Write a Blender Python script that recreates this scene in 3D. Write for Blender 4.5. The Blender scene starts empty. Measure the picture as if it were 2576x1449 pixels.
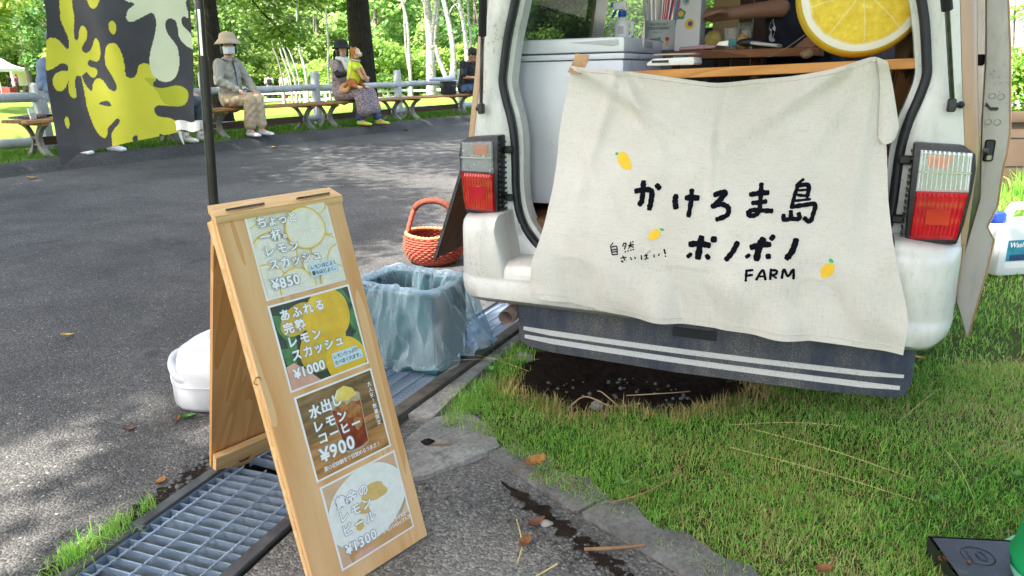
import bpy, bmesh, math, random
import numpy as np
from mathutils import Vector, Matrix, Euler
from mathutils.bvhtree import BVHTree
sc = bpy.context.scene
COL = sc.collection
R = math.radians
random.seed(7); rng = np.random.default_rng(7)

# ------------------------------------------------------------------ camera
cam_d = bpy.data.cameras.new('camera'); cam = bpy.data.objects.new('camera', cam_d); COL.objects.link(cam)
cam_d.sensor_width = 36; cam_d.lens = 36*1860/2576; cam_d.clip_start = .05; cam_d.clip_end = 500
_p, _r = R(16.2), 0.02
_f = Vector((0, math.cos(_p), -math.sin(_p))); _x0 = Vector((1, 0, 0)); _d0 = -_x0.cross(_f)
_x = math.cos(_r)*_x0 + math.sin(_r)*_d0; _d = -_x.cross(_f)
_m = Matrix((( _x.x, -_d.x, -_f.x, 0), (_x.y, -_d.y, -_f.y, 0), (_x.z, -_d.z, -_f.z, 1.08), (0, 0, 0, 1)))
cam.matrix_world = _m
sc.camera = cam

# ------------------------------------------------------------------ sky, sun, exposure
SUN = Vector((-.42, -.36, .83)).normalized()          # towards the sun
w = bpy.data.worlds.new('World'); sc.world = w; w.use_nodes = True
nt = w.node_tree; nt.nodes.clear()
sky = nt.nodes.new('ShaderNodeTexSky'); sky.sky_type = 'NISHITA'; sky.sun_disc = False
sky.sun_elevation = math.asin(SUN.z); sky.sun_rotation = math.atan2(SUN.x, SUN.y); sky.dust_density = 5.0; sky.air_density = 1.0
bg = nt.nodes.new('ShaderNodeBackground'); bg.inputs[1].default_value = .15
wo = nt.nodes.new('ShaderNodeOutputWorld'); nt.links.new(sky.outputs[0], bg.inputs[0]); nt.links.new(bg.outputs[0], wo.inputs[0])
sl = bpy.data.lights.new('sun', 'SUN'); sl.energy = 3.4; sl.angle = R(.53); sl.color = (1, .95, .87)
so = bpy.data.objects.new('sun', sl); COL.objects.link(so); so.rotation_euler = SUN.to_track_quat('Z', 'Y').to_euler()
sc.view_settings.view_transform = 'Standard'; sc.view_settings.look = 'None'; sc.view_settings.gamma = 1
sc.view_settings.use_curve_mapping = False; sc.view_settings.exposure = 2.3
sc.render.engine = 'CYCLES'; sc.cycles.max_bounces = 7; sc.cycles.transparent_max_bounces = 10
sc.cycles.diffuse_bounces = 4; sc.cycles.caustics_reflective = False; sc.cycles.caustics_refractive = False

# ------------------------------------------------------------------ materials
def srgb(h):
    h = h.lstrip('#'); c = [int(h[i:i+2], 16)/255 for i in (0, 2, 4)]
    return tuple((x/12.92 if x <= .04045 else ((x+.055)/1.055)**2.4) for x in c)
MATS = {}
class N:
    """small wrapper round one node tree"""
    def __init__(s, name):
        s.m = bpy.data.materials.new(name); s.m.use_nodes = True; s.t = s.m.node_tree; s.t.nodes.clear()
        s.out = s.t.nodes.new('ShaderNodeOutputMaterial')
    def n(s, typ, **kw):
        x = s.t.nodes.new('ShaderNode'+typ)
        for k, v in kw.items():
            if k[0] == 'i' and k[1:].isdigit(): s.set(x.inputs[int(k[1:])], v)
            elif k.startswith('_'): s.set(x.inputs[k[1:].replace('_', ' ')], v)
            else: setattr(x, k, v)
        return x
    def set(s, inp, v):
        if isinstance(v, bpy.types.NodeSocket): s.t.links.new(v, inp)
        elif isinstance(v, bpy.types.Node): s.t.links.new(v.outputs[0], inp)
        else:
            if inp.type == 'RGBA' and len(v) == 3: v = (*v, 1)
            inp.default_value = v
    def coord(s, kind='Object', scale=(1, 1, 1)):
        c = s.n('TexCoord'); m = s.n('Mapping'); s.t.links.new(c.outputs[kind], m.inputs[0]); m.inputs[3].default_value = scale
        return m.outputs[0]
    def noise(s, co, scale, detail=4, rough=.55, dist=0):
        return s.n('TexNoise', i0=co, _Scale=scale, _Detail=detail, _Roughness=rough, _Distortion=dist)
    def ramp(s, fac, stops):
        r = s.n('ValToRGB'); s.set(r.inputs[0], fac); e = r.color_ramp.elements
        while len(e) < len(stops): e.new(.5)
        for a, (p, c) in zip(e, stops): a.position = p; a.color = (*c, 1) if len(c) == 3 else c
        return r.outputs[0]
    def mix(s, fac, a, b, mode='MIX'):
        m = s.n('Mix', data_type='RGBA', blend_type=mode); s.set(m.inputs[0], fac); s.set(m.inputs[6], a); s.set(m.inputs[7], b)
        return m.outputs[2]
    def math(s, op, a, b=0.0):
        m = s.n('Math', operation=op); s.set(m.inputs[0], a); s.set(m.inputs[1], b); return m.outputs[0]
    def bump(s, h, st=.3, dist=.01, nrm=None):
        b = s.n('Bump', _Strength=st, _Distance=dist, _Height=h)
        if nrm is not None: s.set(b.inputs['Normal'], nrm)
        return b.outputs[0]
    def bsdf(s, col, rough=.5, metal=0, nrm=None, spec=.5, **kw):
        b = s.n('BsdfPrincipled'); s.set(b.inputs['Base Color'], col); s.set(b.inputs['Roughness'], rough); s.set(b.inputs['Metallic'], metal)
        s.set(b.inputs['Specular IOR Level'], spec)
        if nrm is not None: s.set(b.inputs['Normal'], nrm)
        for k, v in kw.items(): s.set(b.inputs[k.replace('_', ' ')], v)
        return b.outputs[0]
    def end(s, sh):
        s.t.links.new(sh, s.out.inputs[0]); MATS[s.m.name] = s.m; return s.m

def simple(name, col, rough=.5, var=.12, scale=8, bump=0, bscale=60, metal=0, spec=.5, dirt=None, dscale=6, **kw):
    """paint / plastic / cloth: a base colour with mottling, optional grime specks and fine relief"""
    if isinstance(col, str): col = srgb(col)
    s = N(name); co = s.coord()
    a = tuple(max(c*(1-var), 0) for c in col); b = tuple(min(c*(1+var), 1) for c in col)
    c = s.ramp(s.noise(co, scale).outputs[0], [(.3, a), (.7, b)])
    if dirt:
        f = s.ramp(s.noise(co, dscale, 8, .7).outputs[0], [(.56, (0, 0, 0)), (.75, (1, 1, 1))])
        c = s.mix(f, c, dirt)
    nr = s.bump(s.noise(co, bscale, 3).outputs[0], bump, .004) if bump else None
    rr = s.ramp(s.noise(co, scale*2).outputs[0], [(.3, (rough*.85,)*3), (.7, (min(rough*1.15, 1),)*3)])
    return s.end(s.bsdf(c, rr, metal, nr, spec, **kw))

def wood(name, c1, c2, axis=2, ring=18, rough=.55, length=.12, dark=None):
    """planed board: stretched growth rings, fine grain, a few darker streaks"""
    s = N(name); sca = [1, 1, 1]
    for a_ in (axis if isinstance(axis, tuple) else (axis,)): sca[a_] = length
    co = s.coord('Object', tuple(sca)); inf = s.n('ObjectInfo')
    off = s.n('VectorMath', operation='ADD', i0=co); off.inputs[1].default_value = (0, 0, 0)
    cmb = s.n('CombineXYZ'); s.set(cmb.inputs[0], s.math('MULTIPLY', inf.outputs['Random'], 37.0)); s.set(cmb.inputs[1], s.math('MULTIPLY', inf.outputs['Random'], 11.0))
    s.t.links.new(cmb.outputs[0], off.inputs[1]); co = off.outputs[0]
    n1 = s.noise(co, ring*.45, 2, .5, .6)
    wv = s.math('FRACT', s.math('MULTIPLY', n1.outputs[0], 9.0))
    g = s.noise(co, ring*14, 4, .6)
    f = s.math('ADD', s.math('MULTIPLY', wv, .65), s.math('MULTIPLY', g.outputs[0], .45))
    c = s.ramp(f, [(.12, srgb(c1)), (.85, srgb(c2))])
    k = s.ramp(s.noise(co, ring*.3, 5, .7, 1).outputs[0], [(.62, (0, 0, 0)), (.78, (.45, .45, .45))])
    c = s.mix(k, c, srgb(dark or c2))
    return s.end(s.bsdf(c, rough, 0, s.bump(f, .12, .002), .35))

def leafmat(name, stops, trans=.45, rough=.5):
    s = N(name); g = s.n('NewGeometry'); oi = s.n('ObjectInfo')
    c = s.ramp(g.outputs['Random Per Island'], stops)
    hs = s.n('HueSaturation'); s.set(hs.inputs['Color'], c); s.set(hs.inputs['Value'], s.math('ADD', s.math('MULTIPLY', oi.outputs['Random'], .35), .82)); s.set(hs.inputs['Hue'], s.math('ADD', s.math('MULTIPLY', oi.outputs['Random'], .02), .49))
    d = s.bsdf(hs.outputs[0], rough, 0, None, .3)
    t = s.n('BsdfTranslucent'); s.set(t.inputs[0], s.mix(.25, hs.outputs[0], srgb('c0cf70')))
    m = s.n('MixShader', i0=trans, i1=d, i2=t)
    return s.end(m.outputs[0])

def glassmat(name, col=(1, 1, 1), rough=.05, alpha=.15, spec=.5):
    """thin clear pane: part transparent, part glossy"""
    s = N(name); tr = s.n('BsdfTransparent'); s.set(tr.inputs[0], col)
    g = s.bsdf(col, rough, 0, None, spec)
    fr = s.n('Fresnel', i0=1.45)
    f = s.math('ADD', s.math('MULTIPLY', fr.outputs[0], .9), alpha)
    return s.end(s.n('MixShader', i0=f, i1=tr.outputs[0], i2=g).outputs[0])

# ------------------------------------------------------------------ mesh helpers
class MB:
    def __init__(s): s.v = []; s.f = []; s.mi = []
    def add(s, vs, fs, mi=0):
        o = len(s.v); s.v += [tuple(map(float, a)) for a in vs]; s.f += [tuple(i+o for i in q) for q in fs]; s.mi += [mi]*len(fs); return s
    def box(s, c, d, rot=None, bev=0, mi=0):
        bm = bmesh.new(); bmesh.ops.create_cube(bm, size=1)
        for v in bm.verts: v.co = Vector((v.co.x*d[0], v.co.y*d[1], v.co.z*d[2]))
        if bev: bmesh.ops.bevel(bm, geom=list(bm.edges), offset=bev, segments=2 if bev > .004 else 1, profile=.6, affect='EDGES')
        mt = (Euler(rot).to_matrix() if rot is not None and not isinstance(rot, Matrix) else rot)
        for v in bm.verts:
            if mt is not None: v.co = mt @ v.co
            v.co += Vector(c)
        return s.bm(bm, mi)
    def bm(s, bm, mi=0):
        bm.verts.index_update(); vs = [v.co[:] for v in bm.verts]; fs = [[v.index for v in f.verts] for f in bm.faces]; bm.free(); return s.add(vs, fs, mi)
    def tube(s, pts, rad, n=10, cap=True, mi=0, sq=None):
        pts = [Vector(p) for p in pts]; m = len(pts)
        if not hasattr(rad, '__len__'): rad = [rad]*m
        t0 = (pts[1]-pts[0]).normalized(); a = t0.orthogonal().normalized(); vs = []
        for i, p in enumerate(pts):
            t = (pts[min(i+1, m-1)]-pts[max(i-1, 0)]).normalized()
            a = (a-t*a.dot(t)).normalized(); b = t.cross(a)
            for k in range(n):
                g = 2*math.pi*k/n; vs.append(p+rad[i]*(math.cos(g)*a+math.sin(g)*b*(sq or 1)))
        fs = [(i*n+k, i*n+(k+1) % n, (i+1)*n+(k+1) % n, (i+1)*n+k) for i in range(m-1) for k in range(n)]
        if cap: fs += [tuple(range(n))[::-1], tuple(range((m-1)*n, m*n))]
        return s.add(vs, fs, mi)
    def lathe(s, prof, n=24, c=(0, 0, 0), rot=None, mi=0, cap=False, sx=1, sy=1):
        vs = []; mt = Euler(rot).to_matrix() if rot is not None else Matrix.Identity(3)
        for r, z in prof:
            for k in range(n):
                g = 2*math.pi*k/n; vs.append(mt @ Vector((r*math.cos(g)*sx, r*math.sin(g)*sy, z))+Vector(c))
        m = len(prof); fs = [(i*n+k, i*n+(k+1) % n, (i+1)*n+(k+1) % n, (i+1)*n+k) for i in range(m-1) for k in range(n)]
        if cap: fs += [tuple(range(n))[::-1], tuple(range((m-1)*n, m*n))]
        return s.add(vs, fs, mi)
    def ball(s, c, r, n=12, rot=None, mi=0):
        if not hasattr(r, '__len__'): r = (r, r, r)
        bm = bmesh.new(); bmesh.ops.create_uvsphere(bm, u_segments=n, v_segments=max(n*2//3, 4), radius=1)
        mt = Euler(rot).to_matrix() if rot is not None else Matrix.Identity(3)
        for v in bm.verts: v.co = mt @ Vector((v.co.x*r[0], v.co.y*r[1], v.co.z*r[2]))+Vector(c)
        return s.bm(bm, mi)
    def prism(s, outline, axis, a, b, bev=0, mi=0):
        """closed 2D outline extruded from a to b along axis (0,1,2); outline gives the other two coordinates in order"""
        def P(p, h):
            q = list(p); q.insert(axis, h); return q
        bm = bmesh.new(); lo = [bm.verts.new(P(p, a)) for p in outline]; hi = [bm.verts.new(P(p, b)) for p in outline]; n = len(lo)
        bm.faces.new(lo); bm.faces.new(hi[::-1])
        for i in range(n): bm.faces.new((lo[i], hi[i], hi[(i+1) % n], lo[(i+1) % n])[::-1])
        bmesh.ops.recalc_face_normals(bm, faces=bm.faces)
        if bev: bmesh.ops.bevel(bm, geom=[e for e in bm.edges if e.calc_face_angle(0) > .5], offset=bev, segments=2, profile=.6, affect='EDGES')
        bmesh.ops.triangulate(bm, faces=[f for f in bm.faces if len(f.verts) > 4])
        return s.bm(bm, mi)
    def grid(s, fn, nu, nv, mi=0, closed=False):
        vs = [fn(i/nu, j/nv) for j in range(nv+1) for i in range(nu+1)]
        fs = [(j*(nu+1)+i, j*(nu+1)+i+1, (j+1)*(nu+1)+i+1, (j+1)*(nu+1)+i) for j in range(nv) for i in range(nu)]
        return s.add(vs, fs, mi)
    def mesh(s, name, mats, smooth=None):
        me = bpy.data.meshes.new(name); me.from_pydata(s.v, [], s.f)
        for m in (mats if isinstance(mats, (list, tuple)) else [mats]): me.materials.append(MATS[m] if isinstance(m, str) else m)
        if any(s.mi): me.polygons.foreach_set('material_index', s.mi)
        me.update()
        if smooth is not None:
            me.polygons.foreach_set('use_smooth', [True]*len(s.f))
            if smooth < 179: me.set_sharp_from_angle(angle=R(smooth))
        return me
    def build(s, name, mats, parent=None, smooth=40):
        return link(name, s.mesh(name, mats, smooth), parent)
def link(name, data, parent=None):
    o = bpy.data.objects.new(name, data); COL.objects.link(o)
    if parent is not None: o.parent = parent
    return o
def tag(o, label, cat, group=None):
    o['label'] = label; o['category'] = cat
    if group: o['group'] = group
    return o
def struct(o, label=None):
    o['kind'] = 'structure'
    if label: o['label'] = label
    return o
def stuff(o, label=None, cat=None):
    o['kind'] = 'stuff'
    if label: o['label'] = label
    if cat: o['category'] = cat
    return o
def thing(name, label, cat, loc=(0, 0, 0), rz=0, group=None):
    o = link(name, None); o.location = loc; o.rotation_euler = (0, 0, rz); o.empty_display_size = .1
    return tag(o, label, cat, group)
def copy_tree(o, parent=None):
    c = o.copy(); COL.objects.link(c); c.parent = parent
    for ch in list(o.children): copy_tree(ch, c)
    return c
def smooth_path(pts, k=6, closed=False):
    pts = [Vector(p) for p in pts]; n = len(pts); out = []
    rngi = range(n if closed else n-1)
    for i in rngi:
        if closed: p0, p1, p2, p3 = pts[i-1], pts[i], pts[(i+1) % n], pts[(i+2) % n]
        else: p0, p1, p2, p3 = pts[max(i-1, 0)], pts[i], pts[i+1], pts[min(i+2, n-1)]
        for j in range(k):
            t = j/k; out.append(.5*((2*p1)+(-p0+p2)*t+(2*p0-5*p1+4*p2-p3)*t*t+(-p0+3*p1-3*p2+p3)*t**3))
    if not closed: out.append(pts[-1])
    return out
_TS = bpy.data.scenes.new('workbench')                 # scratch scene: evaluates one shape at a time
def evalmesh(o):
    _TS.collection.objects.link(o)
    with bpy.context.temp_override(scene=_TS, view_layer=_TS.view_layers[0]):
        dg = bpy.context.evaluated_depsgraph_get(); dg.update(); me = bpy.data.meshes.new_from_object(o.evaluated_get(dg))
    _TS.collection.objects.unlink(o); return me
def fused(prims, voxel=.012, smooth=4, it=.5):
    """limbs and lumps (capsules (p,q,r1,r2), ellipsoids ('e',c,r,rot)) fused to ONE continuous skin"""
    m = MB()
    for q in prims:
        if q[0] == 'e': m.ball(q[1], q[2], 16, q[3] if len(q) > 3 else None)
        else:
            p, e, r1, r2 = q[:4]; sq = q[4] if len(q) > 4 else None
            m.tube([p, Vector(p).lerp(Vector(e), .5), e], [r1, (r1+r2)/2, r2], 12, True, 0, sq)
            if not sq: m.ball(p, r1*.995, 12); m.ball(e, r2*.995, 12)
    me = m.mesh('tmp', []); o = bpy.data.objects.new('tmp', me)
    a = o.modifiers.new('r', 'REMESH'); a.mode = 'VOXEL'; a.voxel_size = voxel
    b = o.modifiers.new('s', 'SMOOTH'); b.iterations = smooth; b.factor = it
    out = evalmesh(o)
    bpy.data.objects.remove(o); bpy.data.meshes.remove(me)
    out.polygons.foreach_set('use_smooth', [True]*len(out.polygons))
    return out
def setmat(me, *ms):
    me.materials.clear()
    for m in ms: me.materials.append(MATS[m])
    return me
def facemat(me, fn):
    """material slot per face from a function of the face centre"""
    for p in me.polygons: p.material_index = fn(p.center)
def text2d(body, size=1, bold=.02):
    c = bpy.data.curves.new('t', 'FONT'); c.body = body; c.size = size; c.offset = bold*size; c.resolution_u = 3
    o = bpy.data.objects.new('t', c); me = evalmesh(o)
    v = [(q.co.x, q.co.y) for q in me.vertices]; f = [tuple(p.vertices) for p in me.polygons]
    bpy.data.objects.remove(o); bpy.data.curves.remove(c); bpy.data.meshes.remove(me)
    return v, f

# frames of the place: VAN (u right, v forward, w up) at the van's rear, KERB (s along, n across)
VO = Vector((.51724, 2.17793, 0)); VRZ = -R(24.872)
VU = Vector((.907249, -.420595, 0)); VV = Vector((.420595, .907249, 0))
def V2W(u, v, w): return VO+VU*u+VV*v+Vector((0, 0, w))
KD = Vector((.5, .8660254, 0)); KN = Vector((-.8660254, .5, 0))
def S2W(s, n, z=0): return KD*s+KN*n+Vector((0, 0, z))
def ramp01(t): return min(max(t, 0), 1)
def sstep(t): t = ramp01(t); return t*t*(3-2*t)
def road_z(x, y): return .2*ramp01(((-.8660254*x+.5*y)-1.7)/6.2)
def ground_z(x, y):
    n = -.8660254*x+.5*y
    if n < 8: return -.15+.33*sstep((n-6.5)/1.5)
    return .29-.62*sstep((n-10)/26)*(1-.8*sstep((-x-17)/6))
# ------------------------------------------------------------------ ground materials
def asphalt(name, base, spec_amt, dark=.5):
    s = N(name); co = s.coord('Object')
    big = s.ramp(s.noise(co, 1.3, 5, .6).outputs[0], [(.3, tuple(c*.72 for c in base)), (.7, tuple(c*1.25 for c in base))])
    v = s.n('TexVoronoi', i0=co, _Scale=150.0); vc = s.n('TexVoronoi', i0=co, _Scale=60.0)
    st = s.ramp(v.outputs['Color'], [(.0, (.35, .35, .35)), (.6, (1, 1, 1)), (1, (2.1, 2.05, 1.9))])
    c = s.mix(.8, big, st, 'MULTIPLY')
    pe = s.ramp(vc.outputs['Distance'], [(.12, (1, 1, 1)), (.3, (0, 0, 0))]); sel = s.ramp(vc.outputs['Color'], [(.72, (0, 0, 0)), (.8, (1, 1, 1))])
    c = s.mix(s.math('MULTIPLY', s.math('MULTIPLY', pe, sel), spec_amt), c, (.34, .32, .29))
    tar = s.ramp(s.noise(co, 3.1, 6, .7, .4).outputs[0], [(.62, (0, 0, 0)), (.7, (1, 1, 1))])
    c = s.mix(s.math('MULTIPLY', tar, dark), c, (.016, .016, .017)); stn = s.ramp(s.noise(co, .8, 6, .65, .3).outputs[0], [(.42, (1.25, 1.24, 1.22)), (.62, (.6, .6, .61))]); c = s.mix(.75, c, stn, 'MULTIPLY')
    h = s.math('ADD', s.math('MULTIPLY', v.outputs['Distance'], -1.0), s.math('MULTIPLY', s.noise(co, 90, 4).outputs[0], .8))
    return s.end(s.bsdf(c, .86, 0, s.bump(h, .7, .006), .35))
asphalt('asphalt', (.074, .072, .070), .9); asphalt('asphalt_patch', (.19, .182, .172), 1.0, .8)
asphalt('asphalt_kerb', (.06, .06, .058), .5, .3)
def concrete(name, base, moss=0):
    s = N(name); co = s.coord()
    c = s.ramp(s.noise(co, 7, 8, .65).outputs[0], [(.25, tuple(x*.55 for x in base)), (.7, tuple(min(1, x*1.2) for x in base))])
    v = s.n('TexVoronoi', i0=co, _Scale=110.0); c = s.mix(.55, c, s.ramp(v.outputs['Color'], [(0, (.5, .5, .5)), (1, (1.5, 1.5, 1.5))]), 'MULTIPLY')
    if moss: c = s.mix(s.math('MULTIPLY', s.ramp(s.noise(co, 5, 6, .7).outputs[0], [(.55, (0, 0, 0)), (.7, (1, 1, 1))]), moss), c, (.03, .035, .016))
    return s.end(s.bsdf(c, .9, 0, s.bump(s.noise(co, 120, 5).outputs[0], .6, .005), .25))
concrete('concrete', (.28, .27, .25), .9); concrete('concrete_edging', (.17, .165, .155), .8); concrete('trench', (.05, .055, .06), .6)
def lawnmat(name, a, b, cc, scale=2.0):
    s = N(name); co = s.coord()
    c = s.ramp(s.noise(co, scale, 5, .6).outputs[0], [(.3, a), (.5, b), (.72, cc)])
    c = s.mix(.6, c, s.ramp(s.noise(co, 60, 4, .7).outputs[0], [(.3, (.45, .45, .45)), (.7, (1.5, 1.5, 1.4))]), 'MULTIPLY')
    return s.end(s.bsdf(c, .95, 0, s.bump(s.noise(co, 45, 4).outputs[0], .9, .03), .1))
lawnmat('lawn_far', (.11, .19, .028), (.15, .24, .036), (.20, .28, .05), .35)
lawnmat('lawn_soil', (.05, .05, .022), (.055, .08, .022), (.06, .10, .024), 3)
s = N('soil'); co = s.coord()
c = s.ramp(s.noise(co, 22, 8, .7).outputs[0], [(.3, (.010, .007, .005)), (.7, (.045, .030, .020))])
s.end(s.bsdf(c, .95, 0, s.bump(s.noise(co, 50, 6, .7).outputs[0], 1, .02), .15))
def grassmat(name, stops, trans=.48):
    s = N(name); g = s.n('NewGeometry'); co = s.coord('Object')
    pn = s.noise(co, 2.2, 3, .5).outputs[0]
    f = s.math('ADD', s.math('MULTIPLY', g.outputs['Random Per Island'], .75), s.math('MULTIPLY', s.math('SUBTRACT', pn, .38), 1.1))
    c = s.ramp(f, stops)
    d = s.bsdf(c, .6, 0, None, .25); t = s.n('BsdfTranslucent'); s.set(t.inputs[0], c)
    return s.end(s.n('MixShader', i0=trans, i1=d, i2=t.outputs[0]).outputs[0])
grassmat('grass_blade', [(0, srgb('5d9a3c')), (.3, srgb('7cb84c')), (.6, srgb('a2d25f')), (.86, srgb('c4cd7a')), (1, srgb('dccba0'))])
grassmat('grass_dry', [(0, srgb('6f8a3a')), (.35, srgb('a59a5c')), (.7, srgb('bf9f70')), (1, srgb('8a6542'))], .25)
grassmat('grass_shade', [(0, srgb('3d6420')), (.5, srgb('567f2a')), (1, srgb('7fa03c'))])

# ------------------------------------------------------------------ the big sheets
def gy(i, n, lo, hi, pw): 
    t = i/n; return lo+(hi-lo)*t**pw
m = MB(); NX, NY = 90, 90
xs = [-120+240*i/NX for i in range(NX+1)]; ys = [-30+230*(j/NY)**1.4 for j in range(NY+1)]
m.add([(x, y, ground_z(x, y)-.03) for y in ys for x in xs], [(j*(NX+1)+i, j*(NX+1)+i+1, (j+1)*(NX+1)+i+1, (j+1)*(NX+1)+i) for j in range(NY) for i in range(NX)])
struct(m.build('ground', 'lawn_far', None, 180), 'bright mown lawn stretching away beyond the fence')
# lawn under benches: finer so that it meets the kerb
m = MB(); m.grid(lambda a, b: tuple(S2W(-6+60*a, 8.05+6*b, .0))[:2]+(.292-.62*sstep((8.05+6*b-10)/26)+.012*math.sin(60*a*2.1)*math.sin(9*b),), 120, 12)
struct(m.build('verge', 'lawn_far', None, 180), 'shaded grass verge under the row of benches')

DA0, DA1, DAH = Vector((-1.02, .95, 0)), Vector((-.672, 1.89, 0)), .20
DB0, DB1, DBH = Vector((-.684, 1.925, 0)), Vector((.054, 3.437, 0)), .1625
DC1 = DB1+(DB1-DB0).normalized()*1.5
def perp(a, b): t = (b-a).normalized(); return Vector((-t.y, t.x, 0))
pA, pB = perp(DA0, DA1), perp(DB0, DB1)
DL = [DA0+pA*DAH-(DA1-DA0).normalized()*3, DA0+pA*DAH, DA1+pA*DAH, DB0+pB*(DBH+.02)+(DB1-DB0)*.06, DB1+pB*DBH, DC1+pB*DBH, DC1+pB*DBH+(DB1-DB0).normalized()*40]
DRr = [DA0-pA*DAH-(DA1-DA0).normalized()*3, DA0-pA*DAH, DA1-pA*DAH-Vector((.0, .03, 0)), DB0-pB*DBH, DB1-pB*DBH, DC1-pB*DBH]
m = MB(); rows = []
for a, b in zip(DL[:-1], DL[1:]):
    k = max(2, int((b-a).length/.35)) if (b-a).length < 20 else 30
    rows += [a.lerp(b, i/k) for i in range(k)]
rows.append(DL[-1])
NA = 24
vs = []
for p in rows:
    sfar = p.dot(KD)*1.02+ (0 if p.y > 0 else -6); q = S2W(sfar, 7.95)
    for i in range(NA+1):
        x = p.lerp(q, i/NA); vs.append((x.x, x.y, road_z(x.x, x.y)+.004*math.sin(x.x*2.3)*math.sin(x.y*1.7)*min(1, i/3)))
m.add(vs, [(j*(NA+1)+i, (j+1)*(NA+1)+i, (j+1)*(NA+1)+i+1, j*(NA+1)+i+1) for j in range(len(rows)-1) for i in range(NA)])
struct(m.build('road', 'asphalt', None, 180), 'worn grey asphalt road with sun flecks')
# boundary between paving and lawn on the right
BND = [(-.6, 2.1), (.3, 1.3), (.9, .82), (1.25, .53), (1.5, .32), (1.7, .15), (1.93, -.03), (2.05, -.10), (2.35, -.13), (2.75, -.02), (3.1, .16), (3.5, .34), (5, 1.1), (9, 3.1), (20, 8.6)]
def bnd(y):
    for (y0, x0), (y1, x1) in zip(BND[:-1], BND[1:]):
        if y <= y1: return x0+(x1-x0)*(y-y0)/(y1-y0)
    return BND[-1][1]
def dright(y):
    for a, b in zip(DRr[:-1], DRr[1:]):
        if y <= b.y: return a.x+(b.x-a.x)*(y-a.y)/(b.y-a.y)
    return DRr[-1].x
m = MB(); YS = [-.5+3.3*i/60 for i in range(61)]
m.add([(dright(y)+(bnd(y)+.05-dright(y))*k/8, y, -.004+.003*math.sin(y*9+k)) for y in YS for k in range(9)],
      [(j*9+k, j*9+k+1, (j+1)*9+k+1, (j+1)*9+k) for j in range(60) for k in range(8)])
struct(m.build('pavement', 'asphalt_patch', None, 180), 'cracked asphalt in front of the drain grating')
HC, HA, HB = (.36, 2.50), .40, .27              # bare hollow under the van's tail
def hole(x, y):
    dx, dy = x-HC[0], y-HC[1]; u = dx*.907-dy*.42; v = dx*.42+dy*.907
    a = math.atan2(v, u); k = 1+.12*math.sin(3*a+1)+.07*math.sin(7*a)
    return math.hypot(u/HA, v/HB)/k
def lawn_z(x, y): return .006+.012*math.sin(x*3.1)*math.sin(y*2.7)-.07*sstep(1.25-hole(x, y)) if hole(x, y) < 1.3 else .006+.012*math.sin(x*3.1)*math.sin(y*2.7)
m = MB(); ys = [-.4+4.4*(i/240) for i in range(241)]+[4+16*(i/20) for i in range(1, 21)]
K = 150; vs = []
for y in ys:
    b = bnd(y)
    for k in range(K+1):
        x = b+(k/K)**1.7*16; vs.append((x, y, lawn_z(x, y)))
m.add(vs, [(j*(K+1)+i, j*(K+1)+i+1, (j+1)*(K+1)+i+1, (j+1)*(K+1)+i) for j in range(len(ys)-1) for i in range(K)])
cen = [np.mean([m.v[i] for i in f], axis=0) for f in m.f]
m.mi = [1 if hole(c[0], c[1]) < 1.02 else 0 for c in cen]
struct(m.build('lawn', ['lawn_soil', 'soil'], None, 180), 'patchy mown lawn with a bare earth hollow under the van')
# kerb: a low rounded asphalt hump
prof = [(7.86, .195), (7.9, .225), (7.95, .275), (8.02, .31), (8.1, .318), (8.17, .308), (8.22, .28)]
m = MB(); NS = 160; vs = []
for i in range(NS+1):
    sv = -4+34*i/NS
    for (n, z) in prof:
        vs.append(tuple(S2W(sv, n+.012*math.sin(sv*3.3), z+.008*math.sin(sv*2.1+n*9)*(z > .21))))
np_ = len(prof); m.add(vs, [(i*np_+k, (i+1)*np_+k, (i+1)*np_+k+1, i*np_+k+1) for i in range(NS) for k in range(np_-1)])
struct(m.build('kerb', 'asphalt_kerb', None, 180), 'low rounded dark asphalt kerb along the road')
# dark crumbled dirt where the asphalt has broken along drain and edging
def dirt(a, b, w0, seed, lab):
    rd = random.Random(seed); a, b = Vector((*a, 0)), Vector((*b, 0)); q = perp_(a, b); L_ = []; R2 = []
    for k_ in range(161):
        t = k_/160; k = k_/4; p = a.lerp(b, t); e = min(1, 6*t, 6*(1-t)); L_.append(p+q*(w0*e*(1+.5*math.sin(k*1.3+seed)+.35*math.sin(k*2.9))+.004)); R2.append(p-q*(w0*e*(.8+.5*math.sin(k*1.7+1)+.35*math.sin(k*3.3+seed))+.003))
    m = MB(); vs = [(p.x, p.y, max(0, road_z(p.x, p.y))+.0035) for pr in zip(L_, R2) for p in pr]; m.add(vs, [(2*k, 2*k+1, 2*k+3, 2*k+2) for k in range(160)]); return struct(m.build('dirt', 'soil', None, 180), lab)
def perp_(a, b): t = (b-a).normalized(); return Vector((-t.y, t.x, 0))
dirt((-1.10, 1.35), (-.845, 2.06), .022, 1, 'dark crumbled dirt line along the left of the near grating')
dirt((-.04, 1.80), (.38, 1.19), .018, 2, 'dark crumbled dirt beside the concrete edging')
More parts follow.
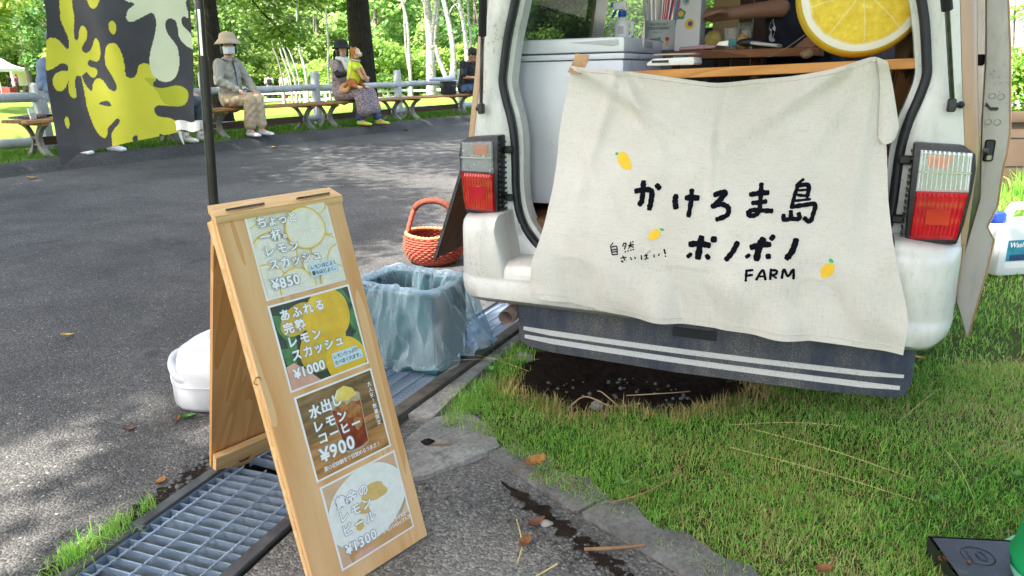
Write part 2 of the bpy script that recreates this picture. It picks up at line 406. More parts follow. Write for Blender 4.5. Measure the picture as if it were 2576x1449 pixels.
# concrete edging (a row of cast blocks) and pads
rd_e = random.Random(4); ye = [1.98, 1.66, 1.30, .92, .5]
for i in range(4):
    y0, y1 = ye[i], ye[i+1]; a = Vector((bnd(y0), y0, 0)); b = Vector((bnd(y1), y1, 0)); t = (b-a).normalized(); q = Vector((t.y, -t.x, 0)); a += t*.006; b -= t*.006
    pts = []
    for k in range(9): p = a.lerp(b, k/8); pts.append((p.x+q.x*.03, p.y+q.y*.03))
    back = []
    for k in range(9): p = b.lerp(a, k/8); wob = -.078+.020*math.sin(k*2.1+i*3)+.012*math.sin(k*5+i)+rd_e.uniform(-.01, .01); back.append((p.x+q.x*wob, p.y+q.y*wob))
    mm = MB(); mm.prism(pts+back, 2, -.06, .010+.003*i % .008, .004)
    struct(mm.build('edging_block', 'concrete_edging', None, 30), 'worn concrete edging block, number %d from the drain' % (i+1))
def slab(name, pts, z, mat, lab):
    mm = MB(); mm.prism(pts, 2, -.08, z, .005); return struct(mm.build(name, mat, None, 30), lab)
slab('concrete_pad', [(-.37, 1.80), (-.25, 1.83), (-.12, 1.93), (-.045, 1.99), (-.075, 2.12), (-.16, 2.24), (-.27, 2.19), (-.33, 2.06)], .012, 'concrete', 'pale broken concrete pad between drain and lawn')
a = DB0-pB*(DBH+.012); b = DB1-pB*(DBH+.012)
slab('concrete_strip', [tuple((a.lerp(b, .24))[:2]), tuple((a.lerp(b, .24)-pB*.09)[:2]), tuple((a.lerp(b, .5)-pB*.05)[:2]), tuple((a.lerp(b, .9)-pB*.045)[:2]), tuple((a.lerp(b, .9))[:2])], .016, 'concrete', 'pale concrete strip beside the drain grating')

# ------------------------------------------------------------------ drain: trench, frames, gratings
simple('galv', (.36, .45, .58), .45, .25, 14, .1, 80, .5, .5, (.2, .2, .2), 9)
simple('frame_steel', (.10, .10, .105), .6, .4, 20, .2, 120, .35, .4, (.2, .19, .17), 14)
simple('timber_dark', (.10, .088, .072), .85, .4, 20, .5, 90, 0, .2)
for nm, a, b, h in (('front', DA0, DA1, DAH), ('middle', DB0, DB1, DBH), ('rear', DB1, DC1, DBH)):
    t = (b-a).normalized(); q = perp(a, b); L = (b-a).length
    mm = MB(); hw = h-.004
    def P(l, s_, z): p = a+t*l+q*s_; return (p.x, p.y, z)
    mm.add([P(0, hw, -.002), P(L, hw, -.002), P(L, hw, -.19), P(0, hw, -.19), P(0, -hw, -.002), P(L, -hw, -.002), P(L, -hw, -.19), P(0, -hw, -.19)], [(0, 1, 2, 3), (5, 4, 7, 6), (3, 2, 6, 7)])
    struct(mm.build('drain_channel', 'trench', None), 'dark concrete channel below the %s grating' % nm)
bar_cache = {}
def grating(a, b, h, pitch, depth, rods, nm, th=.004, timber=False):
    t = (b-a).normalized(); L = (b-a).length-.01; ang = math.atan2(t.y, t.x)
    g = thing('drain_grating', 'galvanised steel drain grating, %s' % nm, 'grating', (a.x, a.y, 0), ang, 'drain gratings')
    fr = MB()
    for sgn in (1, -1):
        if not (timber and sgn < 0): fr.box((L/2, sgn*(h-.022), -.004), (L, .036, .024), None, .003)
    fr.build('frame', 'frame_steel', g)
    if timber:
        tm = MB(); tm.box((L/2, -(h-.016), .006), (L, .052, .05), None, .006); tm.build('timber_edge', 'timber_dark', g)
    inner = 2*(h-.042); key = (round(inner, 3), depth)
    me = MB().box((0, 0, 0), (th, inner, depth)).mesh('bearing_bar', 'galv', 30)
    n = int((L-.02)/pitch)
    for i in range(n+1):
        o = link('bearing_bar', me, g); o.location = (.012+i*pitch, 0, -.004-depth/2); o.rotation_euler = (0, R(random.uniform(-2, 2)), 0)
    for k in range(rods):
        y = -inner/2+inner*(k+.5)/rods
        rp = [(x, y+.0012*math.sin(x*420), .0005+.0012*math.cos(x*420)) for x in np.linspace(.004, L-.004, int(L*150))]
        MB().tube(rp, .0032, 5).build('cross_rod', 'galv', g)
    ed = MB()
    for sgn in (1, -1): ed.box((L/2, sgn*(inner/2+.003), -.018), (L, .005, .034))
    ed.build('side_bar', 'galv', g)
    return g
grating(DA0, DA1, DAH, .0335, .034, 4, 'wide cells, in front beside the sign board')
grating(DB0, DB1, DBH, .0205, .028, 4, 'narrow cells, under the plastic bag', .003, True)
grating(DB1, DC1, DBH, .0205, .028, 4, 'farthest, running along the side of the van', .003, True)

# ------------------------------------------------------------------ grass blades (uncountable)
def blades(name, P, hgt, wid, mat, lean=.5, label=None, cat='grass'):
    n = len(P); ang = rng.uniform(0, 2*np.pi, n); tip = rng.uniform(0, 2*np.pi, n); ln = np.abs(rng.normal(0, lean, n))
    h = hgt*rng.uniform(.45, 1.25, n); w_ = wid*rng.uniform(.6, 1.3, n)
    s_ = np.stack([np.cos(ang), np.sin(ang), 0*ang], 1)*w_[:, None]/2
    d = np.stack([np.cos(tip), np.sin(tip), 0*tip], 1)
    mid = P+d*(h*ln*.3)[:, None]; mid[:, 2] += h*.55
    top = P+d*(h*ln)[:, None]; top[:, 2] += h*np.sqrt(np.clip(1-.55*np.minimum(ln, 1.3)**2, .12, 1))
    V = np.empty((n, 5, 3)); V[:, 0] = P-s_; V[:, 1] = P+s_; V[:, 2] = mid+s_*.75; V[:, 3] = mid-s_*.75; V[:, 4] = top
    me = bpy.data.meshes.new(name); me.vertices.add(n*5); me.vertices.foreach_set('co', V.reshape(-1))
    base = (np.arange(n)*5)[:, None]; loops = np.concatenate([base+np.array([[0, 1, 2, 3]]), base+np.array([[3, 2, 4]])], 1).reshape(-1)
    me.loops.add(n*7); me.loops.foreach_set('vertex_index', loops.astype(np.int32))
    me.polygons.add(n*2); st = np.empty(n*2, np.int32); st[0::2] = np.arange(n)*7; st[1::2] = np.arange(n)*7+4
    me.polygons.foreach_set('loop_start', st); me.update(calc_edges=True); me.validate()
    me.materials.append(MATS[mat]); o = link(name, me)
    return stuff(o, label, cat)
def scatter(n, x0, x1, y0, y1, keep):
    x = rng.uniform(x0, x1, n); y = rng.uniform(y0, y1, n)
    k = np.array([keep(a, b) for a, b in zip(x, y)]); x, y = x[k], y[k]
    return np.stack([x, y, np.array([lawn_z(a, b)-.004 for a, b in zip(x, y)])], 1)
cl_ = lambda x, y: .5+.5*math.sin(x*9+2*math.sin(y*7))*math.sin(y*11+1.5*math.sin(x*6))
def kp(x, y):
    b = bnd(y)+.03*math.sin(y*17)+.02*math.sin(y*41)
    if x < b+.012: return False
    hh = hole(x, y)
    if hh < 1.08+.1*math.sin(x*40): return False
    return random.random() < .45+.55*cl_(x, y)
Pn = scatter(230000, -.15, 3.0, .75, 2.55, lambda x, y: kp(x, y) and (abs(x) < .82*y or random.random() < .6))
blades('grass', Pn, .027, .0027, 'grass_blade', .85, 'short green lawn grass in front of and beside the van')
Pt = scatter(30000, -.1, 2.1, .85, 2.6, lambda x, y: kp(x, y) and abs(x) < .74*y*1.1 and cl_(x*.8+3, y*.8) > .35)
blades('dead_grass', Pt, .030, .0024, 'grass_dry', 1.5, 'withered straw-coloured grass lying in the lawn')
Pf = scatter(150000, .0, 7.5, 2.5, 7.0, lambda x, y: kp(x, y) and .42*y < x < 1.5*y and (x < .8*y or random.random() < .5))
blades('grass', Pf, .04, .0042, 'grass_blade', .7, 'lawn grass farther off to the right of the van')
Pu = scatter(26000, -.1, 1.7, 2.2, 3.6, lambda x, y: kp(x, y) and x < .55*y+.2)
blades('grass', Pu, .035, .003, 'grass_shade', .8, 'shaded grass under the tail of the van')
def near_hole(x, y):
    hh = hole(x, y); return 1.0 < hh < 1.42 and (y < HC[1]+.06*math.sin(x*9)) and random.random() < (1.45-hh)*1.8
Pd = scatter(16000, -.15, .9, 2.05, 2.75, lambda x, y: x > bnd(y) and near_hole(x, y))
blades('dry_grass', Pd, .05, .003, 'grass_dry', .55, 'straw-coloured dried grass round the bare hollow')
# tufts beside the drain frame and along the edging
tf = []
for cx, cy, r, n in ((-.965, 1.70, .018, 60), (-1.0, 1.6, .03, 170), (-1.045, 1.50, .04, 260), (-.15, 2.3, .06, 500), (-.09, 2.42, .05, 300), (-.03, 2.62, .05, 300), (-.19, 2.17, .04, 160), (.02, 2.75, .05, 300)):
    a = rng.normal(0, r, (n, 2)); tf.append(np.stack([cx+a[:, 0]*.6, cy+a[:, 1], np.full(n, .0)], 1))
blades('grass_tuft', np.concatenate(tf), .045, .0028, 'grass_blade', .8, 'weedy grass tufts growing along the drain edge')
q = rng.uniform(0, 1, (26000, 2)); sn = np.stack([3+13*q[:, 0], 8.2+1.9*q[:, 1]], 1)
Pb = np.stack([sn[:, 0]*KD.x+sn[:, 1]*KN.x, sn[:, 0]*KD.y+sn[:, 1]*KN.y, np.full(len(sn), .285)], 1)
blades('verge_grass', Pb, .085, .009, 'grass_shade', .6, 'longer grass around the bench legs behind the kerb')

# long stalks lying on the lawn, each a thing
simple('straw', srgb('c9b777'), .7, .2, 30)
def stalk(p, q_, lab, r=.0008, sag=.015):
    p, q_ = Vector((*p, .03)), Vector((*q_, .035)); mid = p.lerp(q_, .5)+Vector((random.uniform(-.008, .008), random.uniform(-.008, .008), sag*.5))
    o = MB().tube(smooth_path([p, mid, q_], 6), [r]*10+[r*.7]*2+[r*.4], 5).build('grass_stalk', 'straw'); tag(o, lab, 'grass stalk', 'dry stalks on the lawn')
for i, (p, q_, l) in enumerate([((.62, 1.92), (1.0, 1.62), 'long dry stalk lying slantwise in the middle of the lawn'), ((.66, 2.06), (1.03, 2.02), 'thin dry stalk lying level just below the mud flap'), ((.72, 2.03), (1.05, 1.72), 'thin dry stalk crossing the lawn below the white stripes'),
        ((1.17, 2.05), (1.42, 2.28), 'dry stalk slanting up by the flap corner'), ((1.15, 1.63), (1.22, 1.92), 'dry stalk pointing away on the right of the lawn'),
        ((-.2, 2.72), (.06, 2.5), 'long green-yellow stalk hanging over the drain edge'), ((-.35, 2.62), (.1, 2.62), 'dry stalk lying across the rear of the grating')]):
    stalk(p, q_, l)
# ------------------------------------------------------------------ litter: fallen leaves, twigs, stones, gravel
for i, h in enumerate(('8a5a34', 'a8763e', '6d4630', 'b89a56')): simple('leaf_dry%d' % i, srgb(h), .7, .3, 60, .3, 200)
simple('leaf_green', srgb('3f7a2c'), .5, .2, 40)
def leafmesh(L, W, curl, lobes=0):
    m = MB(); nu, nv = 8, 4; vs = []
    for i in range(nu+1):
        t = i/nu; w_ = W*math.sin(math.pi*min(1, t*.95+.03))**.8*(1+.25*(lobes and math.sin(t*9*math.pi)))
        for j in range(nv+1):
            s_ = j/nv*2-1; vs.append((L*(t-.5), w_*s_*.5, .004+curl*(s_*s_*W*.6+.8*L*(t-.5)**2)))
    m.add(vs, [(i*(nv+1)+j, (i+1)*(nv+1)+j, (i+1)*(nv+1)+j+1, i*(nv+1)+j+1) for i in range(nu) for j in range(nv)]); return m
LV = [((.053, 1.839), .075, .04, 1, 'big mottled brown leaf on the concrete edging by the lawn', 40, 1), ((-.985, 1.83), .035, .024, 1, 'small orange-brown leaf on the asphalt left of the sign', 70, 0), ((-1.22, 2.13), .04, .02, 2, 'crumpled red-brown leaf on the asphalt beside the white tank', 15, 0),
      ((-.79, 1.95), .045, .022, 2, 'dark curled leaf at the edge of the near grating', 60, 1), ((-1.10, 2.20), .05, .014, 0, 'narrow brown leaf standing against the white tank', 100, 0), ((-1.07, 2.215), .05, .028, 4, 'green leaf half under the white tank', 10, 0),
      ((-1.88, 2.95), .05, .03, 3, 'pale tan leaf lying alone on the sunny asphalt', 20, 0), ((-1.62, 4.6), .09, .05, 3, 'straw-coloured leaf in the middle of the road', 10, 0), ((-1.6, 4.0), .06, .03, 1, 'faint brown leaf on the road behind the sign', 50, 0), ((.95, 1.37), .06, .03, 0, 'brown leaf on the grass beside the black cone base', -30, 1), ((.66, 1.36), .04, .025, 0, 'brown leaf at the bottom edge of the lawn', 10, 0),
      ((1.5, 2.55), .045, .022, 3, 'yellow leaf on the grass behind the bumper corner', -20, 0), ((.05, 1.60), .05, .025, 2, 'dark leaf on the crumbled asphalt edge', 30, 0), ((.02, 1.52), .045, .028, 0, 'brown leaf in the crack by the edging', 70, 0), ((1.42, 1.75), .035, .02, 2, 'small dark leaf on the lawn at right', 0, 0),
      ((-4.6, 7.15), .08, .05, 3, 'yellowish leaf at the foot of the kerb below the banner', 30, 0), ((-3.1, 9.9), .08, .05, 3, 'leaf at the kerb foot below the masked sitter', 0, 0), ((-1.7, 12.5), .1, .06, 0, 'brown leaf at the kerb foot right of the dog', 40, 0), ((-.3, 1.72), .03, .02, 1, 'tiny brown leaf on the concrete pad', 0, 0), ((.32, 1.30), .045, .04, 3, 'pale lobed leaf on the edging at the bottom', 0, 1)]
for (x, y), L, W, k, lab, a, lob in LV:
    o = leafmesh(L, W, .5, lob).build('fallen_leaf', 'leaf_green' if k == 4 else 'leaf_dry%d' % k, None, 180); o.location = (x, y, max(road_z(x, y), .012 if x > bnd(y) else 0)+(.02 if x > bnd(y) else .001)); o.rotation_euler = (random.uniform(-.15, .15), random.uniform(-.15, .15), R(a)); tag(o, lab, 'leaf', 'fallen leaves')
simple('twig', srgb('8c6a4a'), .8, .3, 40, .3, 200); simple('root', srgb('b79c78'), .8, .2, 40)
def rockmesh(r, seed, sq=.75):
    rd = random.Random(seed); bm = bmesh.new(); bmesh.ops.create_icosphere(bm, subdivisions=2, radius=1); ph = [rd.uniform(0, 6) for _ in range(6)]
    for v in bm.verts:
        k = 1+.18*math.sin(3*v.co.x+ph[0])+.15*math.sin(4*v.co.y+ph[1])+.12*math.sin(5*v.co.z+ph[2]); v.co = Vector((v.co.x*r*k*1.15, v.co.y*r*k*.9, v.co.z*r*k*sq))
    m = MB(); m.bm(bm); return m
def twig(pts, r, lab, mat='twig', cat='twig'):
    o = MB().tube(smooth_path(pts, 5), r, 6).build('twig', mat); tag(o, lab, cat); return o
twig([(.155, 1.475, .018), (.23, 1.475, .02), (.295, 1.485, .018)], .0042, 'straight peeled stick lying on the concrete edging')
twig([(.24, 1.66, .02), (.33, 1.68, .035), (.42, 1.76, .03), (.46, 1.83, .035)], .002, 'thin dark twig reaching from the edging into the lawn')
twig([(.0, 1.62, .004), (.012, 1.52, .005), (.0, 1.45, .004)], .0018, 'short straw standing out on the crumbled asphalt', 'straw')
twig([(.04, 1.40, .004), (.09, 1.44, .006)], .0018, 'pale straw bit below the cracked asphalt', 'straw')
twig([(-.25, 2.0, .016), (-.19, 2.0, .018)], .003, 'short bark chip on the pale concrete pad')
o = rockmesh(.02, 4, .3).build('debris_clump', 'soil', None, 180); o.location = (-.265, 2.02, .014); tag(o, 'mossy clump of debris on the concrete pad', 'debris')
twig([(.16, 2.26, -.02), (.24, 2.33, .01), (.33, 2.28, -.005), (.43, 2.31, -.01)], .0025, 'pale root bending along the hollow front', 'root', 'root')
twig([(.40, 2.42, -.03), (.46, 2.36, .0), (.56, 2.37, .0), (.62, 2.40, -.01)], .002, 'thin pale root loop on the right of the hollow', 'root', 'root')
twig([(.30, 2.44, -.02), (.31, 2.38, .0), (.36, 2.30, -.02)], .002, 'thin root rising beside the grey stone', 'root', 'root')
simple('stone', (.30, .28, .25), .85, .3, 20, .4, 60)
for (x, y, z), r, sd, lab in (((.286, 2.345, -.03), .024, 3, 'round grey stone lying in the bare hollow'), ((.045, 2.73, .0), .032, 5, 'brown half-buried stone beside the mud flap corner'), ((-.335, 1.86, .012), .022, 8, 'stone wedged between grating and concrete pad'), ((.075, 1.60, .004), .014, 9, 'grey chip of broken kerb in the crack')):
    o = rockmesh(r, sd).build('stone', 'stone', None, 180); o.location = (x, y, z); tag(o, lab, 'stone')
simple('gravel_mat', (.10, .097, .092), .85, .7, 90, .3, 200)
m = MB(); base = [rockmesh(1, k) for k in range(5)]
def pebbles(n, pt, r0, r1):
    for _ in range(n):
        x, y = pt(); r = random.uniform(r0, r1)*random.uniform(.5, 1); b = random.choice(base); a = random.uniform(0, 6.3); ca, sa = math.cos(a), math.sin(a)
        m.add([((v[0]*ca-v[1]*sa)*r+x, (v[0]*sa+v[1]*ca)*r+y, v[2]*r+road_z(x, y)+r*.1) for v in b.v], b.f)
def along(a, b, w_): 
    return lambda: (lambda t, k: (a[0]+(b[0]-a[0])*t+random.gauss(0, w_), a[1]+(b[1]-a[1])*t+random.gauss(0, w_)))(random.random(), 0)
base = [rockmesh(1, k) for k in range(5)]
pebbles(150, along((-1.08, 1.42), (-.87, 2.0), .022), .004, .012)
pebbles(220, along((-.02, 1.72), (.26, 1.32), .05), .003, .010)
pebbles(60, along((-.32, 1.76), (-.05, 1.7), .05), .003, .007)
pebbles(60, lambda: (random.uniform(.1, .6), random.uniform(2.25, 2.5)), .003, .009)
keep = []
stuff(m.build('gravel', 'gravel_mat', None, 180), 'loose gravel crumbs along cracked asphalt edges', 'gravel')
# broad-leaved weeds in the lawn
simple('weed_leaf', srgb('5c8a3c'), .55, .15, 30)
for x, y, k, lab in ((1.32, 1.72, 7, 'plantain weed rosette on the right of the lawn'), (1.05, 1.62, 4, 'small pale weed right of the long stalk'), (-.08, 2.52, 6, 'clover-like weed beside the drain timber'), (.28, 1.72, 4, 'tiny bright weed where lawn meets edging')):
    t = thing('weed_plant', lab, 'weed', (x, y, .01), random.uniform(0, 6), 'weeds in the lawn')
    for i in range(k):
        o = leafmesh(.026, .014, .5).build('leaf', 'weed_leaf', t, 180); a = i*6.283/k+random.uniform(-.3, .3); o.location = (.013*math.cos(a), .013*math.sin(a), .022); o.rotation_euler = (random.uniform(-.4, .4), random.uniform(-.6, -.1), a); o.scale = (random.uniform(.6, 1.3),)*3
# ------------------------------------------------------------------ the van
def paint(name, col, dirtcol, amt, rough=.35, coat=.3):
    s = N(name); co = s.coord(); base = srgb(col) if isinstance(col, str) else col
    c = s.ramp(s.noise(co, 5, 4).outputs[0], [(.3, tuple(x*.93 for x in base)), (.7, base)])
    st = s.ramp(s.noise(s.coord('Object', (1, 1, .25)), 30, 6, .7).outputs[0], [(.50, (0, 0, 0)), (.68, (1, 1, 1))])
    sp = s.ramp(s.noise(co, 140, 3, .6).outputs[0], [(.58, (0, 0, 0)), (.64, (1, 1, 1))])
    lump = s.ramp(s.noise(co, 7, 5, .6).outputs[0], [(.47, (0, 0, 0)), (.66, (1, 1, 1))])
    f = s.math('MULTIPLY', s.math('ADD', s.math('MULTIPLY', st, .5), s.math('ADD', s.math('MULTIPLY', s.math('MULTIPLY', sp, lump), 1.2), s.math('MULTIPLY', lump, .35))), amt)
    f = s.math('MINIMUM', f, 1.0)
    c = s.mix(f, c, dirtcol)
    return s.end(s.bsdf(c, s.math('ADD', s.math('MULTIPLY', f, .4), rough), 0, s.bump(s.noise(co, 200, 2).outputs[0], .03, .001), .5, Coat_Weight=coat, Coat_Roughness=.15))
paint('van_jamb', (.64, .66, .64), (.20, .18, .15), .55, .32); paint('van_brown', (.46, .285, .165), (.25, .17, .11), .35, .3, .6)
paint('van_cream', (.64, .63, .59), (.2, .18, .14), .42, .32, .4); paint('door_grey', (.40, .385, .365), (.12, .11, .10), .55, .4, .2)
simple('rubber', (.009, .011, .016), .5, .3, 30, .1, 90); simple('black_plastic', (.014, .015, .018), .42, .3, 20, .15, 150, 0, .5, (.09, .085, .075), 20)
simple('chrome', (.55, .55, .55), .25, .15, 20, 0, 50, 1); simple('steel_rod', (.25, .25, .25), .3, .3, 20, 0, 50, 1)
s = N('flap_rubber'); co = s.coord(); d = s.ramp(s.noise(s.coord('Object', (1, 1, .35)), 9, 6, .65).outputs[0], [(.36, (.05, .05, .05)), (.66, (1, 1, 1))])
sp = s.ramp(s.noise(co, 190, 3, .7).outputs[0], [(.5, (0, 0, 0)), (.62, (1, 1, 1))])
c = s.mix(s.math('MULTIPLY', d, s.math('ADD', s.math('MULTIPLY', sp, .6), .25)), (.026, .038, .066), (.30, .26, .20)); s.end(s.bsdf(c, .6, 0, s.bump(s.noise(co, 150, 3).outputs[0], .1, .001), .4))
s = N('flap_stripe'); co = s.coord(); sp = s.ramp(s.noise(co, 170, 4, .7).outputs[0], [(.56, (0, 0, 0)), (.64, (1, 1, 1))])
s.end(s.bsdf(s.mix(s.math('MULTIPLY', sp, .55), (.55, .55, .54), (.28, .22, .15)), .5))
simple('exhaust_rust', (.22, .16, .13), .65, .35, 40, .3, 120, .3, .4, (.28, .12, .06), 30)
simple('tyre', (.02, .02, .02), .85, .3, 30, .3, 80)
s = N('lens_red'); co = s.coord(); s.end(s.bsdf(s.ramp(s.noise(co, 14, 3).outputs[0], [(.3, (.32, .002, .010)), (.7, (.54, .006, .016))]), .12, 0, None, .6, Coat_Weight=.4))
glassmat('lens_clear', (.84, .86, .89), .08, .14, .6); simple('reflector', (.50, .51, .54), .25, .06, 20, 0, 120, .7); simple('amber', (.75, .26, .08), .3, .2, 40)
glassmat('window_glass', (.75, .8, .78), .03, .06); glassmat('tinted_glass', (.10, .12, .11), .05, .25)
simple('van_trim', (.30, .28, .26), .6, .15, 10); wood('floor_wood', '8a6242', '6d4a30', 1); wood('counter_wood', 'd59a58', 'b97a3a', 0, 22); wood('shelf_wood', 'a06a3c', '6f4424', 0, 16)
wood('plank_dark', '9a6b3f', '6d4626', 2, 14); wood('plank_light', 'd8b684', 'b98f5c', 2, 14); wood('plank_mid', 'b5834e', '8c5e33', 2, 14); wood('bulkhead_wood', '5e3f2a', '402a1c', 2, 12)

van = thing('van', 'small brown and white van with its tailgate raised, used as a lemonade stall', 'van', VO, VRZ)
half = [(.0, .515), (.30, .515), (.40, .516), (.456, .523), (.480, .538), (.503, .563), (.527, .600), (.544, .65), (.552, .714), (.553, .80), (.555, .874), (.565, .94), (.581, .997), (.592, 1.05), (.588, 1.091), (.571, 1.189), (.543, 1.294), (.50, 1.47), (.45, 1.64), (.40, 1.71), (.30, 1.735), (.0, 1.74)]
def outer(w_): return np.interp(w_, [.5, .62, .871, 1.075, 1.30, 1.80], [.722, .722, .698, .664, .630, .555])
def silh(w_): return np.interp(w_, [.2, .35, .5, .87, 1.08, 1.30, 1.80], [.70, .725, .738, .738, .706, .676, .60])
hs = [Vector((p[0], p[1], 0)) for p in half]; hs = smooth_path(hs, 3)
OPEN = [(p.x, p.y) for p in hs]; OPEN = OPEN+[(-u, w_) for u, w_ in OPEN[-2:0:-1]]          # closed loop, counter-clockwise
n = len(OPEN)
def outp(u, w_):
    if abs(u) < .36 and w_ < .6: return (u, .40)
    if w_ < .54: return (math.copysign(np.interp(abs(u), [.36, .5], [.36, .722]), u), .40+(.10 if abs(u) > .45 else 0)*ramp01((abs(u)-.42)/.06))
    if w_ > 1.66 and abs(u) < .46: return (u*1.25, 1.80)
    return (math.copysign(outer(w_), u), w_)
m = MB(); vs = []
for u, w_ in OPEN:
    ou, ow = outp(u, w_); d = Vector((ou-u, ow-w_)); bulge = -.012
    mu, mw = u+d.x*.45, w_+d.y*.45
    vs += [(u, .055, w_), (u, .012, w_), (u+d.x*.06, .0, w_+d.y*.06), (mu, bulge if abs(u) > .4 else 0, mw), (ou, .0, ow), (ou, .03, ow)]
m.add(vs, [(i*6+k, ((i+1) % n)*6+k, ((i+1) % n)*6+k+1, i*6+k+1) for i in range(n) for k in range(5)])
m.build('rear_frame', 'van_jamb', van, 60)
# inner flange lip and weather seal round the opening
MB().tube([(u, .004, w_) for u, w_ in OPEN]+[(OPEN[0][0], .004, OPEN[0][1])], .0125, 8, False).build('weather_seal', 'rubber', van, 180)
lip = MB(); c0 = (0, 1.05)
def inset(u, w_, k): d = Vector((c0[0]-u, c0[1]-w_)).normalized(); return (u+d.x*k, w_+d.y*k)
lv = []
for u, w_ in OPEN: a_ = inset(u, w_, .012); b_ = inset(u, w_, .026); lv += [(a_[0], .018, a_[1]), (b_[0], .022, b_[1]), (b_[0], .075, b_[1])]
lip.add(lv, [(i*3+k, ((i+1) % n)*3+k, ((i+1) % n)*3+k+1, i*3+k+1) for i in range(n) for k in range(2)]); lip.build('opening_lip', 'van_jamb', van, 60)
# body corners and sides: brown
ws = [.40, .52, .62, .74, .871, .98, 1.075, 1.19, 1.30, 1.5, 1.66, 1.80]
for sg in (-1, 1):
    m = MB(); vs = []
    for w_ in ws:
        a_, b_ = outer(w_), silh(w_)
        vs += [(sg*(a_+.001), .0, w_), (sg*(a_+(b_-a_)*.55), .006, w_), (sg*(a_+(b_-a_)*.9), .03, w_), (sg*b_, .07, w_), (sg*b_, .16, w_)]
    m.add(vs, [(i*5+k, i*5+k+1, (i+1)*5+k+1, (i+1)*5+k) for i in range(len(ws)-1) for k in range(4)]); m.build('corner_panel', 'van_brown', van, 60)
def side(sg, v0, v1, w0, w1, name='side_panel', mat='van_brown', off=0):
    m = MB(); m.grid(lambda a, b: (sg*(silh(w0+(w1-w0)*b)+off), v0+(v1-v0)*a, w0+(w1-w0)*b), 6, 8); return m.build(name, mat, van, 60)
side(-1, .16, 3.1, .35, 1.16); side(-1, .16, .27, 1.16, 1.62); side(-1, 1.12, 1.24, 1.16, 1.62); side(-1, 2.0, 3.1, 1.16, 1.62); side(-1, .16, 3.1, 1.62, 1.80, 'roof_rail')
side(-1, .27, 1.12, 1.16, 1.62, 'side_window', 'tinted_glass'); side(-1, 1.24, 2.0, 1.16, 1.62, 'side_window', 'window_glass')
side(-1, 1.10, 1.26, 1.15, 1.62, 'window_pillar', 'van_jamb', -.02)
side(1, .16, .62, .35, 1.80); side(1, .62, 1.5, .35, .52); side(1, 1.5, 3.1, .35, 1.16); side(1, 1.55, 3.1, 1.62, 1.80, 'roof_rail'); side(1, .62, 1.55, 1.68, 1.80, 'roof_rail'); side(1, 1.5, 2.7, 1.16, 1.62, 'side_window', 'window_glass')
for sg in (-1, 1): side(sg, .07, 3.05, .50, 1.15, 'inner_lining', 'van_trim', -.035)
m = MB(); m.grid(lambda a, b: (-.62+1.24*a, -.0+3.1*b, 1.80+.07*math.sin(math.pi*a)), 10, 4); m.build('roof', 'van_cream', van, 60)
m = MB(); m.grid(lambda a, b: (-.66+1.32*a, .05+3.0*b, 1.77+.05*math.sin(math.pi*a)), 6, 4); m.build('headlining', 'van_trim', van, 60)
m = MB(); m.box((0, 1.55, .585), (1.40, 2.98, .05), None, .004); m.build('floor', 'floor_wood', van)
m = MB(); m.box((0, 3.1, .75), (1.44, .06, .8), None, .02); m.build('nose', 'van_brown', van)
MB().add([(-.66, 3.06, 1.16), (.66, 3.06, 1.16), (.58, 2.75, 1.76), (-.58, 2.75, 1.76)], [(0, 1, 2, 3)]).build('windscreen', 'window_glass', van)
m = MB(); m.box((0, 2.75, .98), (1.3, .5, .14), None, .03); m.build('dashboard', 'black_plastic', van)
for u in (-.33, .36):
    m = MB(); m.box((u, 1.98, .72), (.46, .46, .14), None, .04); m.box((u, 1.74, 1.0), (.44, .12, .56), (R(-8), 0, 0), .04); m.build('front_seat', 'black_plastic', van)
# raised tailgate
tg = MB(); tg.grid(lambda a, b: ((-.60+1.2*a)*(1-.06*b), .0-.98*b, 1.86+.10*math.sin(math.pi*a)*.3+.30*b-.12*b*b), 10, 8); o = tg.build('tailgate', 'van_brown', van, 60)
o.modifiers.new('thick', 'SOLIDIFY').thickness = .05
# gas struts
for sg, a_, b_, c_ in ((-1, (-.652, -.03, .985), (-.600, -.11, 1.19), (-.46, -.33, 1.75)), (1, (.652, -.03, .995), (.606, -.14, 1.20), (.47, -.36, 1.75))):
    st = MB(); st.tube([b_, c_], .0125, 12); o = st.build('gas_strut', 'rubber', van)
    MB().tube([a_, b_], .006, 10).build('rod', 'steel_rod', o)
    e = MB(); e.box((a_[0], a_[1], a_[2]-.012), (.019, .02, .032), None, .003); e.build('socket', 'black_plastic', o)
    e = MB(); e.tube([(a_[0], -.024, a_[2]-.012), (a_[0]+sg*.02, -.012, a_[2]-.012), (a_[0]+sg*.026, .004, a_[2]-.012)], .006, 8); e.ball((a_[0]+sg*.022, -.01, a_[2]-.012), .009, 8); e.build('ball_stud', 'black_plastic', o)
    e = MB(); e.lathe([(.0005, -.006), (.008, -.006), (.0125, -.004), (.015, 0)], 14, (sg*.636, -.006, .925), (R(90), 0, 0)); e.build('plug', 'van_cream', van)
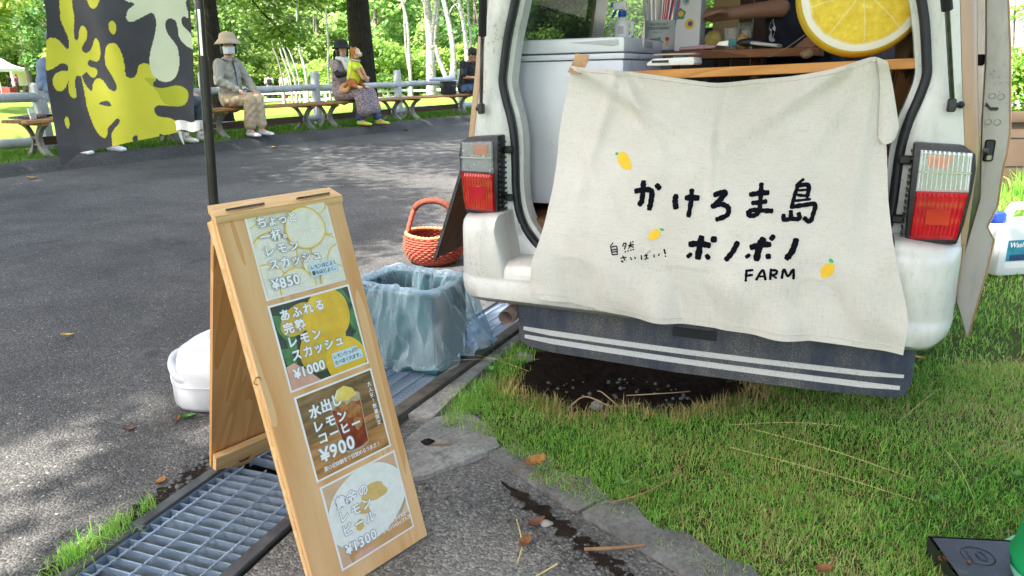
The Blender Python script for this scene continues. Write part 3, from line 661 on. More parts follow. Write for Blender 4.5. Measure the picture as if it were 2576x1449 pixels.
# tail lamps
for sg in (-1, 1):
    X = lambda pts: [(sg*u, w_) for u, w_ in pts]
    h = MB(); h.prism(X([(.580, .892), (.69, .886), (.716, .868), (.722, .83), (.72, .765), (.714, .69), (.704, .640), (.588, .636)]), 1, -.062, -.003, .006); lp = h.build('tail_lamp', 'black_plastic', van, 30)
    h = MB()
    for k in range(14): h.box((sg*.579, -.032, .655+k*.0165), (.004, .05, .006))
    h.build('rib', 'black_plastic', lp)
    for w_ in (.69, .845): 
        h = MB(); h.box((sg*.566, -.014, w_), (.03, .02, .022), None, .004); h.build('clip', 'black_plastic', lp)
        h = MB(); h.lathe([(.0005, -.004), (.005, -.004), (.006, 0)], 8, (sg*.562, -.026, w_), (R(90), 0, 0)); h.build('screw', 'steel_rod', lp)
    h = MB(); h.prism(X([(.598, .872), (.706, .867), (.711, .778), (.598, .776)]), 1, -.066, -.062); h.build('reflector', 'reflector', lp, 30)
    h = MB(); h.prism(X([(.612, .864), (.668, .862), (.660, .832), (.618, .832)]), 1, -.0685, -.066); h.build('amber_bulb_cover', 'amber', lp, 30)
    def lens(pts, nu, nv, amp, name, mat):
        (a_, b_, c_, d_) = [Vector((sg*p[0], p[1])) for p in pts]; g = MB(); NU, NV = nu*4, nv*4
        def f(i, j):
            p = a_.lerp(b_, i).lerp(d_.lerp(c_, i), j); rim = min(i, 1-i, j, 1-j); y = -.074+amp*(abs(math.sin(math.pi*nu*i))+.5*abs(math.sin(math.pi*nv*j)))*(1 if rim > .03 else 0)+.010*max(0, abs(i-.3)-.5)
            return (p.x, y+(.010 if rim < .001 else 0), p.y)
        g.grid(f, NU, NV); return g.build(name, mat, lp, 25)
    lens([(.596, .876), (.709, .870), (.713, .774), (.597, .772)], 11, 4, .0035, 'clear_lens', 'lens_clear')
    lens([(.597, .7705), (.713, .7725), (.702, .652), (.596, .648)], 12, 3, .0022, 'red_lens', 'lens_red')
    h = MB(); h.box((sg*.652, -.0755, .7105), (.055, .0035, .042), None, .001); 
    h.build('red_reflex_panel', 'lens_red', lp)
    h = MB(); h.box((sg*.655, -.0735, .8225), (.112, .003, .004)); h.build('lens_divider', 'reflector', lp)
# bumper: horns at both ends, a lower step between
m = MB(); us = np.linspace(-.728, .728, 97); vs = []
for u in us:
    a_ = abs(u); k = ramp01((a_-.56)/.168); vf = -.16+.17*(1-math.sqrt(max(0, 1-k**3)))*.9
    hh = .503+.149*sstep((a_-.530)/.034); tb = .03*sstep((a_-.66)/.068)
    vs += [(u, .01, .37+tb), (u, vf+.035, .364+tb), (u, vf+.004, .385+tb), (u, vf, .432), (u, vf+.008, .441), (u, vf+.008, .455), (u, vf+.012, hh-.05-.01*k), (u, vf+.022, hh-.02-.015*k), (u, vf+.045, hh-.003-.02*k), (u, vf+.07, hh-.02*k), (u, .0, hh-.02*k)]
q = 11; m.add(vs, [(i*q+k, (i+1)*q+k, (i+1)*q+k+1, i*q+k+1) for i in range(len(us)-1) for k in range(q-1)]); m.add([vs[k] for k in range(q)], [tuple(range(q))]); m.add([vs[-q+k] for k in range(q)], [tuple(range(q))[::-1]])
bp = m.build('bumper', 'van_cream', van, 50)
m = MB()
for k in range(9): m.box((-.40+k*.1, -.065, .5055), (.094, .075, .004), None, .001)
m.build('step_pad', 'van_cream', bp)
for sg in (-1, 1):
    m = MB(); m.box((sg*.545, -.004, .585), (.03, .006, .04), None, .003); b_ = m.build('bumper_bracket', 'van_jamb', bp); m = MB(); m.lathe([(.0005, -.005), (.006, -.004), (.008, 0)], 10, (sg*.545, -.007, .585), (R(90), 0, 0)); m.build('bolt', 'steel_rod', van)
# mud flap with stripes
pts = [(-.523, .40), (-.521, .235), (-.512, .212), (-.49, .198), (-.40, .188), (.007, .181), (.40, .188), (.61, .199), (.636, .210), (.648, .245), (.649, .40)]
m = MB(); m.prism(pts, 1, -.058, -.048, .002); fl = m.build('mud_flap', 'flap_rubber', van, 30)
def stripe(w0l, w1l, w0r, w1r, ul, ur):
    m = MB(); top = []; bot = []
    for i in range(13):
        t = i/12; u = ul+(ur-ul)*t; e = .006*max(0, 1-min(t, 1-t)*40); d = -.012*math.sin(math.pi*t)*.6; bot.append((u, w0l+(w0r-w0l)*t+d+e)); top.append((u, w1l+(w1r-w1l)*t+d))
    m.prism(bot+top[::-1], 1, -.0605, -.058); return m.build('stripe', 'flap_stripe', fl, 30)
stripe(.249, .267, .256, .271, -.503, .628); stripe(.221, .239, .220, .237, -.499, .622)
m = MB(); m.box((.06, -.0595, .315), (.13, .004, .03), None, .001); m.build('plate_recess', 'rubber', fl)
# exhaust, axle, wheels, underside
e = MB(); e.tube([(-.552, .5, .32), (-.552, .1, .31), (-.556, -.085, .298)], .027, 16, False); o = e.build('exhaust_pipe', 'exhaust_rust', van); o.modifiers.new('t', 'SOLIDIFY').thickness = .003
m = MB(); m.box((0, 1.5, .45), (1.2, 2.9, .2), None, .02); m.build('underbody', 'rubber', van)
m = MB(); m.tube([(-.6, .72, .27), (.6, .72, .27)], .03, 10); m.ball((0, .72, .27), .09, 10); m.build('axle', 'rubber', van)
for u in (-.62, .62):
    for v in (.72, 2.45):
        w_ = MB(); w_.lathe([(.15, -.07), (.235, -.075), (.258, -.06), (.262, 0), (.258, .06), (.235, .075), (.15, .07)], 28, (u, v, .262), (0, R(90), 0)); wo_ = w_.build('wheel', 'tyre', van)
        w_ = MB(); w_.lathe([(.0005, -.03), (.06, -.03), (.11, -.045), (.15, -.06), (.155, 0), (.15, .06), (.11, .045), (.0005, .03)], 24, (u, v, .262), (0, R(90), 0)); w_.build('rim', 'chrome', wo_)
m = MB(); m.box((.645, .42, .30), (.12, .01, .24), None, .002); m.build('wheel_mud_guard', 'black_plastic', van)
# sliding side door, slid open: we see its rear edge
edge = [(.700, 1.50), (.708, 1.235), (.726, 1.10), (.739, .942), (.762, .735), (.745, .581), (.744, .448), (.760, .406), (.782, .345), (.790, .425), (.803, .56), (.806, .625), (.786, .659), (.801, .719), (.800, .821), (.803, .854), (.802, .909), (.775, 1.105), (.752, 1.235), (.735, 1.50)]
m = MB(); m.prism(edge, 1, .10, .13, .003); dr = m.build('sliding_door', 'door_grey', van, 30)
rightline = [(.782, .345), (.790, .425), (.803, .56), (.806, .625), (.786, .659), (.801, .719), (.800, .821), (.803, .854), (.802, .909), (.775, 1.105), (.752, 1.235), (.735, 1.50)]
m = MB(); vs = []
for u, w_ in rightline: vs += [(u-.001, .103, w_), (u+.004, .100, w_), (u+.006, .108, w_), (u+.006, .9, w_)]
m.add(vs, [(i*4+k, (i+1)*4+k, (i+1)*4+k+1, i*4+k+1) for i in range(len(rightline)-1) for k in range(3)]); m.build('outer_skin', 'van_brown', dr, 60)
for (u, w_) in ((.752, 1.0), (.772, .998), (.752, .935), (.772, .934)):
    m = MB(); m.lathe([(.0005, -.004), (.006, -.003), (.008, 0)], 10, (u, .0985, w_), (R(90), 0, 0)); m.build('screw', 'steel_rod', dr)
m = MB(); m.prism([(.739, .975), (.744, .972), (.752, .964), (.768, .964), (.771, .968), (.768, .972), (.752, .972), (.742, .985)], 1, .097, .101); m.build('latch_slot', 'rubber', dr, 30)
m = MB(); m.box((.764, .0995, .862), (.024, .004, .056), None, .004); lt = m.build('hinge_recess', 'rubber', dr); m = MB(); m.tube([(.752, .09, .862), (.762, .085, .862)], .008, 10); m.box((.764, .09, .845), (.014, .02, .014), None, .002); m.build('roller', 'steel_rod', dr)
m = MB(); m.box((.73, .3, 1.09), (.03, .06, .03), None, .004); m.build('roller_arm', 'black_plastic', dr)
# ------------------------------------------------------------------ inside the van (each thing rides on it)
def invan(name, label, cat, u, v, w_, rz=0, group=None): return thing(name, label, cat, V2W(u, v, w_), VRZ+rz, group)
simple('freezer_white', (.70, .73, .78), .3, .03, 6, 0, 50, 0, .5, (.45, .44, .42), 3); simple('white_plastic', (.72, .72, .72), .35, .05, 8); simple('grey_plastic', (.45, .46, .48), .4, .08, 8)
f = invan('chest_freezer', 'white chest freezer standing in the left of the van', 'freezer', -.445, .40, .61)
m = MB(); m.box((0, 0, .27), (.41, .50, .47), None, .012); m.build('body', 'freezer_white', f)
m = MB(); m.box((0, 0, .5155), (.418, .508, .018), None, .006); m.build('rim', 'freezer_white', f)
m = MB(); m.box((0, 0, .5505), (.414, .504, .045), None, .010); ld = m.build('lid', 'freezer_white', f)
m = MB(); m.box((.2075, .03, .558), (.006, .13, .028), None, .0028); h = m.build('handle', 'white_plastic', ld); m = MB(); m.box((.2098, .03, .556), (.004, .10, .018), None, .0015); m.build('handle_recess', 'grey_plastic', ld)
m = MB(); m.prism([(.02, .560), (.188, .565), (.188, .549), (.170, .546)], 1, -.2545, -.2515, .0012); m.build('lid_groove', 'grey_plastic', ld)
for sx in (-1, 1):
    for sy in (-1, 1): m = MB(); m.tube([(sx*.17, sy*.2, 0), (sx*.17, sy*.2, .037)], .016, 8); m.build('foot', 'black_plastic', f)

c = invan('counter_board', 'pale wooden serving counter across the van opening', 'counter', .195, .115, 1.06); c.rotation_euler.y = -R(1.4)
m = MB(); m.box((0, 0, .015), (.80, .17, .026), None, .002); m.build('board', 'counter_wood', c)
m = MB(); m.box((-.2, .02, -.23), (.05, .03, .44), None, .002); m.build('support_post', 'plank_light', c)
s_ = invan('back_shelf', 'dark brown wooden shelf inside the van behind the counter', 'shelf', .0, .93, 1.125)
m = MB(); m.box((0, 0, .008), (.60, .40, .03), None, .002); m.build('board', 'shelf_wood', s_)
for x in (-.27, .05): m = MB(); m.box((x, .1, -.26), (.03, .03, .50), None, .002); m.build('leg', 'shelf_wood', s_)
p = invan('plank_panel', 'wall of upright brown planks inside the right of the van', 'panel', .575, .45, .612)
for i, (x, w_, mt) in enumerate(((-.062, .032, 'plank_mid'), (-.008, .07, 'plank_dark'), (.046, .034, 'plank_light'), (.077, .024, 'plank_light'))):
    m = MB(); m.box((x, 0, .235), (w_-.003, .018+.003*(i % 2), .47), None, .002); m.build('plank', mt, p)
m = MB(); m.box((-.055, -.02, .26), (.05, .03, .012), None, .004); m.build('latch', 'chrome', p)
p = invan('bulkhead', 'dark wooden board partition behind the vendor', 'partition', -.13, 1.42, .612)
for i in range(4): m = MB(); m.box((-.02+i*.085, 0, .42), (.082, .018, .84), None, .002); m.build('plank', 'bulkhead_wood', p)
simple('cardboard', srgb('c9a878'), .8, .08, 10); p = invan('cardboard_sheet', 'pale cardboard sheet propped in front of the dark partition', 'cardboard', -.13, 1.36, 1.16); m = MB(); m.box((0, 0, .12), (.11, .006, .26)); m.build('sheet', 'cardboard', p)
p = invan('cardboard_sheet', 'tan board leaning behind the vendor elbow', 'cardboard', .08, 1.5, 1.0); m = MB(); m.box((0, 0, .12), (.13, .006, .24)); m.build('sheet', 'cardboard', p)
simple('toolbox_metal', (.5, .5, .48), .4, .2, 20, .1, 80, .6); p = invan('metal_case', 'grey metal edged case standing beside the planks', 'case', .535, .38, .612); m = MB(); m.box((0, 0, .1), (.07, .12, .19), None, .006); m.build('body', 'toolbox_metal', p); m = MB(); m.box((.0, -.0615, .1), (.035, .004, .12), None, .002); m.build('window', 'white_plastic', p)

# kitchen scale on the counter
k = invan('kitchen_scale', 'white kitchen scale standing on the counter', 'scale', -.072, .12, 1.093)
m = MB(); m.prism([(-.07, .0), (.066, .0), (.07, .006), (.066, .022), (-.05, .020), (-.07, .008)], 1, -.06, .06, .003); m.build('body', 'white_plastic', k)
m = MB(); m.box((.008, 0, .031), (.122, .115, .004), None, .0018); m.build('plate', 'grey_plastic', k)
m = MB(); m.box((-.03, -.0612, .0115), (.05, .003, .007)); m.build('display', 'black_plastic', k); m = MB(); m.box((.012, 0, .025), (.03, .03, .008)); m.build('column', 'grey_plastic', k)
# spray bottle on the freezer lid
b = invan('spray_bottle', 'white spray bottle with blue collar standing on the freezer', 'bottle', -.345, .48, 1.184)
m = MB(); m.lathe([(.0005, .0), (.024, .0), (.027, .006), (.027, .05), (.022, .066), (.012, .074), (.011, .08)], 20, sy=.7); m.tube(smooth_path([(.02, 0, .062), (.036, 0, .055), (.037, 0, .02), (.022, 0, .01)], 5), .006, 8); m.build('bottle', 'white_plastic', b)
simple('blue_plastic', (.02, .07, .42), .35, .1, 10); m = MB(); m.lathe([(.0135, .078), (.0145, .08), (.0145, .098), (.011, .1)], 16); m.build('collar', 'blue_plastic', b)
m = MB(); m.box((-.008, 0, .115), (.05, .020, .026), (0, R(-8), 0), .008); m.box((.014, 0, .103), (.02, .016, .012), None, .004); m.build('spray_head', 'white_plastic', b); m = MB(); m.tube(smooth_path([(-.018, 0, .105), (-.03, 0, .09), (-.034, 0, .075)], 4), .004, 6, True, 0, 1.8); m.box((-.037, 0, .118), (.008, .012, .014), None, .002); m.build('trigger', 'blue_plastic', b)
m = MB(); m.box((0, -.0192, .034), (.022, .001, .026)); m.build('label', 'grey_plastic', b)
# straw tin
simple('tin_white', (.66, .70, .68), .4, .05, 8, 0, 50, .1); simple('tin_print', (.10, .13, .12), .6, .1, 40); simple('red_paint', (.55, .04, .05), .5, .2, 30); simple('teal_paint', (.05, .30, .32), .5, .2, 30); simple('green_print', (.10, .30, .12), .5, .2, 30); simple('yellow_print', (.80, .52, .04), .5, .15, 30)
t = invan('straw_tin', 'white strawberry tin full of drinking straws on the back shelf', 'tin', -.288, .80, 1.149)
m = MB(); m.lathe([(.0005, .001), (.056, .001), (.0575, .004), (.0575, .108), (.059, .110), (.059, .114), (.056, .113), (.055, .02)], 32); m.build('can', 'tin_white', t)
def curve_text(body, size, R_, z, name, mat, par, a0=-math.pi/2, bold=.03):
    v, fc = text2d(body, size, bold); x = [q[0] for q in v]; cx = (min(x)+max(x))/2
    mm = MB(); mm.add([(R_*math.cos(a0+(q[0]-cx)/R_), R_*math.sin(a0+(q[0]-cx)/R_), z+q[1]) for q in v], fc); return mm.build(name, mat, par, None)
curve_text('DELICIOUSLY', .0125, .0582, .094, 'lettering', 'tin_print', t, -math.pi/2+.15); curve_text('STRAWBERRY', .0150, .0582, .079, 'lettering', 'tin_print', t, -math.pi/2+.15); curve_text('Happy Farm', .0075, .0582, .068, 'lettering', 'tin_print', t, -math.pi/2+.15, .0)
for a, z, mt, r in ((-.25, .038, 'red_paint', .012), (.05, .042, 'teal_paint', .009), (.32, .032, 'red_paint', .009), (.2, .045, 'green_print', .008), (.75, .045, 'red_paint', .008), (.72, .028, 'yellow_print', .006)):
    m = MB(); vs = [(.0583*math.cos(-math.pi/2+a+r*math.cos(g)/.058), .0583*math.sin(-math.pi/2+a+r*math.cos(g)/.058), z+r*(1+.25*math.sin(3*g))*math.sin(g)) for g in np.linspace(0, 6.283, 15)[:-1]]; m.add(vs, [tuple(range(14))]); m.build('fruit_print', mt, t, None)
m = MB(); m.lathe([(.0578, .003), (.0584, .003), (.0584, .006), (.0578, .006)], 32); m.build('rim', 'blue_plastic', t)
sc_ = [('straw_white', (.75, .75, .75)), ('straw_red', (.72, .03, .12)), ('straw_blue', (.03, .32, .55)), ('straw_purple', (.10, .03, .22)), ('straw_grey', (.42, .42, .44))]
for nme, cc in sc_: simple(nme, cc, .4, .05, 20)
random.seed(3)
for i in range(30):
    x = -.05+.1*i/29; cidx = (0 if i % 3 else 4) if i < 16 else ([1, 3, 1, 1, 2, 1, 2][(i-16) % 7]); y = random.uniform(-.035, .02)*math.sqrt(max(.05, 1-(x/.056)**2))
    o = invan('drinking_straw', '%s drinking straw standing in the tin' % ['white', 'red', 'blue', 'purple', 'grey'][cidx], 'straw', -.288, .80, 1.149, 0, 'drinking straws in the tin')
    ordn = ('leftmost', 'second', 'third', 'fourth', 'fifth', 'sixth', 'seventh', 'eighth', 'ninth', 'tenth', 'eleventh', 'twelfth', 'thirteenth', 'fourteenth', 'fifteenth')
    o['label'] = '%s drinking straw in the tin, %s' % (['white', 'red', 'blue', 'purple', 'grey'][cidx], (ordn[i]+' from the left' if i else 'leftmost of all') if i < 15 else (ordn[29-i]+' from the right' if i < 29 else 'rightmost of all'))
    m = MB(); m.tube([(x*.8, y, .025), (x*1.0+x*.75+.006, y+.01, .27)], .0027, 7); m.build('tube', sc_[cidx][0], o)
# white box with stickers
t = invan('white_box', 'tall white carton with round stickers beside the straw tin', 'box', -.188, .86, 1.149); m = MB(); m.box((0, 0, .12), (.105, .10, .24), None, .002); m.build('carton', 'white_plastic', t)
def disc(par, name, mat, c, r, y, n_=20, sx=1, k=0):
    m = MB(); m.add([(c[0]+r*sx*(1+k*math.sin(5*g))*math.cos(g), y, c[1]+r*(1+k*math.sin(5*g))*math.sin(g)) for g in np.linspace(0, 6.283, n_+1)[:-1]], [tuple(range(n_))[::-1]]); return m.build(name, mat, par, None)
for x, z, r, mt, mt2 in ((-.025, .135, .020, 'green_print', 'yellow_print'), (.012, .098, .019, 'yellow_print', 'straw_purple'), (-.005, .18, .014, 'grey_plastic', 'teal_paint')):
    disc(t, 'sticker', mt, (x, z), r, -.0512, 20, 1, .12 if mt == 'green_print' else 0); disc(t, 'sticker_motif', mt2, (x+.002, z+.001), r*.5, -.0516)
# glasses with lemonade, lemons, knife, calculator, tablet
glassmat('clear_glass', (.98, .99, .98), .03, .1); s = N('lemonade'); s.end(s.bsdf((.72, .70, .52), .2, 0, None, .4, Transmission_Weight=.5))
for u, v, h, lab in ((-.045, .98, .085, 'clear glass of cloudy lemonade in the van, left one'), (.0, 1.03, .105, 'taller clear glass of lemonade in the van, right one')):
    g = invan('lemonade_glass', lab, 'glass', u, v, 1.149); m = MB(); m.lathe([(.0005, .002), (.026, .002), (.033, h), (.0315, h), (.0245, .006), (.0005, .006)], 20); m.build('tumbler', 'clear_glass', g); m = MB(); m.lathe([(.0005, .008), (.0235, .008), (.029, h*.72), (.0005, h*.72)], 20); m.build('drink', 'lemonade', g)
simple('lemon_skin', (.62, .40, .05), .45, .15, 14, .35, 120); simple('lemon_green', (.40, .32, .08), .5, .2, 14, .35, 120); simple('lemon_peach', (.75, .42, .16), .45, .15, 14, .3, 120)
def lemon(name, lab, u, v, w_, r, mat, rot):
    o = invan(name, lab, 'lemon', u, v, w_); m = MB(); pr = [(.0005, -1.25), (.16, -1.2), (.28, -1.05), (.62, -.8), (.92, -.4), (1, 0), (.92, .4), (.62, .8), (.28, 1.05), (.16, 1.2), (.0005, 1.28)]; m.lathe([(a*r, b*r) for a, b in pr], 18, (0, 0, 0), rot); m.build('fruit', mat, o, 180); return o
lemon('lemon', 'greenish yellow lemon on the back shelf in front of the glasses', -.082, .80, 1.187, .034, 'lemon_green', (R(80), 0, 0)); lemon('lemon', 'small orange-yellow lemon with a pointed tip behind the knife', .0, .97, 1.180, .027, 'lemon_peach', (0, 0, 0))
t = invan('kitchen_knife', 'knife with a black handle and teal collar on the shelf', 'knife', .02, .78, 1.172); m = MB(); m.ball((.03, 0, 0), (.045, .012, .015), 14); m.build('handle', 'black_plastic', t); m = MB(); m.box((-.028, 0, .002), (.03, .016, .026), None, .005); m.build('collar', 'teal_paint', t); m = MB(); m.prism([(-.13, -.002), (-.04, -.010), (-.04, .010)], 1, -.0012, .0012); m.build('blade', 'chrome', t)
simple('pink_plastic', (.62, .36, .36), .45, .06, 10); t = invan('calculator', 'pale pink calculator lying at the shelf front', 'calculator', -.13, .765, 1.150); m = MB(); m.box((0, 0, .008), (.135, .055, .013), (0, R(-2), 0), .004); m.build('body', 'pink_plastic', t)
for i in range(5):
    for j in range(3): m = MB(); m.box((.0+i*.013, -.014+j*.014, .0165-.0004*i), (.009, .009, .004), None, .0012); m.build('key', 'white_plastic', t)
t = invan('card_reader', 'white slim card reader leaning on the shelf by the vendor', 'card reader', .11, .80, 1.150); m = MB(); m.box((0, 0, .013), (.11, .07, .012), (0, R(8), 0), .004); m.build('body', 'white_plastic', t); m = MB(); m.box((.048, -.0356, .008), (.014, .002, .004)); m.build('slot', 'black_plastic', t)
# lemon slice cushion on the counter
s = N('lemon_flesh'); co = s.coord(); sep = s.n('SeparateXYZ'); s.set(sep.inputs[0], co)
ang = s.math('ARCTAN2', sep.outputs[2], sep.outputs[0]); rad = s.math('SQRT', s.math('ADD', s.math('POWER', sep.outputs[0], 2.0), s.math('POWER', sep.outputs[2], 2.0)))
wob = s.math('MULTIPLY', s.math('SUBTRACT', s.noise(co, 28, 3).outputs[0], .5), .012)
seg = s.math('ABSOLUTE', s.math('SINE', s.math('ADD', s.math('MULTIPLY', ang, 4.5), s.math('MULTIPLY', s.noise(co, 12, 3).outputs[0], .7))))
mem = s.ramp(s.math('MULTIPLY', seg, s.math('ADD', rad, .02)), [(.004, (1, 1, 1)), (.009, (0, 0, 0))])
ra = s.math('ADD', rad, wob); rim = s.ramp(ra, [(.132, (0, 0, 0)), (.135, (1, 1, 1))]); core = s.ramp(ra, [(.012, (1, 1, 1)), (.018, (0, 0, 0))])
fc = s.ramp(s.noise(s.coord('Object', (1, 1, 1)), 40, 5, .7).outputs[0], [(.3, (.66, .42, .02)), (.62, (.80, .60, .06)), (.70, (.85, .72, .30))])
c_ = s.mix(s.math('MAXIMUM', s.math('MAXIMUM', rim, core), s.math('MULTIPLY', mem, .4)), fc, (.80, .77, .66)); s.end(s.bsdf(c_, .6, 0, s.bump(s.noise(co, 30, 4).outputs[0], .15, .004), .3))
simple('cushion_yellow', (.76, .53, .03), .6, .1, 10, .15, 30)
t = invan('lemon_cushion', 'big round lemon slice cushion leaning on the right of the counter', 'cushion', .422, .105, 1.102); t.rotation_euler = (R(-4), 0, VRZ+R(6))
m = MB(); pr = [(.0005, -.052), (.05, -.054), (.10, -.052), (.138, -.046), (.152, -.040), (.161, -.026), (.165, .0), (.158, .03), (.13, .05), (.06, .06), (.0005, .062)]
m.lathe(pr[4:], 56, (0, 0, 0), (R(-90), 0, 0)); o = m.build('rind', 'cushion_yellow', t, 180); o.location = (0, 0, .165)
m = MB(); m.lathe(pr[:5], 56, (0, 0, 0), (R(-90), 0, 0)); o = m.build('face', 'lemon_flesh', t, 180); o.location = (0, 0, .165)
m = MB(); m.lathe([(.1545, -.039), (.158, -.036), (.158, -.032)], 56, (0, 0, 0), (R(-90), 0, 0)); o = m.build('seam', 'cushion_yellow', t, 180); o.location = (0, 0, .165)
# sacking under the counter end
s = N('burlap'); co = s.coord(); wv = s.math('MULTIPLY', s.math('ABSOLUTE', s.math('SINE', s.math('MULTIPLY', s.n('SeparateXYZ', i0=co).outputs[0], 1400.0))), s.math('ABSOLUTE', s.math('SINE', s.math('MULTIPLY', s.n('SeparateXYZ', i0=co).outputs[2], 1400.0))))
s.end(s.bsdf(s.ramp(wv, [(.2, (.09, .07, .04)), (.8, (.34, .28, .19))]), .95, 0, s.bump(wv, .5, .002), .1))
t = invan('burlap_cloth', 'frayed burlap hanging behind the right end of the counter', 'burlap', .57, .21, 1.0)
m = MB(); m.grid(lambda a, b: (-.05+.10*a, .012*math.sin(9*a+3*b), .24-.20*b*(1-.5*abs(a-.55))-.018*abs(math.sin(a*23))*b), 24, 12); m.build('cloth', 'burlap', t, 180)
t = invan('burlap_cloth', 'wad of sacking tucked under the lemon cushion', 'burlap', .30, .10, 1.105); m = MB(); m.ball((0, 0, .010), (.018, .02, .012), 12, (0, R(-15), 0)); m.tube(smooth_path([(-.01, -.02, .06), (-.05, -.03, .03), (-.10, -.03, .004)], 6), .0012, 5); m.build('cloth', 'burlap', t, 180)

# ------------------------------------------------------------------ the cloth sign over the tail
def cloth_v0(w_): return -.012-.168*sstep((1.06-w_)/(1.06-.50))
def ridge(u, w_, a, b, wd, amp):
    d = (b[0]-a[0], b[1]-a[1]); L = math.hypot(*d); t = ((u-a[0])*d[0]+(w_-a[1])*d[1])/L/L; t_ = ramp01(t); px, py = a[0]+d[0]*t_, a[1]+d[1]*t_
    r = math.hypot(u-px, w_-py); return amp*math.exp(-(r/wd)**2)*(1-.7*t_)
def cloth_v(u, w_):
    v = cloth_v0(w_)
    v += ridge(u, w_, (-.32, 1.09), (.08, .86), .024, -.024)+ridge(u, w_, (-.20, 1.08), (-.05, .85), .016, -.018)+ridge(u, w_, (.40, 1.08), (.10, .87), .028, -.026)+ridge(u, w_, (.46, 1.09), (.30, .80), .022, -.016)
    v += ridge(u, w_, (.095, .88), (.10, 1.02), .016, .014)+ridge(u, w_, (-.21, 1.08), (-.30, .70), .02, -.014)+ridge(u, w_, (.47, 1.09), (.44, .55), .028, -.022)+ridge(u, w_, (.08, .90), (.10, .62), .012, -.008)+ridge(u, w_, (-.30, .88), (-.12, .60), .02, -.008)
    lowf = ramp01((.62-w_)/.2)
    v += lowf*.016*math.sin(u*19+1.2*math.sin(w_*14))-lowf*.009*math.sin(u*37+2)
    v += .007*math.sin(u*11+w_*7)*math.sin(w_*9-u*5)+.003*math.sin(u*23-w_*15)*math.sin(w_*19+u*13)+.0016*math.sin(u*43+w_*31)*math.sin(w_*37-u*19)
    v += -.012*ramp01((abs(u-.09)-.36)/.16)*ramp01((w_-.45)/.3)*0
    return min(v, -.171-.02*ramp01((.47-w_)*0)) if w_ < .545 else (min(v, cloth_v0(w_)+.004) if w_ < .7 else v)
CT = [(-354, 1098), (-312, 1092), (-202, 1081), (-84, 1065), (52, 1045), (106, 1044), (179, 1051), (280, 1059), (377, 1076), (449, 1099), (472, 1102)]
CR = [(472, 1102), (495, 1031), (513, 919), (525, 832), (535, 756), (554, 663), (577, 578), (607, 475), (609, 372)]
CB = [(-417, 412), (-338, 412), (-149, 390), (140, 380), (448, 375), (609, 372)]
CLf = [(-354, 1098), (-369, 1012), (-378, 919), (-377, 747), (-393, 609), (-418, 517), (-417, 412)]
def curve(pts, k):
    P = smooth_path([Vector((a/1000, b/1000, 0)) for a, b in pts], 8); d = [0]
    for a, b in zip(P[:-1], P[1:]): d.append(d[-1]+(b-a).length)
    ts = np.linspace(0, d[-1], k+1); return [(float(np.interp(t, d, [p.x for p in P])), float(np.interp(t, d, [p.y for p in P]))) for t in ts]
NU, NV = 150, 120; ct, cb, cl2, cr = curve(CT, NU), curve(CB, NU), curve(CLf, NV), curve(CR, NV)
ct = [(u, w_) for u, w_ in ct]
s = N('linen'); co = s.coord()
wa = s.noise(s.coord('Object', (1, 1, .05)), 420, 3, .7); wb = s.noise(s.coord('Object', (.05, 1, 1)), 420, 3, .7); wv = s.math('ADD', wa.outputs[0], wb.outputs[0])
slub = s.ramp(s.noise(s.coord('Object', (.12, 1, 1)), 300, 3, .7).outputs[0], [(.62, (0, 0, 0)), (.75, (1, 1, 1))])
c_ = s.ramp(s.noise(co, 4, 5, .6).outputs[0], [(.3, (.60, .565, .505)), (.7, (.69, .66, .605))]); c_ = s.mix(s.math('MULTIPLY', slub, .22), c_, (.36, .31, .22))
st = s.ramp(s.noise(co, 6, 6, .65).outputs[0], [(.64, (0, 0, 0)), (.8, (.35, .35, .35))]); c_ = s.mix(st, c_, (.50, .42, .30))
c_ = s.mix(.5, c_, s.ramp(wv, [(.7, (.72, .72, .72)), (1.3, (1.12, 1.12, 1.12))]), 'MULTIPLY')
d_ = s.bsdf(c_, .9, 0, s.bump(wv, .25, .002), .15); tr = s.n('BsdfTranslucent'); s.set(tr.inputs[0], c_); s.end(s.n('MixShader', i0=.12, i1=d_, i2=tr.outputs[0]).outputs[0])
simple('brush_ink', (.003, .004, .008), .9, .3, 60, 0, 60, 0, .1); simple('lemon_ink', (.80, .50, .03), .8, .06, 20); simple('leaf_ink', (.04, .42, .13), .8, .06, 20); simple('tape', (.46, .28, .15), .3, .1, 30, .3, 90)
cloth = thing('shop_cloth', 'cream linen cloth with brushed black shop lettering hung over the van tail', 'cloth', VO, VRZ)
m = MB()
def coons(i, j):
    a, b = i/NU, j/NV; L, R_, T, B = cl2[j], cr[j], ct[i], cb[i]
    x = [(1-a)*L[k]+a*R_[k]+(1-b)*T[k]+b*B[k]-((1-a)*(1-b)*ct[0][k]+a*(1-b)*ct[-1][k]+(1-a)*b*cb[0][k]+a*b*cb[-1][k]) for k in (0, 1)]
    return (x[0], cloth_v(x[0], x[1]), x[1])
m.add([coons(i, j) for j in range(NV+1) for i in range(NU+1)], [(j*(NU+1)+i, j*(NU+1)+i+1, (j+1)*(NU+1)+i+1, (j+1)*(NU+1)+i) for j in range(NV) for i in range(NU)])
o = m.build('linen_sheet', 'linen', cloth, 180)
for nm, pr in (('hem', [(coons(i, 2)) for i in range(NU+1)]), ('hem', [(coons(i, NV-3)) for i in range(NU+1)])):
    MB().tube([(a, b-.001, c_) for a, b, c_ in pr], .0011, 5).build(nm, 'linen', cloth, 180)
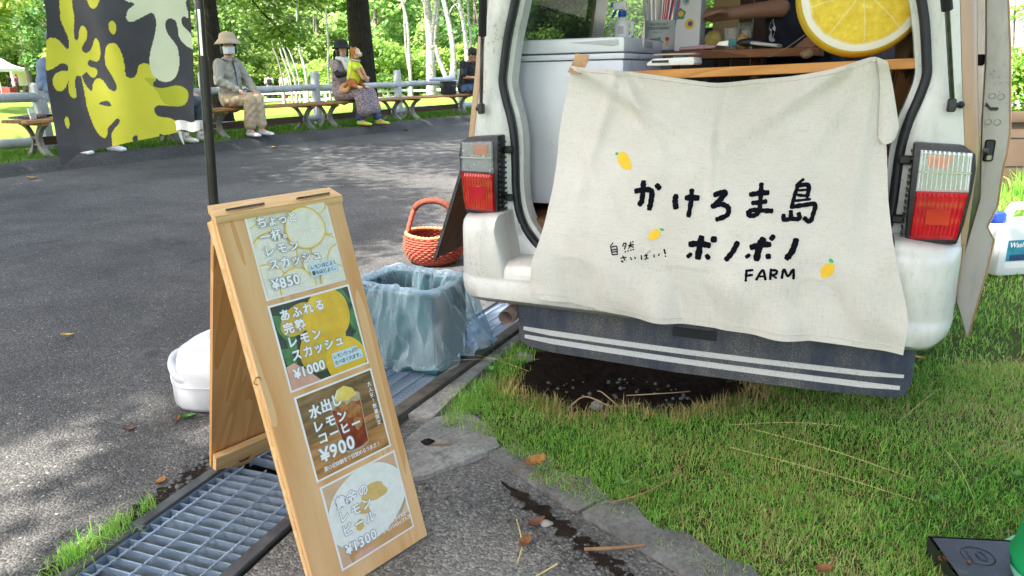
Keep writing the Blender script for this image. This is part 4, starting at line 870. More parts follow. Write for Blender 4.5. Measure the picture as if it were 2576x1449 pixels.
# turned-over flap at the right edge
FD = [(472, 1102), (500, 1090), (511, 1036), (520, 985), (530, 929), (524, 899), (512, 921), (503, 960), (494, 1000), (484, 1050)]
m = MB(); vs = []
for j in range(21):
    b = j/20; w_ = 1.100-.20*b; ul = np.interp(w_, [.90, .92, 1.03, 1.10], [.518, .513, .495, .472]); ur = np.interp(w_, [.90, .93, 1.03, 1.09, 1.10], [.524, .532, .513, .498, .476])
    for i in range(7): a = i/6; vs.append((ul-.02*(1-a)*b+(ur-ul+.012*b)*a, cloth_v(ul, w_)-.010-.014*math.sin(math.pi*a)*b, w_-.012*math.sin(math.pi*a)*b))
m.add(vs, [(j*7+i, j*7+i+1, (j+1)*7+i+1, (j+1)*7+i) for j in range(20) for i in range(6)]); m.build('turned_flap', 'linen', cloth, 180)
def ribbon(pts, wd, seed):
    """brush stroke: tapered ribbon with ragged edges, laid on the cloth"""
    rd = random.Random(seed); P = smooth_path([Vector((a/1000, b/1000, 0)) for a, b in pts], 8); vs = []; L = len(P); W = wd*1.13/1000/2; ph = rd.uniform(0, 9)
    t0 = (P[1]-P[0]).normalized(); t1 = (P[-1]-P[-2]).normalized(); P = [P[0]-t0*W*.75, P[0]-t0*W*.4]+P+[P[-1]+t1*W*.4, P[-1]+t1*W*.7]; L = len(P); out = MB(); K = 4
    for i, p in enumerate(P):
        t = (P[min(i+1, L-1)]-P[max(i-1, 0)]).normalized(); q_ = Vector((-t.y, t.x, 0)); k = (.55 if i in (0, L-1) else .88 if i in (1, L-2) else 1)*(1+.09*math.sin(i*1.3+ph)+rd.uniform(-.05, .05))
        for j in range(K+1):
            x = p+q_*W*k*(j/K*2-1)*(1+(rd.uniform(-.06, .06) if j in (0, K) else 0)); vs.append((x.x, cloth_v(x.x, x.y)-.0016-seed % 5*.00012, x.y))
    out.add(vs, [(i*(K+1)+j, (i+1)*(K+1)+j, (i+1)*(K+1)+j+1, i*(K+1)+j+1) for i in range(L-1) for j in range(K)]); return out
LET = [('ka',[(14,[(-97,772),(-96,752),(-96,722),(-101,712)]),(14,[(-116,747),(-104,750),(-83,753),(-70,747),(-69,724),(-71,702)]),(13,[(-57,765),(-50,758)])]),('ke',[(14,[(-1,738),(-1,723),(3,708)]),(14,[(30,735),(46,736),(60,736)]),(12,[(41,755),(43,725),(41,688)])]),('ro',[(13,[(107,747),(120,752),(134,753),(122,735),(105,717)]),(12,[(105,717),(124,723),(141,719),(148,709),(144,695),(120,684)])]),('ma',[(12,[(201,752),(224,757),(244,759)]),(11,[(209,731),(227,734),(242,737)]),(11,[(225,779),(227,754),(228,730),(228,712),(219,701),(205,699),(200,706),(211,713),(234,714),(260,714)])]),('shima',[(7,[(329,795),(321,788),(314,780)]),(9,[(317,778),(312,752),(309,728)]),(10,[(319,780),(343,781),(344,759),(342,754)]),(6,[(322,768),(341,770)]),(7,[(321,756),(343,755)]),(6,[(317,742),(351,747)]),(10,[(308,727),(338,732),(364,735),(363,713),(357,692),(343,700)]),(10,[(291,705),(293,694),(310,697),(330,698),(328,711)]),(10,[(308,715),(310,698)])]),('po',[(15,[(55,613),(81,616),(105,614)]),(16,[(83,632),(81,611),(79,579)]),(10,[(58,586),(51,579)]),(12,[(103,585),(107,580)]),(15,[(117,633),(117,628)])]),('no',[(13,[(180,625),(170,601),(156,581)])]),('bo',[(14,[(219,618),(240,625),(263,629)]),(16,[(246,640),(238,621),(235,589)]),(9,[(214,597),(208,592)]),(13,[(263,600),(264,596)]),(12,[(271,650),(267,644)])]),('no2',[(14,[(328,644),(323,619),(311,598)])]),('F',[(6,[(212,557),(212,529)]),(6,[(212,556),(227,559)]),(6,[(212,542),(227,546)])]),('A',[(6,[(239,534),(253,561),(262,536)]),(5,[(246,543),(260,545)])]),('R',[(6,[(274,565),(274,539)]),(6,[(275,563),(288,563),(287,554),(276,550)]),(5,[(278,550),(289,544)])]),('M',[(6,[(303,545),(306,568),(318,551),(329,569),(332,545)])]),('ji',[(3,[(-166,602),(-172,593)]),(3,[(-172,592),(-164,569)]),(3,[(-171,589),(-154,593),(-150,572)]),(3,[(-168,582),(-153,585)]),(3,[(-166,576),(-151,579)]),(3,[(-164,569),(-149,571)])]),('zen',[(3,[(-133,604),(-136,595)]),(3,[(-134,602),(-126,603),(-130,587)]),(2,[(-132,596),(-128,595)]),(3,[(-118,599),(-104,602)]),(3,[(-113,608),(-114,599),(-117,591)]),(3,[(-113,597),(-104,595)]),(3,[(-108,610),(-106,609)]),(4,[(-127,580),(-126,580)]),(4,[(-119,583),(-118,583)]),(4,[(-111,586),(-110,586)]),(4,[(-104,588),(-103,588)])]),('sa',[(3,[(-138,561),(-123,565)]),(3,[(-133,568),(-126,556)]),(4,[(-136,553),(-131,551)])]),('i',[(3,[(-110,565),(-107,559)]),(3,[(-98,567),(-96,562)])]),('ba',[(3,[(-80,573),(-78,561)]),(3,[(-71,572),(-62,575)]),(3,[(-67,578),(-65,566),(-69,562)]),(3,[(-65,567),(-60,566)]),(2,[(-62,583),(-61,581)]),(2,[(-58,587),(-56,585)])]),('i2',[(3,[(-44,577),(-43,570)]),(3,[(-30,580),(-31,575)])]),('ex',[(4,[(-17,593),(-13,582)]),(4,[(-12,575),(-11,575)])])]
sd = 0
for k, st in LET:
    m = MB()
    for wd, pts in st:
        r_ = ribbon(pts, wd, sd); sd += 1; m.add(r_.v, r_.f)
    m.build('brushed_character', 'brush_ink', cloth, 180)
LEM = [('lemon',[(-178,852),(-166,851),(-150,836),(-139,809),(-160,806),(-176,817),(-186,834),(-185,844)]),('leaf',[(-195,849),(-189,851),(-184,847),(-188,845),(-191,841),(-194,845)]),('lemon',[(-38,648),(-34,640),(-33,628),(-51,617),(-63,619),(-63,633),(-56,643),(-47,646)]),('leaf',[(-35,649),(-30,651),(-23,648),(-24,644),(-30,644)]),('lemon',[(419,594),(426,592),(428,579),(424,566),(414,557),(402,552),(396,563),(396,575),(404,588)]),('leaf',[(412,602),(417,606),(423,601),(423,595),(415,596)])]
for k, pts in LEM:
    P = smooth_path([Vector((a/1000, b/1000, 0)) for a, b in pts], 4, True); cx = sum(p.x for p in P)/len(P); cy = sum(p.y for p in P)/len(P); m = MB(); vs = []; nP = len(P)
    for rr in (1, .66, .33): vs += [(cx+(p.x-cx)*rr, cloth_v(cx+(p.x-cx)*rr, cy+(p.y-cy)*rr)-.0016, cy+(p.y-cy)*rr) for p in P]
    vs.append((cx, cloth_v(cx, cy)-.0016, cy)); fs = [(r_*nP+i, r_*nP+(i+1) % nP, (r_+1)*nP+(i+1) % nP, (r_+1)*nP+i) for r_ in range(2) for i in range(nP)]+[(2*nP+i, 2*nP+(i+1) % nP, 3*nP) for i in range(nP)]
    m.add(vs, fs); m.build('painted_lemon' if k == 'lemon' else 'painted_leaf', 'lemon_ink' if k == 'lemon' else 'leaf_ink', cloth, 180)
m = MB(); m.grid(lambda a, b: (-.352+.045*a-.008*b, np.interp(1.130-.05*b, [1.08, 1.11, 1.13], [cloth_v(-.335, 1.09)-.004, .01, .02])+.002*math.sin(20*a)*b, 1.134-.055*b-.006*a), 8, 10); m.build('tape_strip', 'tape', cloth, 180)
for u, w_ in ((-.207, 1.072), (.462, 1.09)): m = MB(); m.lathe([(.0005, -.005), (.004, -.004), (.006, 0)], 10, (u, cloth_v(u, w_)-.001, w_), (R(90), 0, 0)); m.build('push_pin', 'white_plastic', cloth)
# ------------------------------------------------------------------ A-frame menu sign
wood('sign_wood', 'e0b887', 'cf9a62', 2, 16, .5, .1, 'b57f4a'); wood('sign_wood_back', 'dba873', 'c48f56', (1, 2), 20, .55, .07, 'a8703c'); wood('sign_rail', 'e2c190', 'd2a56a', 0, 18, .55, .1, 'b98a50')
simple('brass', (.45, .33, .12), .35, .2, 20, 0, 50, .9)
TH = R(16); sy_, cy_ = math.sin(TH), math.cos(TH)
sign = thing('menu_sign', 'wooden A-frame menu board with four drink posters on its front', 'sign', (-.42130, 1.32522, 0), math.atan2(.76309, .64629))
def bd(x, b, out=0): return (x, b*sy_-out*cy_, b*cy_+out*sy_)
def bslab(m, x0, x1, b0, b1, o0, o1, sk=0):
    v = [bd(x, b, o) for o in (o0, o1) for x, b in ((x0, b0), (x1, b0), (x1+sk, b1), (x0+sk, b1))]
    return m.add(v, [(0, 3, 2, 1), (4, 5, 6, 7), (0, 1, 5, 4), (1, 2, 6, 5), (2, 3, 7, 6), (3, 0, 4, 7)])
# boards carry their own rotated frame so that the grain runs along them
fb = MB(); fb.box((.158, 0, .421), (.316, .014, .842), None, .0025); o = fb.build('front_board', 'sign_wood', sign); o.rotation_euler = (-TH, 0, 0); o.location = bd(0, 0, -.007)
fb = MB(); fb.box((.006, .016, .421), (.012, .016, .80), None, .002); fb.box((.310, .016, .421), (.012, .016, .80), None, .002); q_ = fb.build('frame_stile', 'sign_rail', sign); q_.rotation_euler = (-TH, 0, 0); q_.location = bd(0, 0, -.007)
fb = MB(); fb.box((.158, .018, .815), (.315, .022, .05), None, .002); q_ = fb.build('top_cleat', 'sign_rail', sign); q_.rotation_euler = (-TH, 0, 0); q_.location = bd(0, 0, -.007)
TLb, BLb = Vector((.020, .285, .812)), Vector((.150, .742, .0)); ex = Vector((.300, 0, 0)); up_ = (TLb-BLb); nb = ex.cross(up_).normalized()
L = up_.length
mtx = Matrix.Identity(4)
def pb(x, t, o): return BLb+ex*x+up_*t+nb*o
def bb(m, x0, x1, t0, t1, o0, o1): return m.add([pb(x, t, o) for o in (o0, o1) for x, t in ((x0, t0), (x1, t0), (x1, t1), (x0, t1))], [(0, 3, 2, 1), (4, 5, 6, 7), (0, 1, 5, 4), (1, 2, 6, 5), (2, 3, 7, 6), (3, 0, 4, 7)])
m = MB()
for k in range(3): bb(MB(), 0, 1, 0, 1, 0, 1)
for k in range(3):
    m = MB(); bb(m, .008+k*.328, .008+k*.328+.326, .01, 1, .0, .012+.0004*k); m.build('back_board_plank', 'sign_wood_back', sign)
sg_ = -1 if nb.y > 0 else 1
m = MB(); bb(m, .0, 1.0, -.0, .10, sg_*.012+(.012 if sg_ > 0 else -.016), sg_*.012+(.03 if sg_ > 0 else 0)); m.build('bottom_rail', 'sign_rail', sign)
m = MB(); bb(m, .02, .14, .90, .985, -.018, -.001) if sg_ < 0 else bb(m, .02, .14, .90, .985, .014, .032); m.build('top_block', 'sign_rail', sign)
m = MB(); m.add([(.0, .225, .800), (.315, .225, .800), (.325, .287, .812), (.018, .287, .812), (.0, .225, .815), (.315, .225, .815), (.325, .287, .828), (.018, .287, .828)], [(0, 3, 2, 1), (4, 5, 6, 7), (0, 1, 5, 4), (1, 2, 6, 5), (2, 3, 7, 6), (3, 0, 4, 7)]); m.build('top_batten', 'sign_rail', sign)
for x in (.03, .20): m = MB(); m.tube([(x, .236, .822), (x+.09, .240, .822)], .003, 6); m.build('hinge', 'steel_rod', sign)
for x, b in ((.002, .50), ): 
    m = MB(); m.tube([(x-.004-.008*math.sin(g), .5*b*sy_+.07, b*cy_+.0-.008*math.cos(g)) for g in np.linspace(0, 5.2, 12)], .0014, 5); m.build('hook', 'brass', sign)
for t in (.05, ): m = MB(); p0 = pb(.08, .045, sg_*.03); m.ball(tuple(p0), .003, 6); p0 = pb(.5, .045, sg_*.03); m.ball(tuple(p0), .003, 6); m.build('screw', 'steel_rod', sign)
# posters: paper part, flat print as thin sheets on it
simple('paper', (.80, .80, .80), .25, .02, 8, 0, 50, 0, .5, None, 6, Coat_Weight=.5); simple('print_white', (.86, .86, .87), .3, .01, 8); simple('print_black', (.03, .035, .04), .4, .05, 8); simple('print_blue', (.52, .66, .74), .3, .03, 8); simple('print_halo', (.28, .30, .31), .3, .03, 8)
def pmat(name, stops, scale, det=5, rough=.28, aniso=(1, 1, 1), bump=.0):
    s = N(name); co = s.coord('Object', aniso); c = s.ramp(s.noise(co, scale, det, .6).outputs[0], stops); return s.end(s.bsdf(c, rough, 0, s.bump(s.noise(co, 60, 3).outputs[0], bump, .002) if bump else None, .3, Coat_Weight=.12, Coat_Roughness=.12))
pmat('pic_pale', [(.3, (.66, .63, .48)), (.7, (.76, .74, .62))], 30); pmat('pic_slice', [(.3, (.70, .68, .54)), (.7, (.80, .79, .70))], 50); pmat('pic_rind', [(.3, (.70, .42, .01)), (.7, (.78, .54, .05))], 30); pmat('pic_pith', [(.3, (.72, .66, .36)), (.7, (.80, .78, .64))], 40); pmat('pic_line', [(.3, (.58, .57, .47)), (.7, (.66, .65, .54))], 40)
pmat('pic_dark', [(.3, (.012, .02, .012)), (.6, (.04, .06, .03)), (.8, (.10, .12, .06))], 34); pmat('pic_leaf', [(.3, (.03, .12, .03)), (.7, (.10, .28, .08))], 40); pmat('pic_lemon', [(.28, (.55, .34, .01)), (.55, (.74, .47, .015)), (.75, (.80, .60, .06))], 16, 3, .3, (1, 1, 1), .12); pmat('pic_lemon2', [(.3, (.45, .30, .02)), (.7, (.68, .46, .03))], 18); pmat('pic_limey', [(.3, (.48, .46, .03)), (.7, (.62, .55, .04))], 20); pmat('pic_skin', [(.3, (.55, .28, .20)), (.7, (.68, .40, .30))], 20)
pmat('pic_wood', [(.3, (.09, .055, .02)), (.5, (.20, .12, .045)), (.75, (.34, .20, .09))], 12, 4, .28, (1, 1, 5)); pmat('pic_table', [(.3, (.25, .10, .03)), (.5, (.42, .20, .07)), (.75, (.60, .32, .13))], 12, 4, .28, (1, 1, 6)); pmat('pic_coffee', [(.3, (.06, .008, .004)), (.5, (.22, .03, .012)), (.75, (.48, .12, .03))], 22); pmat('pic_ice', [(.3, (.20, .06, .015)), (.7, (.52, .25, .08))], 50); pmat('pic_glass', [(.3, (.30, .24, .15)), (.7, (.55, .48, .36))], 40); pmat('pic_wedge', [(.3, (.72, .50, .07)), (.7, (.80, .64, .18))], 40)
pmat('pic_peach', [(.3, (.55, .34, .20)), (.7, (.70, .50, .34))], 8); pmat('pic_foam', [(.3, (.70, .70, .64)), (.7, (.80, .80, .75))], 60); pmat('pic_amber', [(.3, (.58, .36, .10)), (.7, (.70, .50, .20))], 30); pmat('pic_beer', [(.3, (.45, .23, .08)), (.7, (.60, .36, .16))], 14)
def clip(poly):
    for ax, lim, sgn in ((0, 0, 1), (0, 1, -1), (1, 0, 1), (1, 1, -1)):
        out = []
        for i in range(len(poly)):
            a, b = poly[i-1], poly[i]; ia, ib = (a[ax]-lim)*sgn >= 0, (b[ax]-lim)*sgn >= 0
            if ia != ib: t = (lim-a[ax])/(b[ax]-a[ax]); out.append((a[0]+(b[0]-a[0])*t, a[1]+(b[1]-a[1])*t))
            if ib: out.append(b)
        poly = out
        if not poly: return []
    return poly
class Poster:
    def __init__(s, x0, x1, b0, b1, lab, bgmat, tilt=0):
        s.x0, s.x1, s.b0, s.b1 = x0, x1, b0, b1; s.lay = .0009; s.mr = .022
        m = MB(); bslab(m, x0, x1, b0, b1, .0004, .0009); s.o = m.build('poster', 'paper', sign); s.o['label'] = lab
        s.shape([(-1, -1), (2, -1), (2, 2), (-1, 2)], bgmat, 'picture')
    def P(s, a, b, lay=None):
        k = s.mr; a = k+a*(1-2*k); b = k+b*(1-2*k); return bd(s.x0+(s.x1-s.x0)*a, s.b1+(s.b0-s.b1)*b, s.lay if lay is None else lay)
    def shape(s, poly, mat, name='print'):
        poly = clip(poly)
        if len(poly) < 3: return
        s.lay += .00013; bm = bmesh.new(); vs = [bm.verts.new(s.P(a, b)) for a, b in poly]
        try: f = bm.faces.new(vs)
        except ValueError: bm.free(); return
        bmesh.ops.triangulate(bm, faces=[f]); bm.normal_update(); m = MB(); m.bm(bm); return m.build(name, mat, s.o, None)
    def ell(s, cx, cy, rx, ry, mat, rot=0, name='print', n=40, wob=0, ph=0):
        c, sn_ = math.cos(rot), math.sin(rot); pts = []
        for i in range(n):
            g = 2*math.pi*i/n; k = 1+wob*math.sin(3*g+ph)+wob*.6*math.sin(5*g+2*ph); x, y = rx*k*math.cos(g), ry*k*math.sin(g); pts.append((cx+x*c-y*sn_, cy+x*sn_+y*c))
        return s.shape(pts, mat, name)
    def slice(s, cx, cy, r, ph=0):
        s.ell(cx, cy, r, r*1.02, 'pic_rind', 0, 'lemon_slice_print', 40, .02, ph); s.ell(cx, cy, r*.94, r*.955, 'pic_pith', 0, 'lemon_slice_print', 40, .02, ph); s.ell(cx, cy, r*.82, r*.83, 'pic_slice', 0, 'lemon_slice_print', 40, .015, ph)
        lay0 = s.lay
        for k in range(9):
            s.lay = lay0; g = ph+k*2*math.pi/9; d = .0035; x, y = math.cos(g), math.sin(g); s.shape([(cx+x*r*.1-y*d, cy+y*r*.1+x*d), (cx+x*r*.8-y*d*.6, cy+y*r*.8+x*d*.6), (cx+x*r*.8+y*d*.6, cy+y*r*.8-x*d*.6), (cx+x*r*.1+y*d, cy+y*r*.1-x*d)], 'pic_line', 'lemon_slice_print')
    def text(s, body, xs, y, size, mat='print_white', dy=0, bold=.026, halo=True, vert=False):
        """characters set one by one; xs = start, pitch in poster widths"""
        W = (s.x1-s.x0)*(1-2*s.mr); H = (s.b1-s.b0)*(1-2*s.mr); x = xs[0]
        for ps, (bl, mt) in enumerate((((bold+.045), 'print_halo'), (bold, mat))):
            if ps == 0 and not halo: continue
            s.lay += .00014; m = MB()
            for i, ch in enumerate(body):
                v, f = text2d(ch, size*W, bl)
                if not v: continue
                cx = (min(q[0] for q in v)+max(q[0] for q in v))/2
                if vert: a0, b0 = xs[0], y+i*xs[1]
                else: a0, b0 = xs[0]+i*xs[1], y+i*dy
                m.add([s.P(a0+(q[0]-(cx if ch not in '。、' else size*W*.5))/W, b0-(q[1]-size*W*.36)/H) for q in v], f)
            m.build('lettering', mt, s.o, None)
    def label(s, x0, x1, y0, y1, lines, size, pitch):
        s.shape([(x0+.01, y0), (x1-.05, y0), (x1-.05, y0+(y1-y0)*.3), (x1, y0+(y1-y0)*.38), (x1-.005, y1), (x0, y1), (x0, y0+.01)], 'print_blue', 'caption_label')
        for i, l in enumerate(lines): s.text(l, (x0+.04, pitch), y0+(y1-y0)*(.28+.44*i), size, 'print_black', 0, .02, False)
p = Poster(.064, .272, .654, .841, 'poster with pale lemon slices priced ¥850', 'pic_pale')
for cx, cy, r, ph in ((-.02, .02, .14, 0), (.2, .52, .28, 1), (.98, .24, .17, .5), (.05, .82, .22, 2), (.86, .62, .22, .8), (.38, .95, .23, .3), (1.02, .75, .2, 0), (.62, .72, .12, 1), (.87, .98, .2, 1.4), (.85, .0, .13, .4), (.65, .27, .26, .25)): p.slice(cx, cy, r, ph)
for l, y, px, ph_ in (('ちょっと', .11, .14, .128), ('一杯。', .285, .14, .135), ('レモン', .455, .15, .15), ('スカッシュ', .625, .15, .138)): p.text(l, (px, ph_), y, .125)
p.text('¥850', (.11, .086), .855, .155); p.label(.56, .93, .72, .885, ('レモンほどよく', '量もほどよく。'), .052, .050)
p = Poster(.062, .275, .452, .643, 'poster with ripe lemons on a tree priced ¥1000', 'pic_dark')
for pts in ([(.0, .1), (.08, .12), (.16, .35), (.12, .5), (.02, .3)], [(.1, .3), (.22, .35), (.17, .65), (.08, .5)], [(.78, .0), (.92, .0), (1, .2), (.9, .2)], [(.88, .35), (1, .25), (1, .6), (.93, .55)], [(.8, .7), (1, .55), (1, .9), (.85, .85)], [(.0, .5), (.1, .52), (.14, .72), (.03, .8)]): p.shape([tuple(v) for v in pts], 'pic_leaf', 'leaf_print')
p.ell(.28, .22, .24, .16, 'pic_lemon2', -.5, 'lemon_print'); p.ell(.45, .62, .24, .3, 'pic_lemon2', .6, 'lemon_print'); p.ell(.62, .52, .2, .16, 'pic_limey', .3, 'lemon_print'); p.ell(.64, .28, .30, .33, 'pic_lemon', .35, 'lemon_print', 44, .02); p.ell(.74, .86, .27, .27, 'pic_lemon', -.2, 'lemon_print', 44, .02)
p.shape([(0, .72), (.1, .70), (.22, .82), (.36, 1), (0, 1)], 'pic_skin', 'hand_print')
for l, y, px, ph_ in (('あふれる', .13, .14, .145), ('完熟', .29, .14, .145), ('レモン', .455, .15, .15), ('スカッシュ', .62, .15, .138)): p.text(l, (px, ph_), y, .125)
p.text('¥1000', (.10, .078), .83, .145); p.label(.56, .96, .745, .92, ('レモンたっぷり', 'たべまくれます。'), .052, .048)
p = Poster(.066, .277, .247, .440, 'poster with iced lemon coffee in a glass priced ¥900', 'pic_wood')
p.shape([(0, .58), (1, .52), (1, 1), (0, 1)], 'pic_table', 'table_print'); p.shape([(.62, .62), (1, .58), (1, .7), (.7, .72)], 'pic_wood', 'shadow_print')
p.shape([(.36, .22), (.78, .22), (.74, .84), (.66, .88), (.48, .88), (.42, .84)], 'pic_glass', 'glass_print'); p.ell(.57, .22, .21, .06, 'pic_glass', 0, 'glass_print'); p.shape([(.375, .30), (.765, .30), (.73, .82), (.64, .85), (.50, .85), (.43, .82)], 'pic_coffee', 'coffee_print')
p.ell(.5, .30, .08, .06, 'pic_ice', .3, 'ice_print', 20, .1); p.ell(.64, .38, .10, .10, 'pic_ice', .2, 'ice_print', 20, .1, 1); p.ell(.66, .56, .06, .08, 'pic_ice', 0, 'ice_print', 20, .1, 2)
p.shape([(.44, .16), (.5, .08), (.6, .06), (.7, .12), (.74, .22), (.6, .25), (.48, .22)], 'pic_wedge', 'lemon_wedge_print'); p.shape([(.44, .16), (.5, .08), (.52, .085), (.46, .18)], 'pic_pith', 'lemon_wedge_print')
p.text('水出し', (.17, .15), .22, .145, dy=-.012); p.text('レモン', (.17, .155), .40, .135); p.text('コーヒー', (.18, .15), .555, .13); p.text('¥900', (.15, .115), .745, .20); p.text('夏の初体験を♡目覚めるうまさ！', (.12, .052), .915, .058, bold=.012, halo=False); p.text('大人気！数量限定', (.93, .072), .16, .060, bold=.012, halo=False, vert=True)
p = Poster(.069, .2825, .040, .2345, 'poster with foamy lemon beer priced ¥1300', 'pic_peach')
p.ell(.5, .46, .58, .46, 'pic_glass', -.2, 'glass_print'); p.ell(.5, .44, .56, .44, 'pic_foam', -.25, 'foam_print', 44, .015); p.ell(.62, .34, .17, .11, 'pic_amber', .15, 'lemon_print', 30, .1); p.ell(.42, .46, .10, .07, 'pic_amber', .6, 'lemon_print', 30, .12); p.ell(.33, .63, .05, .07, 'pic_amber', .2, 'lemon_print', 24, .1)
p.shape([(.1, .86), (.3, .9), (.6, .88), (.85, .80), (1, .8), (1, 1), (.12, 1)], 'pic_beer', 'beer_print'); p.ell(.3, .98, .14, .06, 'pic_skin', 0, 'beer_print', 20)
p.text('黄金の', (.17, .155), .255, .135); p.text('レモン', (.17, .155), .425, .135); p.text('ビール', (.17, .155), .60, .135); p.text('¥1300', (.12, .085), .82, .150)
for l, y in (('たべられる', .735), ('レモンスライスと', .795), ('レモンシロップ入り', .86)): p.text(l, (.61, .046), y, .052, bold=.03, halo=False)

# ------------------------------------------------------------------ banner on its pole
SPL = {'yellow':[[(100,1338),(87,1306),(79,1284),(76,1252),(90,1231),(108,1209),(118,1187),(109,1173),(87,1182),(58,1198),(26,1204),(-6,1195),(-20,1173),(-30,1144),(-32,1123),(-9,1115),(26,1116),(60,1127),(88,1133),(112,1126),(115,1111),(81,1112),(47,1103),(33,1088),(35,1069),(53,1056),(84,1057),(113,1076),(129,1098),(119,1080),(114,1053),(131,1036),(157,1034),(165,1045),(158,1072),(162,1091),(177,1098),(199,1096),(238,1107),(270,1095),(300,1091),(324,1101),(321,1116),(286,1120),(252,1126),(251,1137),(270,1142),(300,1138),(335,1138),(361,1150),(371,1172),(363,1194),(339,1202),(309,1187),(273,1168),(236,1162),(211,1167),(206,1178),(226,1189),(256,1202),(267,1224),(244,1236),(214,1235),(193,1220),(183,1204),(164,1197),(151,1209),(154,1227),(171,1260),(174,1285),(186,1338)],[(199,1098),(228,1073),(276,1052),(286,1071),(313,1086),(350,1088),(384,1077),(412,1060),(451,1051),(471,1057),(470,1073),(443,1096),(404,1123),(399,1142),(408,1161),(426,1179),(464,1188),(499,1183),(526,1160),(539,1134),(541,1099),(562,1089),(590,1088),(616,1101),(629,1122),(654,1129),(700,1125),(737,1086),(716,1073),(719,1063),(757,1057),(825,1060),(885,1063),(938,1055),(962,1037),(949,1013),(908,1001),(828,1001),(740,1005),(709,998),(707,984),(734,971),(813,964),(862,949),(875,927),(837,913),(776,911),(726,919),(719,905),(607,893),(596,916),(576,918),(560,910),(552,894),(396,881),(393,909),(408,929),(445,944),(477,956),(484,967),(461,970),(420,956),(378,943),(364,926),(332,914),(295,919),(263,939),(244,971),(228,1010),(221,1048)],[(478,1250),(498,1239),(498,1220),(478,1211),(458,1220),(450,1233),(459,1246)],[(308,1329),(323,1291),(351,1283),(383,1290),(414,1330)],[(79,981),(90,971),(87,956),(74,945),(64,956),(62,970)]],'pale':[[(521,1331),(560,1306),(611,1299),(572,1280),(560,1261),(571,1250),(602,1249),(649,1260),(696,1271),(728,1273),(744,1262),(745,1236),(731,1205),(706,1160),(701,1129),(715,1098),(751,1082),(798,1074),(847,1079),(883,1097),(899,1128),(891,1171),(861,1194),(821,1217),(810,1240),(826,1255),(859,1259),(890,1251),(898,1232),(904,1206),(936,1186),(983,1173),(1007,1172),(995,1213),(959,1229),(932,1244),(933,1257),(952,1265),(985,1261),(980,1286),(970,1305),(969,1346)]],'hole':[[(331,1015),(360,1022),(398,1024),(424,1015),(427,1008),(394,1008)]],'fold_shade':[[(661,1087),(736,1082),(716,1073),(719,1063),(757,1057),(825,1060),(885,1063),(938,1055),(962,1037),(949,1013),(908,1001),(828,1002),(770,1015),(736,1047)]]}
def inpoly(x, y, P):
    c = np.zeros(x.shape, bool); n_ = len(P)
    for i in range(n_):
        (x0, y0), (x1, y1) = P[i-1], P[i]
        if y0 == y1: continue
        c ^= ((y0 > y) != (y1 > y)) & (x < (x1-x0)*(y-y0)/(y1-y0)+x0)
    return c
def ban(a, z):
    xl = -1.345+(z-.842)*.0346; xr = -.998+(z-.93)*.097; x = xl+(xr-xl)*a; y = 2.25+.15*a
    d = .014*math.sin(a*7+1)+.010*math.sin(a*12+z*5)*(1-.5*a)+.006*math.sin(z*21+a*9)-.05*max(0, .12-a)*(1 if z > .9 else 1.5)
    return (x+.01*math.sin(z*11)*(1-a), y+d, z)
def ban_bottom(a): return float(np.interp(a, [0, .04, .12, .33, .53, .8, 1], [.838, .848, .874, .884, .899, .916, .935]))
s = N('banner_cloth'); co = s.coord(); 
def bancol(name, c0, c1, tr):
    s = N(name); co = s.coord(); c = s.ramp(s.noise(co, 9, 5).outputs[0], [(.3, c0), (.7, c1)]); d = s.bsdf(c, .55, 0, s.bump(s.noise(co, 35, 5, .6).outputs[0], .25, .004), .35); t = s.n('BsdfTranslucent'); s.set(t.inputs[0], c); return s.end(s.n('MixShader', i0=tr, i1=d, i2=t.outputs[0]).outputs[0])
bancol('banner_dark', (.050, .048, .062), (.075, .072, .088), .12); bancol('banner_yellow', (.66, .62, .05), (.74, .70, .08), .3); bancol('banner_pale', (.70, .73, .52), (.80, .82, .62), .35); bancol('banner_fold_shade', (.46, .48, .035), (.52, .54, .05), .25)  # last one: fold shadow on the yellow print, painted as a darker yellow
NBU, NBV = 190, 330; bn = thing('banner', 'dark grey fabric banner with yellow splash print tied to the pole', 'banner', (-1.0, 2.4, 0)); V = []; M_ = []
A_, B_ = np.meshgrid((np.arange(NBU)+.5)/NBU, (np.arange(NBV)+.5)/NBV)
for j in range(NBV+1):
    for i in range(NBU+1):
        a = i/NBU; zb = ban_bottom(a); q_ = ban(a, zb+(1.75-zb)*(j/NBV)**1.25); V.append((q_[0]+1.0, q_[1]-2.4, q_[2]))
zb = np.interp(A_, [0, .04, .12, .33, .53, .8, 1], [.838, .848, .874, .884, .899, .916, .935]); Z = (zb+(1.75-zb)*B_**1.25)*1000; AA = A_*1000
slot = np.zeros(A_.shape, int)
for k, idx in (('yellow', 1), ('fold_shade', 3), ('pale', 2), ('hole', 0)):
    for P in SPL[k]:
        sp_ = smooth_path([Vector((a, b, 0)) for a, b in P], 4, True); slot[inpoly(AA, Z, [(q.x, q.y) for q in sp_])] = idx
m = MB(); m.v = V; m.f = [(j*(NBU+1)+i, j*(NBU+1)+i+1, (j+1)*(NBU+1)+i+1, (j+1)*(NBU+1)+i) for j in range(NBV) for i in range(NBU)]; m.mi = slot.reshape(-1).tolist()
m.build('fabric', ['banner_dark', 'banner_yellow', 'banner_pale', 'banner_fold_shade'], bn, 180)
simple('white_tape', (.72, .72, .71), .5, .06, 20, .4, 60); m = MB()
def tp(a, b): 
    x = -.05+.078*a; return (x, .0-.019+.012*abs(a-.62)-.006*math.sin(a*9), .925+.030*b-.0*a+.004*math.sin(a*7))
